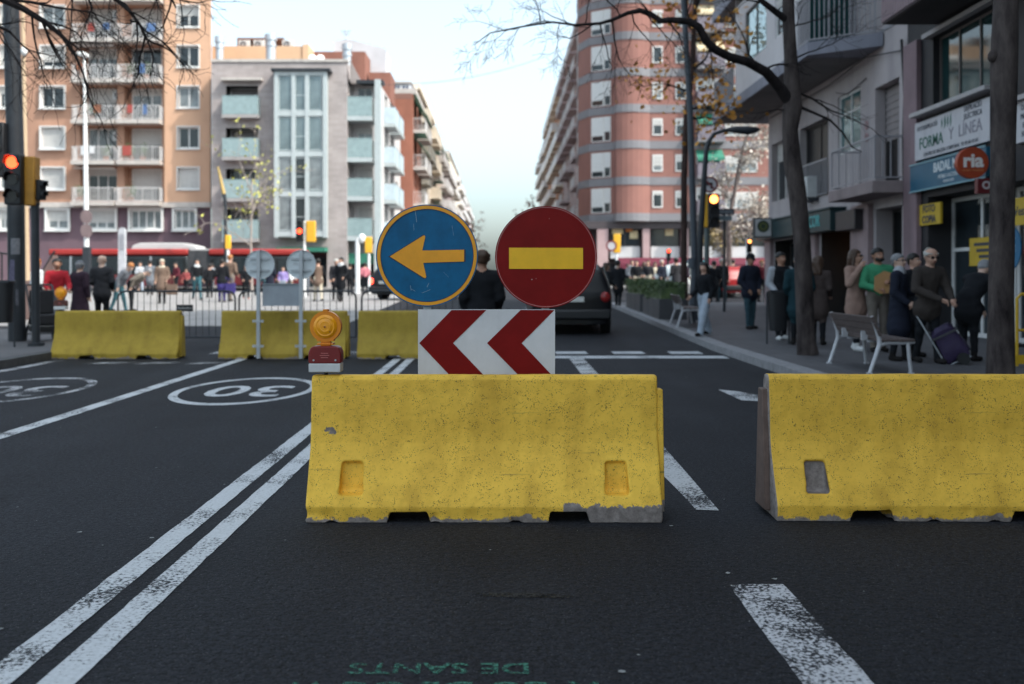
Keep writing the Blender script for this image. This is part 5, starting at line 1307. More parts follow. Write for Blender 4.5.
# litter bin at far left and by the people on the right
def litter_bin(loc, label, w=.36, h=.62, zb=.35):
    t = thing('litter_bin', label, 'litter bin', loc); M = W[t]
    q = MB()
    for x in (-w / 2 - .02, w / 2 + .02): q.tube([(x, 0, 0), (x, 0, zb + h - .03)], .018, 8, M=M)
    q.build('post', MET_D, t)
    q = MB(); vs = []
    for z, a, d_ in ((zb, w * .40, .13), (zb + h * .5, w * .46, .16), (zb + h, w * .5, .18), (zb + h + .012, w * .44, .15), (zb + h - .05, w * .42, .14)):
        vs += [(a * math.copysign(abs(math.cos(t_)) ** .5, math.cos(t_)), d_ * math.copysign(abs(math.sin(t_)) ** .5, math.sin(t_)), z) for t_ in [2 * math.pi * k / 20 for k in range(20)]]
    fs = [(j * 20 + k, j * 20 + (k + 1) % 20, (j + 1) * 20 + (k + 1) % 20, (j + 1) * 20 + k) for j in range(4) for k in range(20)] + [tuple(range(19, -1, -1)), tuple(80 + k for k in range(20))]
    q.add(vs, fs, 0, M); q.build('bin', BLACK, t)
    q = MB(); q.box(-w * .52, w * .52, -.185, -.17, zb + h - .03, zb + h + .015, M=M); q.build('rim', MET_D, t); return t


p = foot(778, 344, .12); litter_bin(p, 'black litter bin on thin posts in front of the grey sleeved man', .36, .72, .24)
p = foot(0, 347, .12); litter_bin(p, 'dark litter bin cut by the left edge of the photo', .46, .72, .42)
# yellow works fence at the right edge
p = Vector((X(1017, 13.3), 13.3, .12))
t = thing('works_fence', 'yellow tube works fence standing behind the tree trunk at the right edge', 'works fence', p)
YF = mat('works_yellow', (.50, .30, .012), .5, .15, 6)
q = MB(); q.tube([(0, 0, .02), (0, 0, .92), (.05, 0, .98), (1.3, 0, .98), (1.35, 0, .92), (1.35, 0, .02)], .022, 8, M=W[t]); q.tube([(0, 0, .5), (1.35, 0, .5)], .018, 8, M=W[t]); q.build('frame', YF, t)
q = MB(); q.box(-.05, 1.35, -.02, .02, .05, .17, M=W[t]); q.build('kick_board', YF, t)
# railing and parapet of the station stairs at the far left
Yr = 27; t = thing('stair_parapet', 'brown sloping parapet with a black handrail at the station stairs, far left', 'parapet', (X(20, Yr), Yr, gz(Yr)))
gr = mat('brown_parapet', (.17, .11, .10), .8, .15, 2)
q = MB(); z0 = gz(Yr) ; q.prism([(X(-60, Yr), z0), (X(42, Yr), z0), (X(53, Yr), z0), (X(53, Yr), Z(255, Yr)), (X(38, Yr), Z(279, Yr)), (X(12, Yr), Z(283, Yr)), (X(-60, Yr), Z(268, Yr))], .3, M=Matrix.Translation((0, Yr, 0))); q.build('parapet_wall', gr, t)
q = MB()
for px in range(-56, 18, 8): q.tube([(X(px, Yr), Yr + .1, z0 + .5), (X(px, Yr), Yr + .1, Z(246 + (px + 60) * .12, Yr))], .022, 6)
q.tube([(X(-60, Yr), Yr + .1, Z(246, Yr)), (X(16, Yr), Yr + .1, Z(255, Yr))], .03, 6); q.tube([(X(38, Yr), Yr + .1, Z(276, Yr)), (X(53, Yr), Yr + .1, Z(251, Yr))], .03, 6); q.build('handrail', BLACK, t)

# right: tall leaning pole, curved street lamp, lights and signs
Yp = 26.5; p = foot(692, 323, .12); Yp = p.y
t = thing('lighting_mast', 'tall blue grey mast by the kerb, to the right of the brown plane trunk', 'mast', p)
MAST = mat('mast_blue_grey', (.05, .06, .075), .5, .15, 4)
pole(t, [p, (X(694.5, Yp), Yp, Z(262, Yp)), (X(690, Yp), Yp, Z(110, Yp)), (X(681, Yp), Yp, Z(-40, Yp))], [.085, .08, .07, .06], MAST, n=14); pole(t, [(X(692.3, Yp), Yp, Z(268, Yp)), (X(692.6, Yp), Yp, Z(258, Yp))], .11, MAST, 'collar', 14)
Yl = Yp + 1.2; zb_ = gz(Yl) + .12
t = thing('street_lamp', 'dark street lamp with a curved arm reaching over the pavement', 'street lamp', (X(700, Yl), Yl, zb_))
pole(t, [(X(699, Yl), Yl, zb_), (X(700, Yl), Yl, Z(240, Yl)), (X(704, Yl), Yl, Z(180, Yl)), (X(706, Yl), Yl, Z(152, Yl)), (X(708.5, Yl), Yl, Z(142, Yl)), (X(714, Yl), Yl, Z(134, Yl)), (X(724, Yl), Yl, Z(130.5, Yl)), (X(734, Yl), Yl, Z(129.5, Yl))], [.09, .08, .07, .06, .055, .05, .05, .05], MET_D)
q = MB(); q.tube([(X(727, Yl), Yl, Z(130, Yl)), (X(735, Yl), Yl, Z(129.6, Yl)), (X(748, Yl), Yl, Z(130.6, Yl)), (X(757, Yl), Yl, Z(129.6, Yl)), (X(760, Yl), Yl, Z(129.2, Yl))], [.04, .09, .11, .07, .02], 12); q.build('lamp_head', MET_D, t)
Yt = 28.5; zb_ = gz(Yt) + .12
t = thing('traffic_light', 'traffic light glowing amber under a round no left turn sign, right side', 'traffic light', (X(706.5, Yt), Yt, zb_))
pole(t, [(X(706, Yt), Yt, zb_), (X(707, Yt), Yt, Z(228, Yt))], .075, mat('green_grey_post', (.08, .1, .1), .5, .1, 3)); q = MB(); q.tube([(X(706, Yt), Yt, Z(292, Yt)), (X(706.1, Yt), Yt, Z(263, Yt))], .09, 10); q.build('pale_sleeve', mat('pale_sleeve', (.35, .37, .38), .5, .1, 4), t)
s_ = 34 * Yt / F / .96; head(t, Matrix.Translation((X(712.6, Yt), Yt - .16, Z(211, Yt))), 0, s_, lamp=AMBL)
q = MB(); q.box(X(703.3, Yt), X(707.6, Yt), Yt - .1, Yt + .14, Z(227.5, Yt), Z(194, Yt)); q.build('yellow_backplate', SIGNAL_Y, t, bevel=.02)
Mn = face_y(X(708.3, Yt), Yt - .2, Z(185.2, Yt)); rr_ = 8.2 * Yt / F
q = MB(); disc(q, rr_ * .98, 0, .02, 32, M=Mn); ns = q.build('no_left_turn_sign', mat('sign_pale', (.45, .43, .45), .4, .05, 3), t)
q = MB(); ring(q, rr_ * .78, rr_, -.012, .022, 32, M=Mn); q.build('border', mat('sign_dark_red_rim', (.16, .02, .025), .4, .1, 3), ns)
q = MB(); a = .1 * rr_ / .23
q.prism([(.35 * rr_, -.5 * rr_), (.35 * rr_, .25 * rr_), (-.15 * rr_, .25 * rr_), (-.15 * rr_, .5 * rr_), (-.6 * rr_, .12 * rr_), (-.15 * rr_, -.25 * rr_), (-.15 * rr_, .0), (.08 * rr_, .0), (.08 * rr_, -.5 * rr_)], .006, M=offs(Mn, 0, -.008)); q.build('turn_arrow', BLACK, ns)
q = MB(); q.prism([(-.62 * rr_, .5 * rr_), (-.5 * rr_, .62 * rr_), (.62 * rr_, -.5 * rr_), (.5 * rr_, -.62 * rr_)], .006, M=offs(Mn, 0, -.016)); q.build('bar', MATS['sign_dark_red_rim'], ns)
t = thing('street_name_sign', 'dark street name plate with pale lower strip beside the amber light', 'sign', (X(729, Yt + .5), Yt + .5, zb_))
q = MB(); q.box(X(719.5, Yt), X(738.5, Yt), Yt + .5, Yt + .54, Z(213.5, Yt), Z(207.8, Yt)); q.build('name_plate', mat('plate_navy', (.03, .04, .06), .5, .1, 3), t); q = MB(); q.box(X(719, Yt), X(736, Yt), Yt + .5, Yt + .54, Z(219.5, Yt), Z(214.5, Yt)); q.build('district_plate', mat('plate_slate', (.13, .17, .19), .5, .1, 3), t)
q = MB()
for k in range(8): q.box(X(722 + k * 1.9, Yt), X(723.2 + k * 1.9, Yt), Yt + .495, Yt + .4995, Z(211.6, Yt), Z(209.8, Yt))
q.build('plate_lettering', mat('plate_letters', (.3, .33, .35), .5, 0, 1), t); pole(t, [(X(729, Yt), Yt + .6, zb_), (X(729, Yt), Yt + .6, Z(207, Yt))], .04, MET_D)
def far_light(px, pyfoot_Y, pyc, hpx, label, lit, lamp_, yellow=None, facing=0, round_=None):
    Y = pyfoot_Y; z = gz(Y) + .02; t = thing('traffic_light', label, 'traffic light', (X(px, Y), Y, z))
    s = hpx * Y / F / .96
    pole(t, [(X(px, Y), Y, z), (X(px, Y), Y, Z(pyc - hpx * .5, Y))], .07, WHITE_M if yellow else MET_D)
    if lit is not None: head(t, Matrix.Translation((X(px + facing, Y), Y - .1 - .24 * s, Z(pyc, Y))), lit, s, lamp=lamp_)
    if yellow: q = MB(); q.box(X(px + yellow[0], Y), X(px + yellow[1], Y), Y - .1, Y + .15, Z(pyc + hpx * .5, Y), Z(pyc - hpx * .5, Y)); q.build('yellow_backplate', SIGNAL_Y, t, bevel=.03)
    if round_:
        M = face_y(X(px + round_[0], Y), Y - .25, Z(round_[1], Y)); r = round_[2] * Y / F
        q = MB(); disc(q, r * .97, 0, .02, 24, M=M); rs = q.build('round_sign', mat('sign_pale', (1,) * 3), t); q = MB(); ring(q, r * .72, r, -.01, .022, 24, M=M); q.build('border', MATS['sign_dark_red_rim'], rs)
    return t
far_light(748, 34, 246, 13, 'small traffic light glowing amber in front of the man in the cap', 0, AMBL, yellow=(.6, 3.4))
far_light(616.5, 60, 243.5, 19, 'yellow backed traffic light with a round sign, right of the red disc', None, None, yellow=(-3, 4), round_=(-5.5, 246, 5.5))
far_light(668, 66, 255, 12, 'small distant traffic light showing red before the maroon awning', 0, REDL)
far_light(304.5, 44, 231.5, 21, 'traffic light with an amber cased head and red lamp above the sign backs', 1, REDL, yellow=(2, 11), facing=-3.5)
far_light(228, 52, 242, 14, 'small yellow traffic light by the pale young tree', None, None, yellow=(-2.5, 2.5))
far_light(369, 52, 245, 16, 'pale post with a yellow signal box near the dark car on the left', None, None, yellow=(-4, 3))
Yq = 52; t = thing('post', 'white bollard like post beside the dark car on the left', 'post', (X(357.5, Yq), Yq, gz(Yq))); pole(t, [(X(357.5, Yq), Yq, gz(Yq)), (X(357.5, Yq), Yq, Z(238, Yq))], .12, WHITE_M, 'shaft'); q = MB(); q.ellip((X(362, Yq), Yq, Z(238.5, Yq)), (.2, .2, .25), 12, 8); q.build('cap', WHITE_M, t)
Yq = 58.5; t = thing('lamp_post', 'dark leaning post with sunlight painted yellow on its top, in front of the grey block', 'lamp post', (X(226, Yq), Yq, gz(Yq))); pole(t, [(X(226.5, Yq), Yq, gz(Yq)), (X(225, Yq), Yq, Z(200, Yq)), (X(224, Yq), Yq, Z(194, Yq))], .11, MET_D, 'lower_pole'); pole(t, [(X(224, Yq), Yq, Z(194, Yq)), (X(218, Yq), Yq, Z(167, Yq))], [.11, .06], mat('painted_sunlit_pole', (.45, .3, .1), .5, .1, 3), 'upper_pole')  # yellow upper colour paints sunlight onto the same dark post
t = thing('overhead_cable', 'thin cable strung across the sky between the two sides of the street', 'cable', P(350, 84, 68)); q = MB(); q.tube([P(350, 84, 68) .lerp(P(575, 44, 82), k / 12) - Vector((0, 0, 1.1 * (1 - (k / 6 - 1) ** 2))) for k in range(13)], .018, 5); q.build('cable', MET_D, t)

# ================================================================== VEHICLES
def car(label, loc, rz, paint, L=4.4, w=1.8, h=1.6, suv=True, lit=False, cat='car', name='parked_car'):
    """rear of the car faces local -y"""
    t = thing(name, label, cat, loc, rz); M = W[t]
    zb = .52 * h + .1
    # stations along the car: y, half width at sill, half width at belt, belt height, roof half width, roof height
    hw = w / 2
    st = [(0.0, hw * .86, hw * .88, zb * .94, hw * .84, zb * .97), (.06, hw * .94, hw * .97, zb, hw * .88, zb + .02), (.22, hw * .97, hw, zb + .02, hw * .80, zb + .3 * h * .9), (.45 if suv else .8, hw * .98, hw, zb + .02, hw * .76, h * .985), (1.6, hw, hw, zb, hw * .77, h), (2.4, hw, hw, zb - .02, hw * .75, h * .975), (3.05, hw * .99, hw * .98, zb - .06, hw * .74, zb + .12), (3.35, hw * .98, hw * .96, zb - .1, hw * .82, zb - .06), (L - .35, hw * .94, hw * .88, zb - .22, hw * .76, zb - .17), (L - .05, hw * .82, hw * .76, zb - .36, hw * .68, zb - .32)]
    vs = []; z0 = .24
    for y, a, b_, zb_, c, zr in st:
        ringp = [(-a * .9, z0), (-a, z0 + .12), (-a * 1.01, z0 + .3), (-b_, zb_), (-c, zr - .04), (-c * .85, zr), (0, zr + .015), (c * .85, zr), (c, zr - .04), (b_, zb_), (a * 1.01, z0 + .3), (a, z0 + .12), (a * .9, z0)]
        vs += [(x, y, z) for x, z in ringp]
    n = 13; fs = [(i * n + k, i * n + k + 1, (i + 1) * n + k + 1, (i + 1) * n + k) for i in range(len(st) - 1) for k in range(n - 1)]
    fs = [f[::-1] for f in fs]
    fs += [tuple(range(n)), tuple((len(st) - 1) * n + k for k in range(n - 1, -1, -1))] + [(i * n, (i + 1) * n, (i + 1) * n + n - 1, i * n + n - 1) for i in range(len(st) - 1)]
    b = MB(); b.add(vs, fs, 0, M); body = b.build('body', paint, t, angle=60)
    sm = body.modifiers.new('S', 'SUBSURF'); sm.levels = sm.render_levels = 2
    # rear window, side windows
    def glass(nm, pts, off):
        q = MB(); q.add([Vector(p) for p in pts] + [Vector(p) + Vector(off) for p in pts], [(0, 1, 2, 3), (7, 6, 5, 4), (0, 4, 5, 1), (1, 5, 6, 2), (2, 6, 7, 3), (3, 7, 4, 0)], 0, M); return q.build(nm, GLASS_D, t, smooth=False)
    yt = .45 if suv else .8
    glass('rear_window', [(-hw * .74, .19, zb + .1), (hw * .74, .19, zb + .1), (hw * .66, yt - .09, h - .15), (-hw * .66, yt - .09, h - .15)], (0, -.03, .012))
    for s in (-1, 1):
        for y0, y1 in ((.55, 1.45), (1.52, 2.4)):
            glass('side_window', [(s * hw * .965, y0, zb + .08), (s * hw * .965, y1, zb + .06), (s * hw * .80, y1 - .02, h - .13), (s * hw * .80, y0 + .05, h - .13)], (s * .02, 0, .01))
        q = MB(); q.ellip((s * hw * .8, .05, zb - .12), (.12, .07, .12), 12, 8, M=M); q.build('tail_light', mat('lit_tail_light', (.7, .03, .02), .3, 0, 1, emit=((1, .06, .03), 3.0)) if lit else mat('tail_light', (.25, .02, .02), .2, .1, 4), t)
        q = MB(); q.ellip((s * (hw + .09), 2.55, zb + .08), (.09, .06, .07), 10, 6, M=M); q.build('wing_mirror', paint, t)
        for y in (.78, L - .85):
            q = MB(); q.tube([(s * (hw - .2), y, .32), (s * (hw - .01), y, .32)], .33, 20, M=M); wh = q.build('wheel', RUBBER, t); q = MB(); q.tube([(s * (hw - .03), y, .32), (s * (hw + .004), y, .32)], .19, 16, M=M); q.build('rim', GALV, wh)
    q = MB(); q.box(-hw * .93, hw * .93, -.08, .1, .33, .56, M=M); q.build('bumper', BLACK if suv else paint, t, bevel=.05)
    q = MB(); q.box(-.26, .26, -.04, -.02, zb - .22, zb - .11, M=M); q.build('number_plate', mat('number_plate_white', (.6, .6, .58), .4, .1, 9), t)
    return t


BLKP = mat('black_car_paint', (.006, .0065, .009), .3, .1, 2, spec=.25)
p = foot(572, 335); car('black car seen from behind, partly hidden by the red no entry disc', (p.x, p.y, p.z), 0, BLKP, w=1.82, h=1.62)
car('black car with a lit red tail light beyond the left fences', (X(384, 40), 40, gz(40)), R(-38), BLKP, h=1.5, lit=True)
RCP = mat('red_car_paint', (.27, .018, .02), .25, .1, 2, spec=.6)
Yc = 43; car('red car behind the man in the cap at the crossing', (X(744, Yc), Yc, gz(Yc)), R(8), RCP, h=1.4, w=1.75)
WCP = mat('white_car_paint', (.62, .66, .66), .3, .05, 2); Yc = 46; tc = car('white patrol car with teal panels beyond the planters', (X(663, Yc) , Yc, gz(Yc)), R(-62), WCP, h=1.55, L=4.5, suv=False)
q = MB(); q.box(-.6, .6, 1.7, 1.95, 1.57, 1.68, M=W[tc]); q.build('light_bar', mat('teal_panel', (.04, .3, .36), .3, .1, 2), tc, bevel=.03)
for s in (-1, 1): q = MB(); q.box(s * .905 - .008, s * .905 + .008, .9, 3.0, .5, .78, M=W[tc]); q.build('teal_panel', MATS['teal_panel'], tc)
# articulated bus crossing behind the fences
Yb = 60.5; zb_ = gz(Yb); t = thing('articulated_bus', 'long black and red articulated bus with a white roof pod behind the people', 'bus', (X(180, Yb), Yb, zb_))
REDB = mat('bus_red', (.30, .026, .022), .35, .08, 1); BLKB = mat('bus_black_glass', (.012, .014, .016), .12, .2, .7, spec=.6); WHB = mat('bus_white', (.46, .44, .44), .4, .06, 1)
ztop = Z(249, Yb)
for a, b_ in ((48, 188), (208, 302)):
    q = MB(); q.box(X(a, Yb), X(b_, Yb), Yb, Yb + 2.5, zb_ + .32, ztop - .42); sec = q.build('body_section', BLKB, t, bevel=.12)
    q = MB(); q.box(X(a, Yb) + .02, X(b_, Yb) - .02, Yb - .03, Yb + 2.53, ztop - .38, ztop); q.build('roof_band', REDB, sec, bevel=.1)
    q = MB(); q.box(X(a, Yb) + .01, X(b_, Yb) - .01, Yb - .02, Yb + 2.52, zb_ + .3, zb_ + .95); q.build('skirt', mat('bus_dark_red', (.12, .015, .018), .35, .1, 1), sec, bevel=.05)
    nW = 5 if b_ - a > 100 else 4
    for k in range(nW):
        x0_ = X(a, Yb) + .35 + k * ((X(b_, Yb) - X(a, Yb)) - .5) / nW; x1_ = x0_ + ((X(b_, Yb) - X(a, Yb)) - .5) / nW - .15
        q = MB(); q.box(x0_, x1_, Yb - .03, Yb + .02, zb_ + 1.15, ztop - .6); q.build('window', GLASS_D, sec)
    for fx_ in (.2, .8):
        xx = X(a, Yb) + fx_ * (X(b_, Yb) - X(a, Yb)); q = MB(); q.tube([(xx, Yb - .03, zb_ + .48), (xx, Yb + .3, zb_ + .48)], .48, 20); wh = q.build('wheel', RUBBER, t); q = MB(); q.tube([(xx, Yb - .05, zb_ + .48), (xx, Yb - .02, zb_ + .48)], .26, 16); q.build('rim', GALV, wh)
q = MB(); q.box(X(187.5, Yb), X(208.5, Yb), Yb + .1, Yb + 2.4, zb_ + .4, ztop - .08); q.build('bellows', mat('bellows_grey', (.05, .05, .055), .8, .2, 8), t)
q = MB(); x0_, x1_ = X(129, Yb), X(196, Yb); q.prism([(x0_, ztop - .02), (x1_, ztop - .02), (x1_ - .1, ztop + .2), (x1_ - .9, ztop + .38), (x0_ + .6, ztop + .38), (x0_ + .15, ztop + .22)], 2.0, M=Matrix.Translation((0, Yb + .2, 0))); q.build('roof_pod', WHB, t, bevel=.05)
q = MB(); q.box(X(189, Yb), X(208, Yb), Yb + .2, Yb + 2.2, ztop - .07, ztop + .02); q.build('joint_cover', WHB, t)
for xx in (X(70, Yb), X(104, Yb), X(150, Yb)): q = MB(); q.box(xx, xx + .1, Yb - .04, Yb + .02, zb_ + .5, ztop - .45); q.build('door_frame', GALV, t)

# ------------------------------------------------------------------ pushchair and trolley
p = foot(43, 341, .12); t = thing('pushchair', 'black folding pushchair seen at the far left beside the signal pole', 'pushchair', p, R(35))
M = W[t]; q = MB()
for s in (-.23, .23):
    q.tube([(s, -.55, .12), (s, -.1, .5), (s, .35, 1.02), (s, .45, 1.05)], .016, 7, M=M); q.tube([(s, .35, .12), (s, -.1, .5), (s, -.3, .62)], .016, 7, M=M)
q.tube([(-.23, .45, 1.05), (.23, .45, 1.05)], .016, 7, M=M); q.tube([(-.23, .35, .12), (.23, .35, .12)], .012, 7, M=M); q.build('frame', MET_D, t)
for s, y in ((-.25, -.55), (.25, -.55), (-.25, .35), (.25, .35)):
    q = MB(); q.tube([(s - .02, y, .12), (s + .02, y, .12)], .12, 18, M=M); q.build('wheel', RUBBER, t)
q = MB(); q.prism([(-.21, .3), (.21, .3), (.21, .5), (-.21, .5)], .45, M=M @ Matrix.Translation((0, -.25, 0))); q.box(-.21, .21, .1, .2, .5, .95, M=M); q.build('seat', mat('pushchair_cloth', (.02, .02, .024), .9, .2, 8), t, bevel=.03)
q = MB(); q.box(-.2, .2, -.3, .3, .17, .3, M=M); q.build('basket', BLACK, t, bevel=.02)
p = foot(961, 364, .12); t = thing('shopping_trolley', 'purple wheeled shopping trolley pulled by the man in sunglasses', 'shopping trolley', p, R(-20))
Mx = W[t] @ Matrix.Rotation(R(-28), 4, 'Y') @ Matrix.Scale(.9, 4); PURP = mat('purple_nylon', (.032, .02, .06), .6, .2, 9, .3)
q = MB(); vs = []; fs = []
for z, a, d_ in ((.08, .15, .12), (.12, .18, .155), (.3, .19, .165), (.52, .17, .15), (.57, .185, .165), (.64, .13, .13)):
    vs += [(a * math.copysign(abs(math.cos(u)) ** .38, math.cos(u)) + .014 * math.sin(5 * u + z * 31), d_ * math.copysign(abs(math.sin(u)) ** .38, math.sin(u)), z + .02 * math.sin(3 * u)) for u in [2 * math.pi * k / 24 for k in range(24)]]
fs = [(j * 24 + k, j * 24 + (k + 1) % 24, (j + 1) * 24 + (k + 1) % 24, (j + 1) * 24 + k) for j in range(5) for k in range(24)] + [tuple(range(23, -1, -1)), tuple(120 + k for k in range(24))]
q.add(vs, fs, 0, Mx); bg_ = q.build('bag', PURP, t)
q = MB(); q.box(.17, .225, -.12, .12, .14, .34, M=Mx); q.build('pocket', mat('dark_purple_nylon', (.016, .011, .03), .6, .2, 9), bg_, bevel=.02)
q = MB(); q.box(-.2, .205, -.17, .17, .5, .53, M=Mx); q.box(.2, .212, -.03, .03, .2, .53, M=Mx); q.build('strap', mat('strap_grey', (.05, .05, .055), .6, .1, 9), bg_)
q = MB(); q.tube([(-.2, -.1, .06), (-.21, -.1, .75), (-.215, -.08, .95)], .011, 7, M=Mx); q.tube([(-.2, .1, .06), (-.21, .1, .75), (-.215, .08, .95)], .011, 7, M=Mx); q.tube([(-.215, -.08, .95), (-.215, .08, .95)], .014, 7, M=Mx); q.tube([(-.2, -.1, .07), (.18, -.1, .05)], .01, 7, M=Mx); q.tube([(-.2, .1, .07), (.18, .1, .05)], .01, 7, M=Mx); q.build('handle_frame', GALV, t)
for s in (-.17, .17): q = MB(); q.tube([(.02, s - .015, .085), (.02, s + .015, .085)], .085, 18, M=W[t]); q.build('wheel', RUBBER, t)

# ================================================================== TREES
def branch(b, p, d, r, L, depth, rr, droop=0.0, n=6, wig=.22, seg=5, split=(2, 3), ratio=(.55, .75), tips=None, stop=.003):
    pts = [p.copy()]; rad = [r]; dd = d.normalized(); q = p.copy()
    for k in range(seg):
        dd = (dd + Vector((rr.gauss(0, wig), rr.gauss(0, wig), rr.gauss(0, wig) - droop))).normalized(); q = q + dd * (L / seg); pts.append(q.copy()); rad.append(max(stop, r * (1 - .5 * (k + 1) / seg)))
    b.tube(pts, rad, n if r > .02 else (5 if r > .008 else 3), caps=r > .02)
    if tips is not None and depth <= 1: tips += pts[1:]
    if depth <= 0: return
    for k in range(rr.randint(*split)):
        i = rr.randint(1, seg); bd = (pts[i] - pts[i - 1]).normalized(); ax = bd.orthogonal().normalized(); ax.rotate(Matrix.Rotation(rr.uniform(0, 6.28), 3, bd))
        nd = (bd + ax * rr.uniform(.5, 1.1)).normalized(); branch(b, pts[i], nd, rad[i] * rr.uniform(.45, .65), L * rr.uniform(*ratio), depth - 1, rr, droop, n, wig, seg, split, ratio, tips, stop)
    branch(b, pts[-1], dd, rad[-1] * .95, L * rr.uniform(*ratio), depth - 1, rr, droop, n, wig, seg, split, ratio, tips, stop)


def leaves(b, tips, n, r0, r1, spread, rr):
    for k in range(n):
        c = rr.choice(tips) + Vector((rr.gauss(0, spread), rr.gauss(0, spread), rr.gauss(0, spread)))
        d = Vector((rr.gauss(0, 1), rr.gauss(0, 1), rr.gauss(0, 1))).normalized(); a = d.orthogonal().normalized(); e = d.cross(a); r = rr.uniform(r0, r1)
        b.add([c - a * r, c - a * r * .2 + e * r * .75, c + a * r * .6 + e * r * .45, c + a * r, c + a * r * .6 - e * r * .45, c - a * r * .2 - e * r * .75], [(0, 1, 2, 3, 4, 5)])


BARK = bark_mat('plane_bark', (.016, .012, .013), (.105, .085, .08), 5.0); BARKD = bark_mat('dark_bark', (.008, .007, .008), (.04, .032, .032)); TWIG = bark_mat('twig_bark', (.012, .01, .011), (.035, .028, .028))
PALE = bark_mat('pale_twigs', (.22, .18, .16), (.42, .36, .33)); BROWN = bark_mat('brown_trunk', (.03, .02, .018), (.07, .045, .04))
# tree A: trunk at the right edge
YA = 9.7; t = thing('tree', 'dark straight tree trunk at the right edge behind the right barrier', 'tree', (X(1000, YA), YA, .12))
b = MB(); pts = [(X(1001, YA), YA, .12), (X(1000.5, YA), YA, .4), (X(1001, YA), YA, Z(300, YA)), (X(1003, YA), YA, Z(150, YA)), (X(1004, YA), YA, Z(60, YA)), (X(1007, YA), YA, Z(-30, YA)), (X(1012, YA), YA, Z(-160, YA)), (X(1020, YA) + .1, YA, Z(-330, YA))]
b.tube(pts, [.17, .13, .115, .112, .125, .105, .09, .06], 18); q_ = Vector((X(991, YA), YA - .03, Z(57, YA))); b.ellip(q_, (.045, .05, .06), 10, 8); b.build('trunk', BARK, t)
rr = random.Random(5); b = MB()
for k in range(6):
    z = 4.4 + k * .45; branch(b, Vector((X(1012, YA), YA, z)), Vector((rr.uniform(.1, 1), rr.uniform(-1, 1), rr.uniform(.4, 1))), .04, 1.4, 3, rr)
b.build('crown', TWIG, t)
# tree B with the long limb that reaches over the street
YB_ = 15.45; p = foot(808, 355, .12); YB_ = p.y; B = lambda px, py, dy=0: P(px, py, YB_ + dy)
t = thing('tree', 'bare street tree by the bench with a long limb curving over the road', 'tree', p)
b = MB(); b.tube([p, B(806, 340), B(804.5, 300), B(802, 240), B(797, 190), B(792, 160), B(790, 130), B(792.5, 108), B(792, 85), B(790.5, 55), B(788.5, 20), B(788, -20), B(786, -90)], [.17, .14, .135, .13, .135, .135, .12, .15, .12, .10, .095, .085, .05], 16)
tr = b.build('trunk', BARK, t)
b = MB(); b.tube([B(791, 104), B(780, 88, -.1), (B(766, 72, -.3)), B(748, 62, -.5), B(730, 57, -.6), B(716, 50, -.7), B(706, 41, -.8), B(699, 27, -.85), B(690, 21.5, -.9), B(672, 20, -.9), B(657, 21, -.9)], [.10, .085, .075, .07, .065, .062, .06, .055, .05, .045, .04], 12)
b.tube([B(660, 20, -.9), B(650, 14, -.9), B(640, 10.5, -.9), B(628, 13, -.95), B(612, 20, -1.0), B(600, 23.5, -1.0), B(575, 25, -1.1), B(552, 22, -1.2), B(520, 27, -1.3), B(490, 33, -1.4), B(474, 45, -1.5)], [.042, .042, .04, .03, .026, .023, .018, .015, .012, .008, .005], 8)
b.tube([B(789, 22), B(776, 12, -.1), B(764, 3, -.2), B(750, -14, -.3)], [.06, .05, .045, .03], 10)
b.build('limb', BARKD, t)
rr = random.Random(11); b = MB()
def tw(px, py, dy, dx, dz, r, L, dep, droop=.04, wig=.2): branch(b, B(px, py, dy), Vector((dx, rr.uniform(-.3, .3), dz)), r, L, dep, rr, droop, wig=wig, stop=.0022)
for a in ((594, 24, -1, -.8, -.5, .012, .55, 3), (552, 22, -1.2, -.8, .3, .01, .5, 3), (520, 27, -1.3, -.9, -.3, .008, .4, 3), (505, 31, -1.4, -1, .5, .007, .4, 3), (490, 33, -1.4, -.6, -.9, .006, .35, 3), (575, 25, -1.1, -.7, .5, .01, .6, 3), (560, 22, -1.15, -.5, -1, .008, .45, 3), (540, 24, -1.2, .1, 1, .009, .4, 3),
          (612, 20, -1, .5, -.8, .014, .7, 3), (600, 23, -1, .35, -1, .013, .7, 3), (632, 12, -.95, .15, -1, .012, .75, 3), (646, 13, -.9, .5, -.9, .012, .7, 3), (668, 20, -.9, .6, -.6, .014, .6, 3), (690, 21, -.9, -.3, 1, .016, .6, 3), (655, 18, -.9, -.3, 1, .014, .6, 3), (706, 41, -.8, .5, -.7, .012, .5, 2),
          (758, 67, -.4, -.5, .8, .018, .6, 3), (764, 71, -.3, .8, .6, .02, .5, 3), (748, 62, -.5, -.8, -.1, .012, .4, 2), (776, 12, -.1, -.7, .6, .02, .6, 3), (764, 3, -.2, -.4, 1, .02, .7, 3), (791, 60, 0, .7, .5, .016, .7, 3), (791, 92, 0, 1, -.55, .022, .9, 2), (793, 108, 0, -.9, -.1, .014, .45, 2), (790, 30, 0, 1, .4, .015, .6, 3), (788, 0, 0, .6, 1, .03, .8, 4), (788, -20, 0, -.7, 1, .03, .8, 4), (620, 16, -1, -.2, 1, .012, .5, 3), (585, 24.5, -1.05, .1, 1, .01, .5, 3)): tw(*a)
b.tube([B(793, 104), B(812, 112, -.1), B(830, 120, -.15), B(842, 132, -.2), B(852, 147, -.25), B(862, 152, -.3)], [.03, .022, .018, .014, .01, .006], 7)
b.build('crown', TWIG, t)
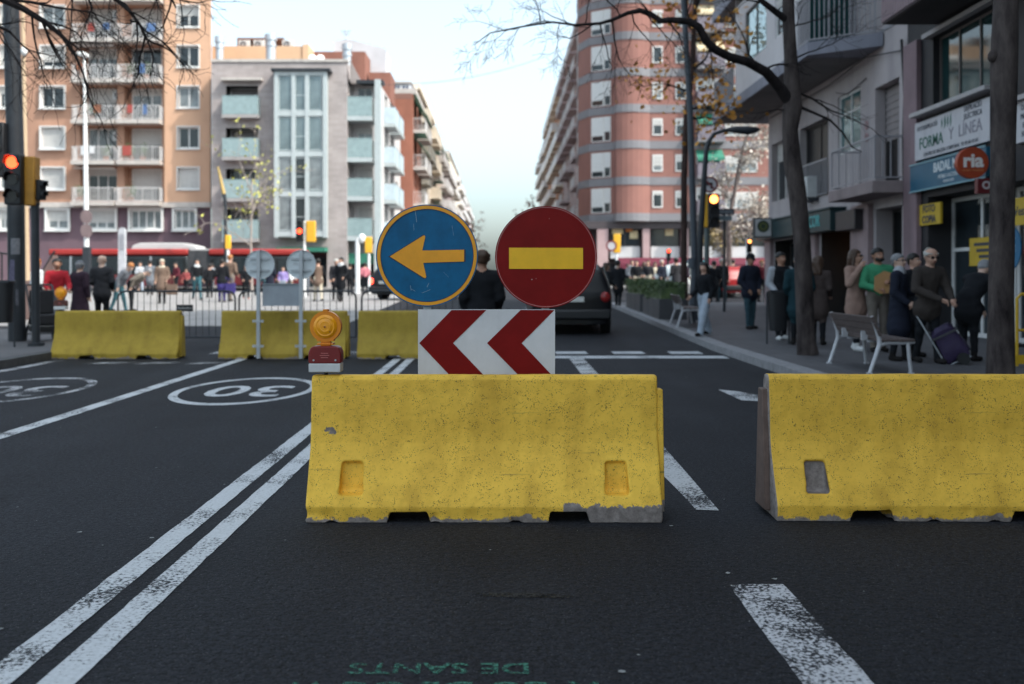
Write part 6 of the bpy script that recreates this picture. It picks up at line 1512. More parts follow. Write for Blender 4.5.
# tree C: branches hanging in from a tree left of the frame
YC = 12.0; base = Vector((-8.2, YC, .12)); t = thing('tree', 'bare dark branches hanging into the upper left corner of the photo', 'tree', base)
b = MB(); b.tube([base, base + Vector((0, 0, 1.2)), base + Vector((.15, 0, 3.2)), base + Vector((.2, 0, 4.6)), base + Vector((.1, .1, 7))], [.2, .16, .15, .13, .08], 14); b.build('trunk', BARKD, t)
Cc = lambda px, py, dy=0: P(px, py, YC + dy)
rr = random.Random(23); b = MB()
for pts, r0 in (([base + Vector((.18, 0, 4.0)), Cc(-40, -25), Cc(0, -2), Cc(22, 8), Cc(45, 22), Cc(62, 36), Cc(75, 55), Cc(82, 70)], .06), ([base + Vector((.2, 0, 4.5)), Cc(-20, -50), Cc(30, -40), Cc(70, -28), Cc(100, -10), Cc(125, 5), Cc(140, 25), Cc(146, 40)], .055), ([base + Vector((.18, 0, 3.6)), Cc(-50, 20), Cc(-10, 22), Cc(10, 32), Cc(25, 48)], .04), ([base + Vector((.2, 0, 4.9)), Cc(20, -75), Cc(90, -60), Cc(140, -40), Cc(165, -15), Cc(176, 8)], .05), ([Cc(70, -28), Cc(85, -10), Cc(92, 8), Cc(86, 24)], .026), ([Cc(0, -2), Cc(30, 2), Cc(60, 8), Cc(90, 12), Cc(115, 22)], .024)):
    n = len(pts); b.tube(pts, [r0 * (1 - .8 * i / (n - 1)) for i in range(n)], 8)
    for k in range(8):
        i = rr.randint(max(1, n // 3), n - 1); f = rr.random(); q = Vector(pts[i - 1]).lerp(Vector(pts[i]), f); d = (Vector(pts[i]) - Vector(pts[i - 1])).normalized()
        branch(b, q, d * .7 + Vector((rr.uniform(-.5, .8), rr.uniform(-.5, .5), rr.uniform(-1, .3))), r0 * .26, rr.uniform(.4, .75), 2, rr, .04, stop=.0028)
b.build('crown', TWIG, t)
# tree D: brown trunk and amber leaves by the mast
YD = 31.0; p = Vector((X(684, YD), YD, gz(YD) + .12)); t = thing('tree', 'plane tree with scattered amber leaves beside the blue grey mast', 'tree', p)
b = MB(); b.tube([p, P(684, 280, YD), P(684, 180, YD), P(686, 120, YD), P(692, 70, YD), P(695, 10, YD), P(697, -50, YD)], [.14, .1, .095, .09, .085, .07, .05], 14); b.build('trunk', BROWN, t)
rr = random.Random(31); b = MB(); tips = []
for px, py, dx, dz in ((692, 70, .8, .7), (688, 110, .8, .4), (694, 30, -.7, .7), (695, 10, .8, .8), (697, -20, -.5, 1), (697, -40, .6, 1), (690, 90, -.8, .3), (694, 40, .9, .1), (688, 118, .7, -.1)): branch(b, P(px, py, YD), Vector((dx, rr.uniform(-.6, .6), dz)), .05, .85, 3, rr, .0, tips=tips)
b.build('crown', TWIG, t)
b = MB(); leaves(b, tips, 900, .05, .11, .38, rr); b.build('leaves', leaf_mat('amber_leaves', (.42, .16, .02), (.66, .32, .05)), t, smooth=False)
# tree G: pale sunlit twigs at the crossing
YG_ = 46; p = Vector((X(729, YG_), YG_, gz(YG_) + .1)); t = thing('tree', 'tree with a cloud of pale sunlit twigs, left of the corner block', 'tree', p)
b = MB(); b.tube([p, P(729, 260, YG_), P(728, 225, YG_), P(735, 190, YG_), P(742, 150, YG_)], [.16, .11, .1, .09, .06], 10); b.build('trunk', bark_mat('grey_trunk', (.10, .08, .075), (.2, .16, .15)), t)
rr = random.Random(41); b = MB(); tips = []
for px, py, dx, dz in ((729, 235, .8, .5), (731, 210, 1, .5), (735, 190, 1, .7), (735, 190, .3, 1), (740, 165, 1, .8), (742, 150, .4, 1), (742, 150, 1, .3), (732, 205, -.4, 1), (730, 225, 1, .1)): branch(b, P(px, py, YG_), Vector((dx, rr.uniform(-.5, .5), dz)), .055, 1.15, 3, rr, .02, tips=tips, wig=.25, stop=.012)
b.build('crown', PALE, t)
b = MB(); leaves(b, tips, 2600, .04, .09, .22, rr); b.build('leaves', leaf_mat('pale_seed_leaves', (.40, .33, .27), (.62, .56, .5)), t, smooth=False)
# smaller trees
def small_tree(px, Y, ytop, ybase, label, lm, seed, n=500, cw=18, bm=PALE, r=.08, lr=(.05, .11)):
    p = Vector((X(px, Y), Y, gz(Y) + .05)); t = thing('tree', label, 'tree', p); rr = random.Random(seed)
    b = MB(); b.tube([p, P(px - 1, ybase, Y), P(px, (ytop + ybase) / 2, Y)], [r, r * .75, r * .5], 8); b.build('trunk', bm, t)
    b = MB(); tips = []; hgt = (ybase - ytop) * Y / F
    for k in range(7): branch(b, P(px - .5, ybase - k * (ybase - ytop) / 16, Y), Vector((rr.uniform(-1, 1), rr.uniform(-1, 1), rr.uniform(.6, 1.6))), r * .45, hgt * .3, 2, rr, tips=tips, stop=.01)
    b.build('crown', bm, t)
    if lm: b = MB(); leaves(b, tips, n, lr[0], lr[1], .14, rr); b.build('leaves', lm, t, smooth=False)
small_tree(252, 57, 110, 246, 'slender young tree with a few yellow green leaves in front of the grey block', leaf_mat('yellow_green_leaves', (.30, .30, .04), (.52, .50, .12)), 51, 260)
small_tree(726, 56, 205, 262, 'small brown leaved tree in front of the maroon awning', leaf_mat('brown_leaves', (.14, .09, .03), (.28, .2, .07)), 52, 420)
for i, (px, Y, yt, lb) in enumerate(((528, 190, 196, 'hazy bare tree in the far street, right of the vanishing point'), (540, 150, 192, 'reddish bare tree in front of the far right houses'), (466, 170, 200, 'hazy bare tree in the far street, left of the vanishing point'), (452, 120, 205, 'bare tree before the green awnings on the far left side'))):
    small_tree(px, Y, yt, 262, lb, leaf_mat('russet_leaves', (.2, .11, .07), (.32, .2, .14)), 60 + i, 350, r=.15, bm=TWIG, lr=(.12, .25))
# ================================================================== PEOPLE
def surfnet(Fv, org, h):
    nx, ny, nz = Fv.shape; ins = Fv < 0
    cs = [(i, j, k) for i in (0, 1) for j in (0, 1) for k in (0, 1)]
    sl = lambda c: (slice(c[0], nx - 1 + c[0]), slice(c[1], ny - 1 + c[1]), slice(c[2], nz - 1 + c[2]))
    acc = np.zeros((nx - 1, ny - 1, nz - 1, 3), np.float32); cnt = np.zeros((nx - 1, ny - 1, nz - 1), np.float32)
    for a in cs:
        for ax in range(3):
            if a[ax]: continue
            b = list(a); b[ax] = 1; va = Fv[sl(a)]; vb = Fv[sl(tuple(b))]; cr = (va < 0) != (vb < 0)
            t = np.where(cr, va / np.where(cr, va - vb, 1), 0)
            for q in range(3): acc[..., q] += np.where(cr, a[q] + (t if q == ax else 0), 0)
            cnt += cr
    m = cnt > 0; idx = -np.ones(m.shape, np.int64); idx[m] = np.arange(m.sum()); ijk = np.argwhere(m)
    v = (ijk + acc[m] / cnt[m][:, None]) * h + np.array(org)
    fs = []
    for ax in range(3):
        o = [q for q in range(3) if q != ax]
        A = np.take(ins, range(Fv.shape[ax] - 1), ax); Bv = np.take(ins, range(1, Fv.shape[ax]), ax)
        for flip, sel in ((False, A & ~Bv), (True, ~A & Bv)):
            e = np.argwhere(sel); e = e[(e[:, o[0]] > 0) & (e[:, o[1]] > 0) & (e[:, o[0]] < idx.shape[o[0]]) & (e[:, o[1]] < idx.shape[o[1]])]
            if not len(e): continue
            def g(d0, d1):
                c = e.copy(); c[:, o[0]] += d0; c[:, o[1]] += d1; return idx[c[:, 0], c[:, 1], c[:, 2]]
            qd = np.stack([g(-1, -1), g(0, -1), g(0, 0), g(-1, 0)], 1)
            if (ax == 1) != flip: qd = qd[:, ::-1]
            fs.append(qd)
    return v, np.concatenate(fs)


def sdf_mesh(prims, h, pad=.05, clip=None, rough=0.0, legbias=0.0):
    """prims: (a, b, ra, rb, material, y-squash, blend). one smooth skin over all of them"""
    pts = np.array([p for q in prims for p in (q[0], q[1])]); rr = max(max(q[2], q[3]) for q in prims)
    lo = np.min([np.minimum(q[0], q[1]) - max(q[2], q[3]) for q in prims], 0) - pad; hi = np.max([np.maximum(q[0], q[1]) + max(q[2], q[3]) for q in prims], 0) + pad
    n = np.ceil((hi - lo) / h).astype(int) + 1
    gx, gy, gz_ = np.meshgrid(*[lo[i] + h * np.arange(n[i], dtype=np.float32) for i in range(3)], indexing='ij')
    def dist(q, x, y, z):
        a = np.array(q[0], np.float32); b = np.array(q[1], np.float32); s = q[5]; d = b - a; d2 = d.copy(); d2[1] *= s
        px, py, pz = x - a[0], (y - a[1]) * s, z - a[2]; L = float((d2 * d2).sum()) + 1e-9
        t = np.clip((px * d2[0] + py * d2[1] + pz * d2[2]) / L, 0, 1)
        r = q[2] + (q[3] - q[2]) * t
        return (np.sqrt((px - t * d2[0]) ** 2 + (py - t * d2[1]) ** 2 + (pz - t * d2[2]) ** 2) - r) / (s ** .5)
    Fv = None
    for q in prims:
        d = dist(q, gx, gy, gz_).astype(np.float32)
        if q[6] == 'cut': Fv = np.maximum(Fv, -d); continue
        if Fv is None: Fv = d; continue
        k = q[6]; hh = np.clip(.5 + .5 * (Fv - d) / k, 0, 1); Fv = d * hh + Fv * (1 - hh) - k * hh * (1 - hh)
    Fv = Fv + np.where(gz_ < 1.4, .0042 * np.sin(31 * gz_ + 5 * np.sin(9 * gx + 3) + 9 * gy) * np.sin(17 * gx + 12 * gz_ + 2) , 0).astype(np.float32)
    if rough: Fv = Fv + (rough * np.sin(95 * gx + 4 * np.sin(23 * gz_)) * np.sin(80 * gy + 30 * gz_ + 2 * np.sin(40 * gx)) + rough * .8 * np.sin(38 * gx + 20 * gy + 1) * np.sin(33 * gz_)).astype(np.float32)
    if clip is not None: Fv = np.maximum(Fv, clip(gx, gy, gz_))
    v, f = surfnet(Fv, lo, h)
    c = v[f].mean(1); best = np.full(len(f), 9.0); mi = np.zeros(len(f), np.int32)
    for q in prims:
        if q[6] == 'cut': continue
        d = dist(q, c[:, 0], c[:, 1], c[:, 2]) + (legbias if q[4] == 2 else 0); w = d < best; best[w] = d[w]; mi[w] = q[4]
    return v, f, mi


SKINS = [mat('skin_light', (.46, .27, .20), .55, .1, 12), mat('skin_tan', (.34, .18, .12), .55, .1, 12), mat('skin_pale', (.55, .36, .28), .55, .1, 12)]
def cloth(name, c, v=.18): return mat('cloth_' + name, c, .9, v, 7, .25, bscale=30, spec=.15)
HAIRS = dict(black=mat('hair_black', (.012, .009, .008), .5, .3, 30), brown=mat('hair_brown', (.06, .032, .02), .5, .3, 30), grey=mat('hair_grey', (.19, .19, .20), .6, .25, 30), white=mat('hair_white', (.40, .385, .36), .6, .2, 30), ginger=mat('hair_ginger', (.32, .12, .03), .5, .2, 30))
SHOE = dict(dark=cloth('shoe_dark', (.018, .016, .016)), white=cloth('shoe_white', (.6, .6, .6)), pink=cloth('shoe_pink', (.6, .3, .25)), brown=cloth('shoe_brown', (.08, .045, .03)))
EYE = mat('eye_dark', (.015, .012, .012), .2, 0, 1); EYEW = mat('eye_white', (.55, .53, .5), .3, 0, 1); LIP = mat('lips', (.30, .11, .09), .5, 0, 1)


def person(label, loc, rz, ht, top, legs, hair='black', shoe='dark', skin=0, coat=0.0, bulk=1.0, stride=0.0, lean=0.0, hyaw=0.0, hpitch=0.0, lh=None, rh=None, long=False, hat=None, shades=False, hood=False, h=.022, face=False, extra=None, sleeves=None, wide=1.0, beard=False, scarf=None, bun=False, group=None, bald=False, skirt=None, hair_top=False):
    t = thing('person', label, 'person', loc, rz, group); s = ht / 1.75; pv = random.Random(label)
    if stride == 0: stride = pv.uniform(-.09, .09)
    if hyaw == 0 and not lean: hyaw = pv.uniform(-.45, .45)
    if hpitch == 0: hpitch = pv.uniform(-.05, .2)
    arm_bend = (pv.uniform(0, .25), pv.uniform(0, .25))
    c_, s_ = math.cos(lean), math.sin(lean)
    def up(p):          # the bend of the upper body about the hips (forward is -y)
        y, z = p[1], p[2] - .95; return np.array((p[0], y * c_ - z * s_, .95 + y * s_ + z * c_))
    def hd(p):          # turn and tilt of the head on the neck
        q = Matrix.Rotation(hyaw, 3, 'Z') @ Matrix.Rotation(hpitch, 3, 'X') @ Vector((p[0], p[1], p[2] - 1.53)); return up((q.x, q.y, q.z + 1.53))
    A = lambda *p: np.array(p, float)
    pr = []
    tb = .012 * bulk
    # trunk
    pr.append((up((0, .01, 1.02)), up((0, 0, 1.30)), .135 + tb, .165 + tb, 1, 1.45, .03))
    pr.append((up((-.10, .005, 1.38)), up((.10, .005, 1.38)), .085 + tb, .085 + tb, 1, 1.1, .05))
    pr.append((A(-.06, .01, .96), A(.06, .01, .96), .125, .125, 2 if coat < .3 else 1, 1.25, .05))
    pr.append((up((0, .015, 1.44)), hd((0, .0, 1.56)), .062, .056, 0, 1, .03))
    # legs
    for sd in (-1, 1):
        a = stride * sd; kn = A(sd * .095, -math.sin(a) * .42 - .015, .94 - math.cos(a) * .43); bk = max(0, -a) * .9
        an = kn + A(sd * .005, -math.sin(a - bk) * .42, -math.cos(a - bk) * .41)
        if an[2] < .075: an[2] = .075
        pr.append((A(sd * .09, .01, .92), kn, .098, .066 * wide, 2, 1, .03)); pr.append((kn, an, .066 * wide, .048 * wide, 2, 1, .02))
        pr.append((an + A(0, .025, -.03), an + A(sd * .015, -.13, -.04), .045, .04, 3, 1, .015)); 
    fz = min(q[1][2] for q in pr if q[4] == 3) - .04
    # coat skirts
    if coat > 0: pr.append((A(0, .0, 1.0), A(0, -.02 * 0, .93 - coat * .45), .15 + tb, .19 + tb + .03 * coat, 1, 1.25, .04))
    if skirt: pr.append((A(0, 0, 1.0), A(0, 0, .93 - skirt * .45), .14, .2, 2, 1.2, .04))
    # arms
    hands = []
    for sd, tgt in ((1, lh), (-1, rh)):
        sh = up((sd * .185, .01, 1.40)); sw = -stride * sd * .7
        if tgt is None: el = up((sd * .235, .03 - math.sin(sw) * .2, 1.13)); q_ = arm_bend[sd > 0]; wr = up((sd * (.25 - .35 * q_), -.02 - math.sin(sw) * .42 - q_ * .85, .89 + q_ * .55))
        else: el, wr = A(*tgt[0]), A(*tgt[1])
        am = 4 if sleeves else 1
        pr.append((sh, el, .068 + tb * .6, .056 + tb * .6, am, 1, .035)); pr.append((el, wr, .056 + tb * .6, .042 + tb * .3, am, 1, .02))
        d = wr - el; d = d / (np.linalg.norm(d) + 1e-9); hands.append((sd, wr, d)); pr.append((wr, wr + d * .08, .03, .036, 0, 1.0, .012))
    # head
    pr.append((hd((0, .005, 1.60)), hd((0, .012, 1.655)), .078, .095, 0, 1, .02)); pr.append((hd((0, -.05, 1.565)), hd((0, -.055, 1.60)), .042, .055, 0, 1, .03))
    pr.append((hd((0, -.098, 1.632)), hd((0, -.117, 1.608)), .009, .014, 0, 1, .012))
    for sd in (-1, 1): pr.append((hd((sd * .09, .005, 1.605)), hd((sd * .094, .01, 1.63)), .014, .018, 0, 1, .01))
    if hood: pr.append((up((-.07, .09, 1.45)), up((.07, .09, 1.45)), .06, .06, 1, 1, .04))
    if scarf: pr.append((up((-.03, -.01, 1.47)), up((.03, -.01, 1.47)), .09, .09, 5, 1, .02))
    if extra: pr += [(A(*q[0]), A(*q[1]), *q[2:]) for q in extra]
    v, f, mi = sdf_mesh(pr, h / s, legbias=.06 if coat >= .3 else 0)
    v[:, 2] -= fz; v *= s
    mats = [SKINS[skin], top, legs, SHOE[shoe], sleeves or top, scarf or top, EYE, EYEW, LIP]
    V = v.tolist(); Fc = f.tolist(); MI = mi.tolist()
    # five fingers on each hand, rooted in the palm and slightly curled
    q = MB(); S = lambda p: (Vector(p) - Vector((0, 0, fz))) * s
    for sd, wr, d in hands:
        d = Vector(d); side = Vector((0, -1, 0)); side = (side - d * side.dot(d)); side = side.normalized() if side.length > .2 else d.orthogonal().normalized(); nn = d.cross(side) * sd
        pc = Vector(wr) + d * .075
        for k, L in enumerate((.062, .07, .066, .05)):
            o = pc + side * (.026 - .0175 * k); a = o + d * .025; b_ = a + (d * .86 + nn * -.5).normalized() * L * .55; e = b_ + (d * .35 - nn * .9).normalized() * L * .5
            q.tube([S(o - d * .03), S(a), S(b_), S(e)], [.0095 * s, .009 * s, .008 * s, .006 * s], 6)
        o = pc + side * .022 - d * .045; q.tube([S(o), S(o + side * .025 + d * .02), S(o + side * .03 + d * .05 - nn * .015)], [.012 * s, .01 * s, .008 * s], 6)
    n0 = len(V); V += q.v; Fc += [tuple(i + n0 for i in ff) for ff in q.f]; MI += [0] * len(q.f)
    if face:
        q = MB()
        for sd in (-1, 1):
            e = Vector(hd((sd * .034, -.083, 1.638))); q.ellip(S(e), (.012 * s, .009 * s, .007 * s), 8, 6, 7); e2 = Vector(hd((sd * .034, -.0905, 1.638))); q.ellip(S(e2), (.005 * s,) * 3, 6, 5, 6)
            q.tube([S(hd((sd * .018, -.093, 1.656))), S(hd((sd * .036, -.094, 1.661))), S(hd((sd * .054, -.082, 1.655)))], .004 * s, 5, 6)
        q.tube([S(hd((-.022, -.100, 1.572))), S(hd((0, -.106, 1.572))), S(hd((.022, -.100, 1.572)))], .0055 * s, 6, 8)
        n0 = len(V); V += q.v; Fc += [tuple(i + n0 for i in ff) for ff in q.f]; MI += q.m
    me = bpy.data.meshes.new('body'); me.from_pydata(V, [], Fc)
    for m_ in mats: me.materials.append(m_)
    me.polygons.foreach_set('material_index', MI); me.polygons.foreach_set('use_smooth', [True] * len(Fc)); me.update(); link('body', me, t, W[t])
    # hair, hats and glasses are worn: parts of the person
    def worn(name, prims, m_, hh=None, clip=None):
        v, f, mi = sdf_mesh(prims, (hh or (.0085 if face else .013)) / s, rough=.003 if name == 'hair' else 0, clip=clip); v[:, 2] -= fz; v *= s
        me = bpy.data.meshes.new(name); me.from_pydata(v.tolist(), [], f.tolist()); me.materials.append(m_); me.polygons.foreach_set('use_smooth', [True] * len(f)); me.update(); link(name, me, t, W[t])
    if hair and not bald:
        hp = [(hd((0, .02, 1.625)), hd((0, .02, 1.662)), .094, .1075, 0, 1, .02)]
        if long: hp += [(hd((-.03, .06, 1.6)), up((-.05, .09, 1.42)), .075, .05, 0, 1, .03), (hd((.03, .06, 1.6)), up((.05, .09, 1.42)), .075, .05, 0, 1, .03), (hd((.085, .0, 1.62)), up((.1, -.02, 1.45)), .03, .03, 0, 1, .03), (hd((-.085, .0, 1.62)), up((-.1, -.02, 1.45)), .03, .03, 0, 1, .03)]
        if bun: hp.append((hd((0, .10, 1.70)), hd((0, .11, 1.71)), .045, .045, 0, 1, .02))
        def cut(x, y, z):
            z = z - .95; y2 = y * c_ + z * s_; z2 = -y * s_ + z * c_ + .95
            Ri = (Matrix.Rotation(hyaw, 3, 'Z') @ Matrix.Rotation(hpitch, 3, 'X')).inverted(); z2 = z2 - 1.53
            yl = Ri[1][0] * x + Ri[1][1] * y2 + Ri[1][2] * z2; zl = Ri[2][0] * x + Ri[2][1] * y2 + Ri[2][2] * z2 + 1.53
            f = (np.interp(yl, [-.12, -.05, -.015, .02], [1.705, 1.67, 1.60, 1.2]) if long else np.interp(yl, [-.12, -.045, -.02, .035, .09], [1.705, 1.675, 1.64, 1.615, 1.54])) - zl
            f = f * .6
            if hair_top: f = np.maximum(f, np.minimum(zl - 1.695, .075 - yl))
            return f.astype(np.float32)
        worn('hair', hp, HAIRS[hair], clip=cut)
    if beard: worn('beard', [(hd((-.045, -.055, 1.57)), hd((.045, -.055, 1.57)), .035, .035, 0, 1, .02), (hd((0, -.075, 1.555)), hd((0, -.08, 1.56)), .035, .035, 0, 1, .02)], HAIRS['black'])
    if hat:
        kind, m_ = hat; hp = [(hd((0, .014, 1.665)), hd((0, .018, 1.685)), .108, .1, 0, 1, .02), (hd((0, -.03, 1.52)), hd((0, -.03, 1.60)), .12, .11, 0, 1, 'cut')]
        if kind == 'cap': hp.append((hd((0, -.09, 1.685)), hd((0, -.165, 1.672)), .05, .035, 0, 1, .02)); hp[-1] = (hp[-1][0], hp[-1][1], .03, .022, 0, 1, .02)
        worn('cap' if kind == 'cap' else 'hat', hp, m_)
    if shades:
        q = MB()
        for sd in (-1, 1):
            q.ellip(S(hd((sd * .036, -.095, 1.638))), (.03 * s, .012 * s, .021 * s), 10, 6); q.tube([S(hd((sd * .062, -.085, 1.643))), S(hd((sd * .098, .0, 1.64)))], .004 * s, 5)
        q.tube([S(hd((-.012, -.1, 1.643))), S(hd((.012, -.1, 1.643)))], .004 * s, 5)
        me = bpy.data.meshes.new('sunglasses'); me.from_pydata(q.v, [], q.f); me.materials.append(EYE); me.polygons.foreach_set('use_smooth', [True] * len(q.f)); link('sunglasses', me, t, W[t])
    return t


def G(px, py, up=.12): return tuple(foot(px, py, up))
def D(px, Y, up=0.0): return (X(px, Y), Y, gz(Y) + up)
C = cloth
BLK = C('black', (.012, .013, .016)); NAVY = C('navy', (.016, .019, .032)); CHAR = C('charcoal', (.032, .032, .037)); JEAN = C('teal_jeans', (.03, .06, .075)); PJEAN = C('pale_jeans', (.33, .38, .45)); BEIGE = C('beige_coat', (.30, .195, .16)); GREEN = C('green_hoodie', (.05, .24, .125)); KHAKI = C('khaki', (.17, .145, .125)); BRNJ = C('brown_jacket', (.045, .037, .034)); RED_ = C('red_sweater', (.34, .02, .03)); PLUM = C('plum_coat', (.036, .022, .034)); WHT = C('white', (.55, .56, .58)); GRY = C('grey', (.12, .13, .15)); TEAL = C('dark_teal', (.012, .035, .045)); LILAC = C('lilac', (.30, .24, .5)); TAUPE = C('taupe', (.16, .11, .085)); CREAM = C('cream', (.5, .44, .35)); TJ = C('teal_trousers', (.035, .09, .11)); LGREY = C('light_grey', (.34, .35, .38)); PURPC = C('purple_skirt', (.05, .04, .16)); STRP = C('speckled', (.16, .14, .12), .8)
n_ = dict(h=.0125, face=True)
GR1 = 'people waiting on the right pavement by the shop'
person('woman with long brown hair in a beige coat, hand raised to her face', G(856, 351), R(35), 1.68, BEIGE, BLK, 'brown', 'white', 0, coat=.42, long=True, shades=True, rh=((-.27, -.06, 1.16), (-.13, -.17, 1.44)), lh=((.25, .0, 1.14), (.12, -.2, 1.05)), hyaw=R(20), **n_)
person('bearded man in a green hooded top holding a sheet of brown cardboard', G(878, 352), R(-4), 1.69, GREEN, KHAKI, 'black', 'dark', 1, hood=True, beard=True, lh=((.26, -.02, 1.13), (.1, -.26, 1.18)), rh=((-.26, -.05, 1.14), (-.08, -.27, 1.08)), bulk=1.6, **n_)
person('older grey haired woman in a long dark coat with a pale hood and glasses', G(899, 361), R(55), 1.56, NAVY, BLK, 'grey', 'dark', 2, coat=.8, shades=True, scarf=LGREY, bulk=1.8, lh=((.25, -.05, 1.12), (.15, -.26, 1.14)), **n_)
person('person in dark clothes standing close behind the grey haired woman', G(914, 357), R(20), 1.58, BLK, BLK, 'black', 'dark', 0, coat=.6, bulk=1.5, **n_)
person('balding man in sunglasses and a brown jacket leaning on the trolley handle', G(927, 363), R(10), 1.64, BRNJ, BLK, 'white', 'dark', 0, lean=R(8), shades=True, coat=.15, bulk=1.6, stride=.12, lh=((.27, -.12, 1.12), (.18, -.34, .98)), rh=((-.25, -.1, 1.14), (-.02, -.36, .99)), hpitch=R(8), hair_top=True, **n_)
person('white haired person in a black coat stooping beside the shopping trolley', G(968, 361), R(120), 1.6, BLK, BLK, 'grey', 'dark', 2, lean=R(38), coat=.3, bulk=2.2, lh=((.22, -.45, 1.05), (.14, -.55, .82)), rh=((-.22, -.42, 1.02), (-.1, -.52, .8)), **n_)
person('person in dim brown clothes half hidden by the bare street tree', G(818, 345), R(150), 1.6, C('dim_brown', (.06, .045, .042)), BLK, 'brown', 'dark', 0, long=True, coat=.5, h=.016)
person('person in a dark teal padded coat next to the bare street tree', G(799, 345), R(170), 1.62, TEAL, BLK, 'grey', 'dark', 0, coat=.5, bulk=2.0, h=.016)
person('dark haired man in a black jacket with light grey sleeves and white shoes', G(781, 340), R(10), 1.68, BLK, BLK, 'black', 'white', 1, sleeves=LGREY, coat=.2, bulk=1.6, h=.015, face=True)
person('man in a cap, dark jacket and blue green jeans standing with head bowed', G(750, 329), R(25), 1.66, NAVY, JEAN, 'black', 'dark', 1, hat=('cap', BLK), hpitch=R(18), bulk=2.4, coat=.1, h=.016, face=True, lh=((.27, .02, 1.12), (.16, -.12, .94)), rh=((-.27, .02, 1.12), (-.16, -.12, .94)))
person('woman in a black top and pale wide jeans walking by the second bench', G(704, 336), R(-60), 1.5, BLK, PJEAN, 'black', 'dark', 0, long=True, stride=.22, wide=1.5, bulk=1.2, h=.016)
Yk = 12.4; person('man in a black coat seen from behind in the road between the two discs', D(482, Yk), R(180), 1.70, BLK, BLK, 'brown', 'dark', 1, coat=.4, bulk=1.6, h=.0125, hair_top=True)
# left
person('man in a red sweater pushing the pushchair', D(57, 22.3, .0), R(30), 1.68, RED_, GRY, 'black', 'dark', 1, lh=((.25, -.08, 1.14), (.22, -.36, 1.03)), rh=((-.25, -.08, 1.14), (-.22, -.36, 1.03)), h=.016)
person('older woman in a long plum padded coat with a grey headscarf', D(80, 22.8), R(160), 1.62, PLUM, BLK, 'grey', 'dark', 2, coat=.85, bulk=2.6, hat=('hat', GRY), h=.016)
person('bald man in a dark grey jacket seen from behind near the left barrier', D(102, 23.5), R(185), 1.76, CHAR, BLK, None, 'dark', 2, bulk=2.0, coat=.15, bald=True, h=.016)
person('person bending forward in a grey jacket and teal trousers', D(119, 31), R(80), 1.7, GRY, TJ, 'ginger', 'dark', 2, lean=R(35), stride=.2, bulk=1.8, h=.018)
person('person bending in a speckled jacket next to the one in teal trousers', D(131, 31.5), R(100), 1.65, STRP, BLK, 'grey', 'dark', 2, lean=R(55), bulk=2.0, h=.018)
person('person in a white top and orange beanie behind the signal pole at the far left', D(37.5, 24.5), R(140), 1.68, WHT, BLK, 'black', 'brown', 1, hat=('hat', C('orange', (.6, .16, .02))), h=.016)
GF = 'pedestrians crossing in the sun'
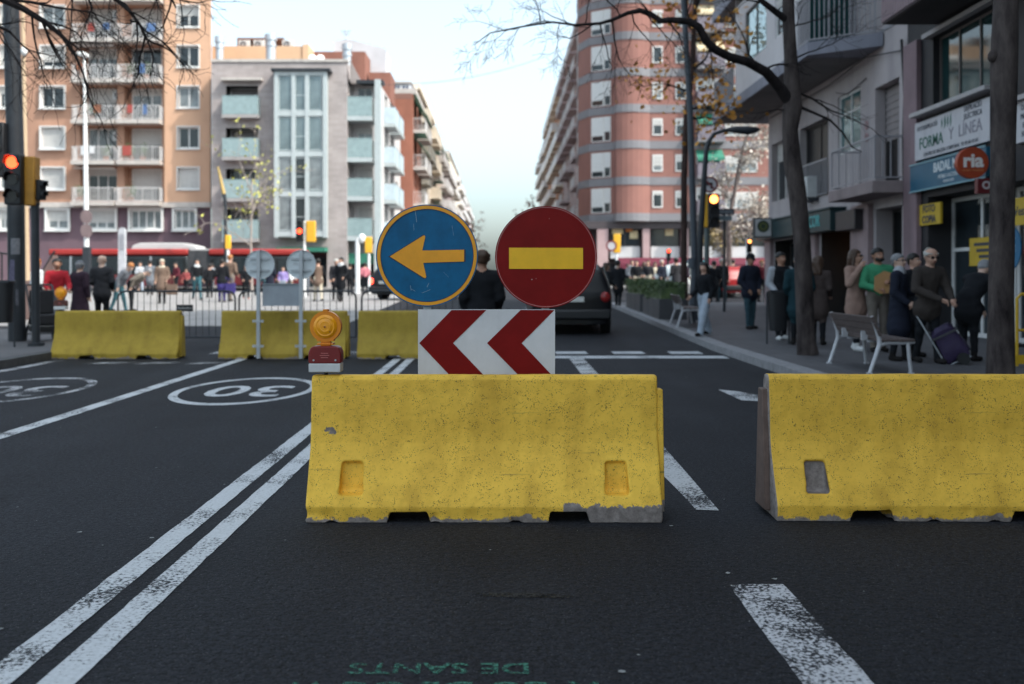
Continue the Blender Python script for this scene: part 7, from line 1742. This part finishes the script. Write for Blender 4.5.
far = [
    ('man in a grey coat among the dark figures beyond the planters', 676, 40, 200, 1.72, CHAR, BLK, dict(coat=.3)),
    ('woman in a plum coat among the dark figures beyond the planters', 684, 42, 20, 1.62, PLUM, BLK, dict(long=True, coat=.5)),
    ('person in black with a pale scarf passing the mast', 700, 33, -30, 1.66, BLK, BLK, dict(scarf=CREAM, coat=.3, hair='brown')),
    ('man in a dark teal jacket far off, left of the red car', 733, 48, 170, 1.74, TEAL, BLK, dict(bulk=1.6)),
    ('woman in a taupe coat at the foot of the white fascia shops', 644, 52, 190, 1.66, TAUPE, BLK, dict(long=True, coat=.5, hair='brown')),
    ('man in black trousers and grey jacket before the maroon awning', 632, 51, 30, 1.74, GRY, BLK, dict()),
    ('dark coated figure near the bus between the two sign backs', 270, 43, 170, 1.66, NAVY, BLK, dict(coat=.5)),
    ('figure in beige close to the rear of the bus', 306, 47, 10, 1.66, TAUPE, GRY, dict(hair='brown')),
    ('man in a dark jacket walking just left of the lilac jacket', 262, 46, 60, 1.72, BLK, JEAN, dict(stride=.3)),
    ('figure in maroon standing before the front of the bus', 176, 50, -40, 1.62, C('wine', (.1, .02, .03)), BLK, dict()),
    ('person in a grey coat between the bus stop totem and the cream hat', 150, 48, 200, 1.7, GRY, BLK, dict(coat=.4)),
    ('woman in a cream hat and brown coat carrying shopping', 162, 36.5, 10, 1.64, TAUPE, BLK, dict(hat=('hat', CREAM), coat=.5, bulk=2.2, scarf=CREAM)),
    ('person in a white top and teal trousers close to the bus stop totem', 140, 54, 40, 1.68, LGREY, PJEAN, dict()),
    ('person in a black top and white scarf walking past the bus joint', 197, 40, 30, 1.68, BLK, TJ, dict(stride=.25, scarf=WHT, long=True)),
    ('small figure in dark clothes beside the one with the white scarf', 209.5, 43, 200, 1.5, BLK, BLK, dict()),
    ('small figure in a reddish jacket far off before the bus joint', 186, 52, 0, 1.3, C('dull_red', (.25, .06, .06)), BLK, dict()),
    ('person in a black coat with a blue purple skirt', 222, 38, 190, 1.66, BLK, PURPC, dict(skirt=.6, coat=.1, bulk=1.8)),
    ('red haired man in a beige jacket standing tall behind the purple skirt', 230, 38.6, 170, 1.84, TAUPE, KHAKI, dict(hair='ginger', stride=.15)),
    ('person in dark clothes and pink shoes left of the sign backs', 246, 41, 20, 1.45, BLK, BLK, dict(shoe='pink', stride=.2)),
    ('child like figure in a lilac jacket seen over the grey board', 283, 44, 0, 1.36, LILAC, PJEAN, dict(hair='brown')),
    ('person in white walking just right of the lilac jacket', 291, 46, 90, 1.4, WHT, KHAKI, dict()),
    ('man in a taupe coat and cream trousers right of the sign backs', 318, 38.5, 200, 1.7, TAUPE, CREAM, dict(coat=.2, stride=.25, sleeves=BLK)),
    ('man in a long open black coat and pale shirt', 341, 38.5, -20, 1.74, BLK, BLK, dict(coat=.55, stride=.2, scarf=WHT)),
    ('woman with white hair walking beside the long black coat', 336, 39.4, 10, 1.66, CHAR, BLK, dict(hair='white', coat=.3)),
    ('dark figure near the pale post by the black car', 350, 47, 180, 1.55, BLK, BLK, dict()),
    ('figure in a pink top beyond the black car', 365, 50, 200, 1.6, C('pink_top', (.45, .15, .18)), BLK, dict()),
    ('figure in pale grey standing at the bus door', 212, 55, 160, 1.6, LGREY, GRY, dict()),
    ('man in black right of the parked black car', 618, 33, 150, 1.62, BLK, BLK, dict(coat=.4, bulk=1.6)),
    ('woman in black with brown hair close to the side of the black car', 606, 30, 120, 1.55, BLK, BLK, dict(hair='brown', long=True, coat=.3)),
    ('person in black with pale trousers, leftmost of the far group before the awning', 636.5, 45, 10, 1.66, BLK, CREAM, dict(bulk=1.8)),
    ('person in a dark jacket and cream trousers in the far group before the awning', 648, 46, -15, 1.68, CHAR, CREAM, dict(hair='brown')),
    ('person in cream in the far group before the awning', 655, 47, 20, 1.6, CREAM, KHAKI, dict(hair='brown')),
    ('person in navy, rightmost of the far group before the awning', 662, 44.5, 30, 1.68, NAVY, BLK, dict(hair='white')),
    ('man in black facing away just right of the mast', 714, 36, 180, 1.6, BLK, BLK, dict(coat=.3)),
    ('white haired man in a black coat and jeans near the red car', 722, 37, 10, 1.68, BLK, JEAN, dict(hair='white', coat=.2, bulk=1.6)),
    ('person with reddish hair behind the man in the cap', 762, 38, 15, 1.62, C('maroon', (.12, .02, .03)), BLK, dict(hair='ginger')),
    ('small dark figure before the far shop fronts, left of the white patrol car', 628, 58, 60, 1.6, GRY, BLK, dict()),
    ('distant figure in grey in the far street under the red disc', 597, 70, 0, 1.7, CHAR, BLK, dict()),
]
for lb, px, Y, rz, ht, tp, lg, kw in far:
    kw = dict(kw); kw.setdefault('stride', .1); kw.setdefault('hair', 'black'); person(lb, D(px, Y, .01), R(rz), ht, tp, lg, h=.024, group=GF, **kw)
# things in hands
p = Vector(G(878, 352)); M = Matrix.Translation(p) @ Matrix.Rotation(R(-4), 4, 'Z') @ Matrix.Translation((.03, -.31, 1.12)) @ Matrix.Rotation(R(-12), 4, 'X')
q = MB(); q.prism([(-.19, -.12), (-.1, -.18), (.16, -.16), (.2, .02), (.17, .14), (-.02, .19), (-.17, .1)], .012, M=M); tag(q.build('cardboard_sheet', mat('cardboard', (.36, .2, .085), .8, .1, 6), smooth=False), 'sheet of brown cardboard held by the man in the green hooded top', 'cardboard')
for (px, Y, dx, m_, lb) in ((162, 36.5, .4, TAUPE, 'brown shopping bag beside the woman in the cream hat'), (222, 38, .35, PURPC, 'blue purple bag beside the black coat and skirt')):
    c = Vector(D(px, Y)) + Vector((dx, -.1, .35)); q = MB(); q.box(-.18, .18, -.08, .08, 0, .38, M=Matrix.Translation(c)); q.tube([c + Vector((-.1, 0, .38)), c + Vector((-.06, 0, .56)), c + Vector((.06, 0, .56)), c + Vector((.1, 0, .38))], .012, 6); tag(q.build('shopping_bag', m_, bevel=.03), lb, 'bag')

# ================================================================== SKY, SUN, CAMERA
w = bpy.data.worlds.new('World'); SC.world = w; w.use_nodes = True; nt = w.node_tree
sky = nt.nodes.new('ShaderNodeTexSky'); sky.sky_type = 'NISHITA'; sky.sun_disc = False
d = Vector((3.1, -1.7, 4.0)).normalized()
sky.sun_elevation = math.asin(d.z); sky.sun_rotation = math.atan2(d.x, d.y); sky.air_density = 1.0; sky.dust_density = 3.8; sky.ozone_density = 1.0; sky.altitude = 0
hs = nt.nodes.new('ShaderNodeHueSaturation'); hs.inputs['Saturation'].default_value = .5; nt.links.new(sky.outputs[0], hs.inputs['Color']); tn = nt.nodes.new('ShaderNodeMixRGB'); tn.blend_type = 'MULTIPLY'; tn.inputs[0].default_value = 1; tn.inputs[2].default_value = (.88, 1.0, 1.01, 1); nt.links.new(hs.outputs[0], tn.inputs[1])
bg = nt.nodes['Background']; bg.inputs['Strength'].default_value = .15; nt.links.new(tn.outputs[0], bg.inputs[0])
sl = bpy.data.lights.new('sun', 'SUN'); sl.energy = 2.0; sl.angle = R(.5); sl.color = (1, .93, .84); so = bpy.data.objects.new('sun', sl); COL.objects.link(so); so.rotation_euler = d.to_track_quat('Z', 'Y').to_euler(); so.location = (30, -20, 60)
cd = bpy.data.cameras.new('camera'); cam = bpy.data.objects.new('camera', cd); COL.objects.link(cam); cam.location = (0, 0, H); cam.rotation_euler = (R(90), 0, 0)
cd.sensor_width = 36; cd.lens = F * 36 / 1024; cd.shift_x = (512 - CX) / 1024; cd.shift_y = -(342 - CY) / 1024; cd.clip_start = .1; cd.clip_end = 6000
cd.dof.use_dof = True; cd.dof.focus_distance = 5.3; cd.dof.aperture_fstop = 2.0
SC.camera = cam
SC.view_settings.view_transform = 'Standard'; SC.view_settings.look = 'None'; SC.view_settings.exposure = 1.36; SC.view_settings.gamma = 1
SC.cycles.use_denoising = True
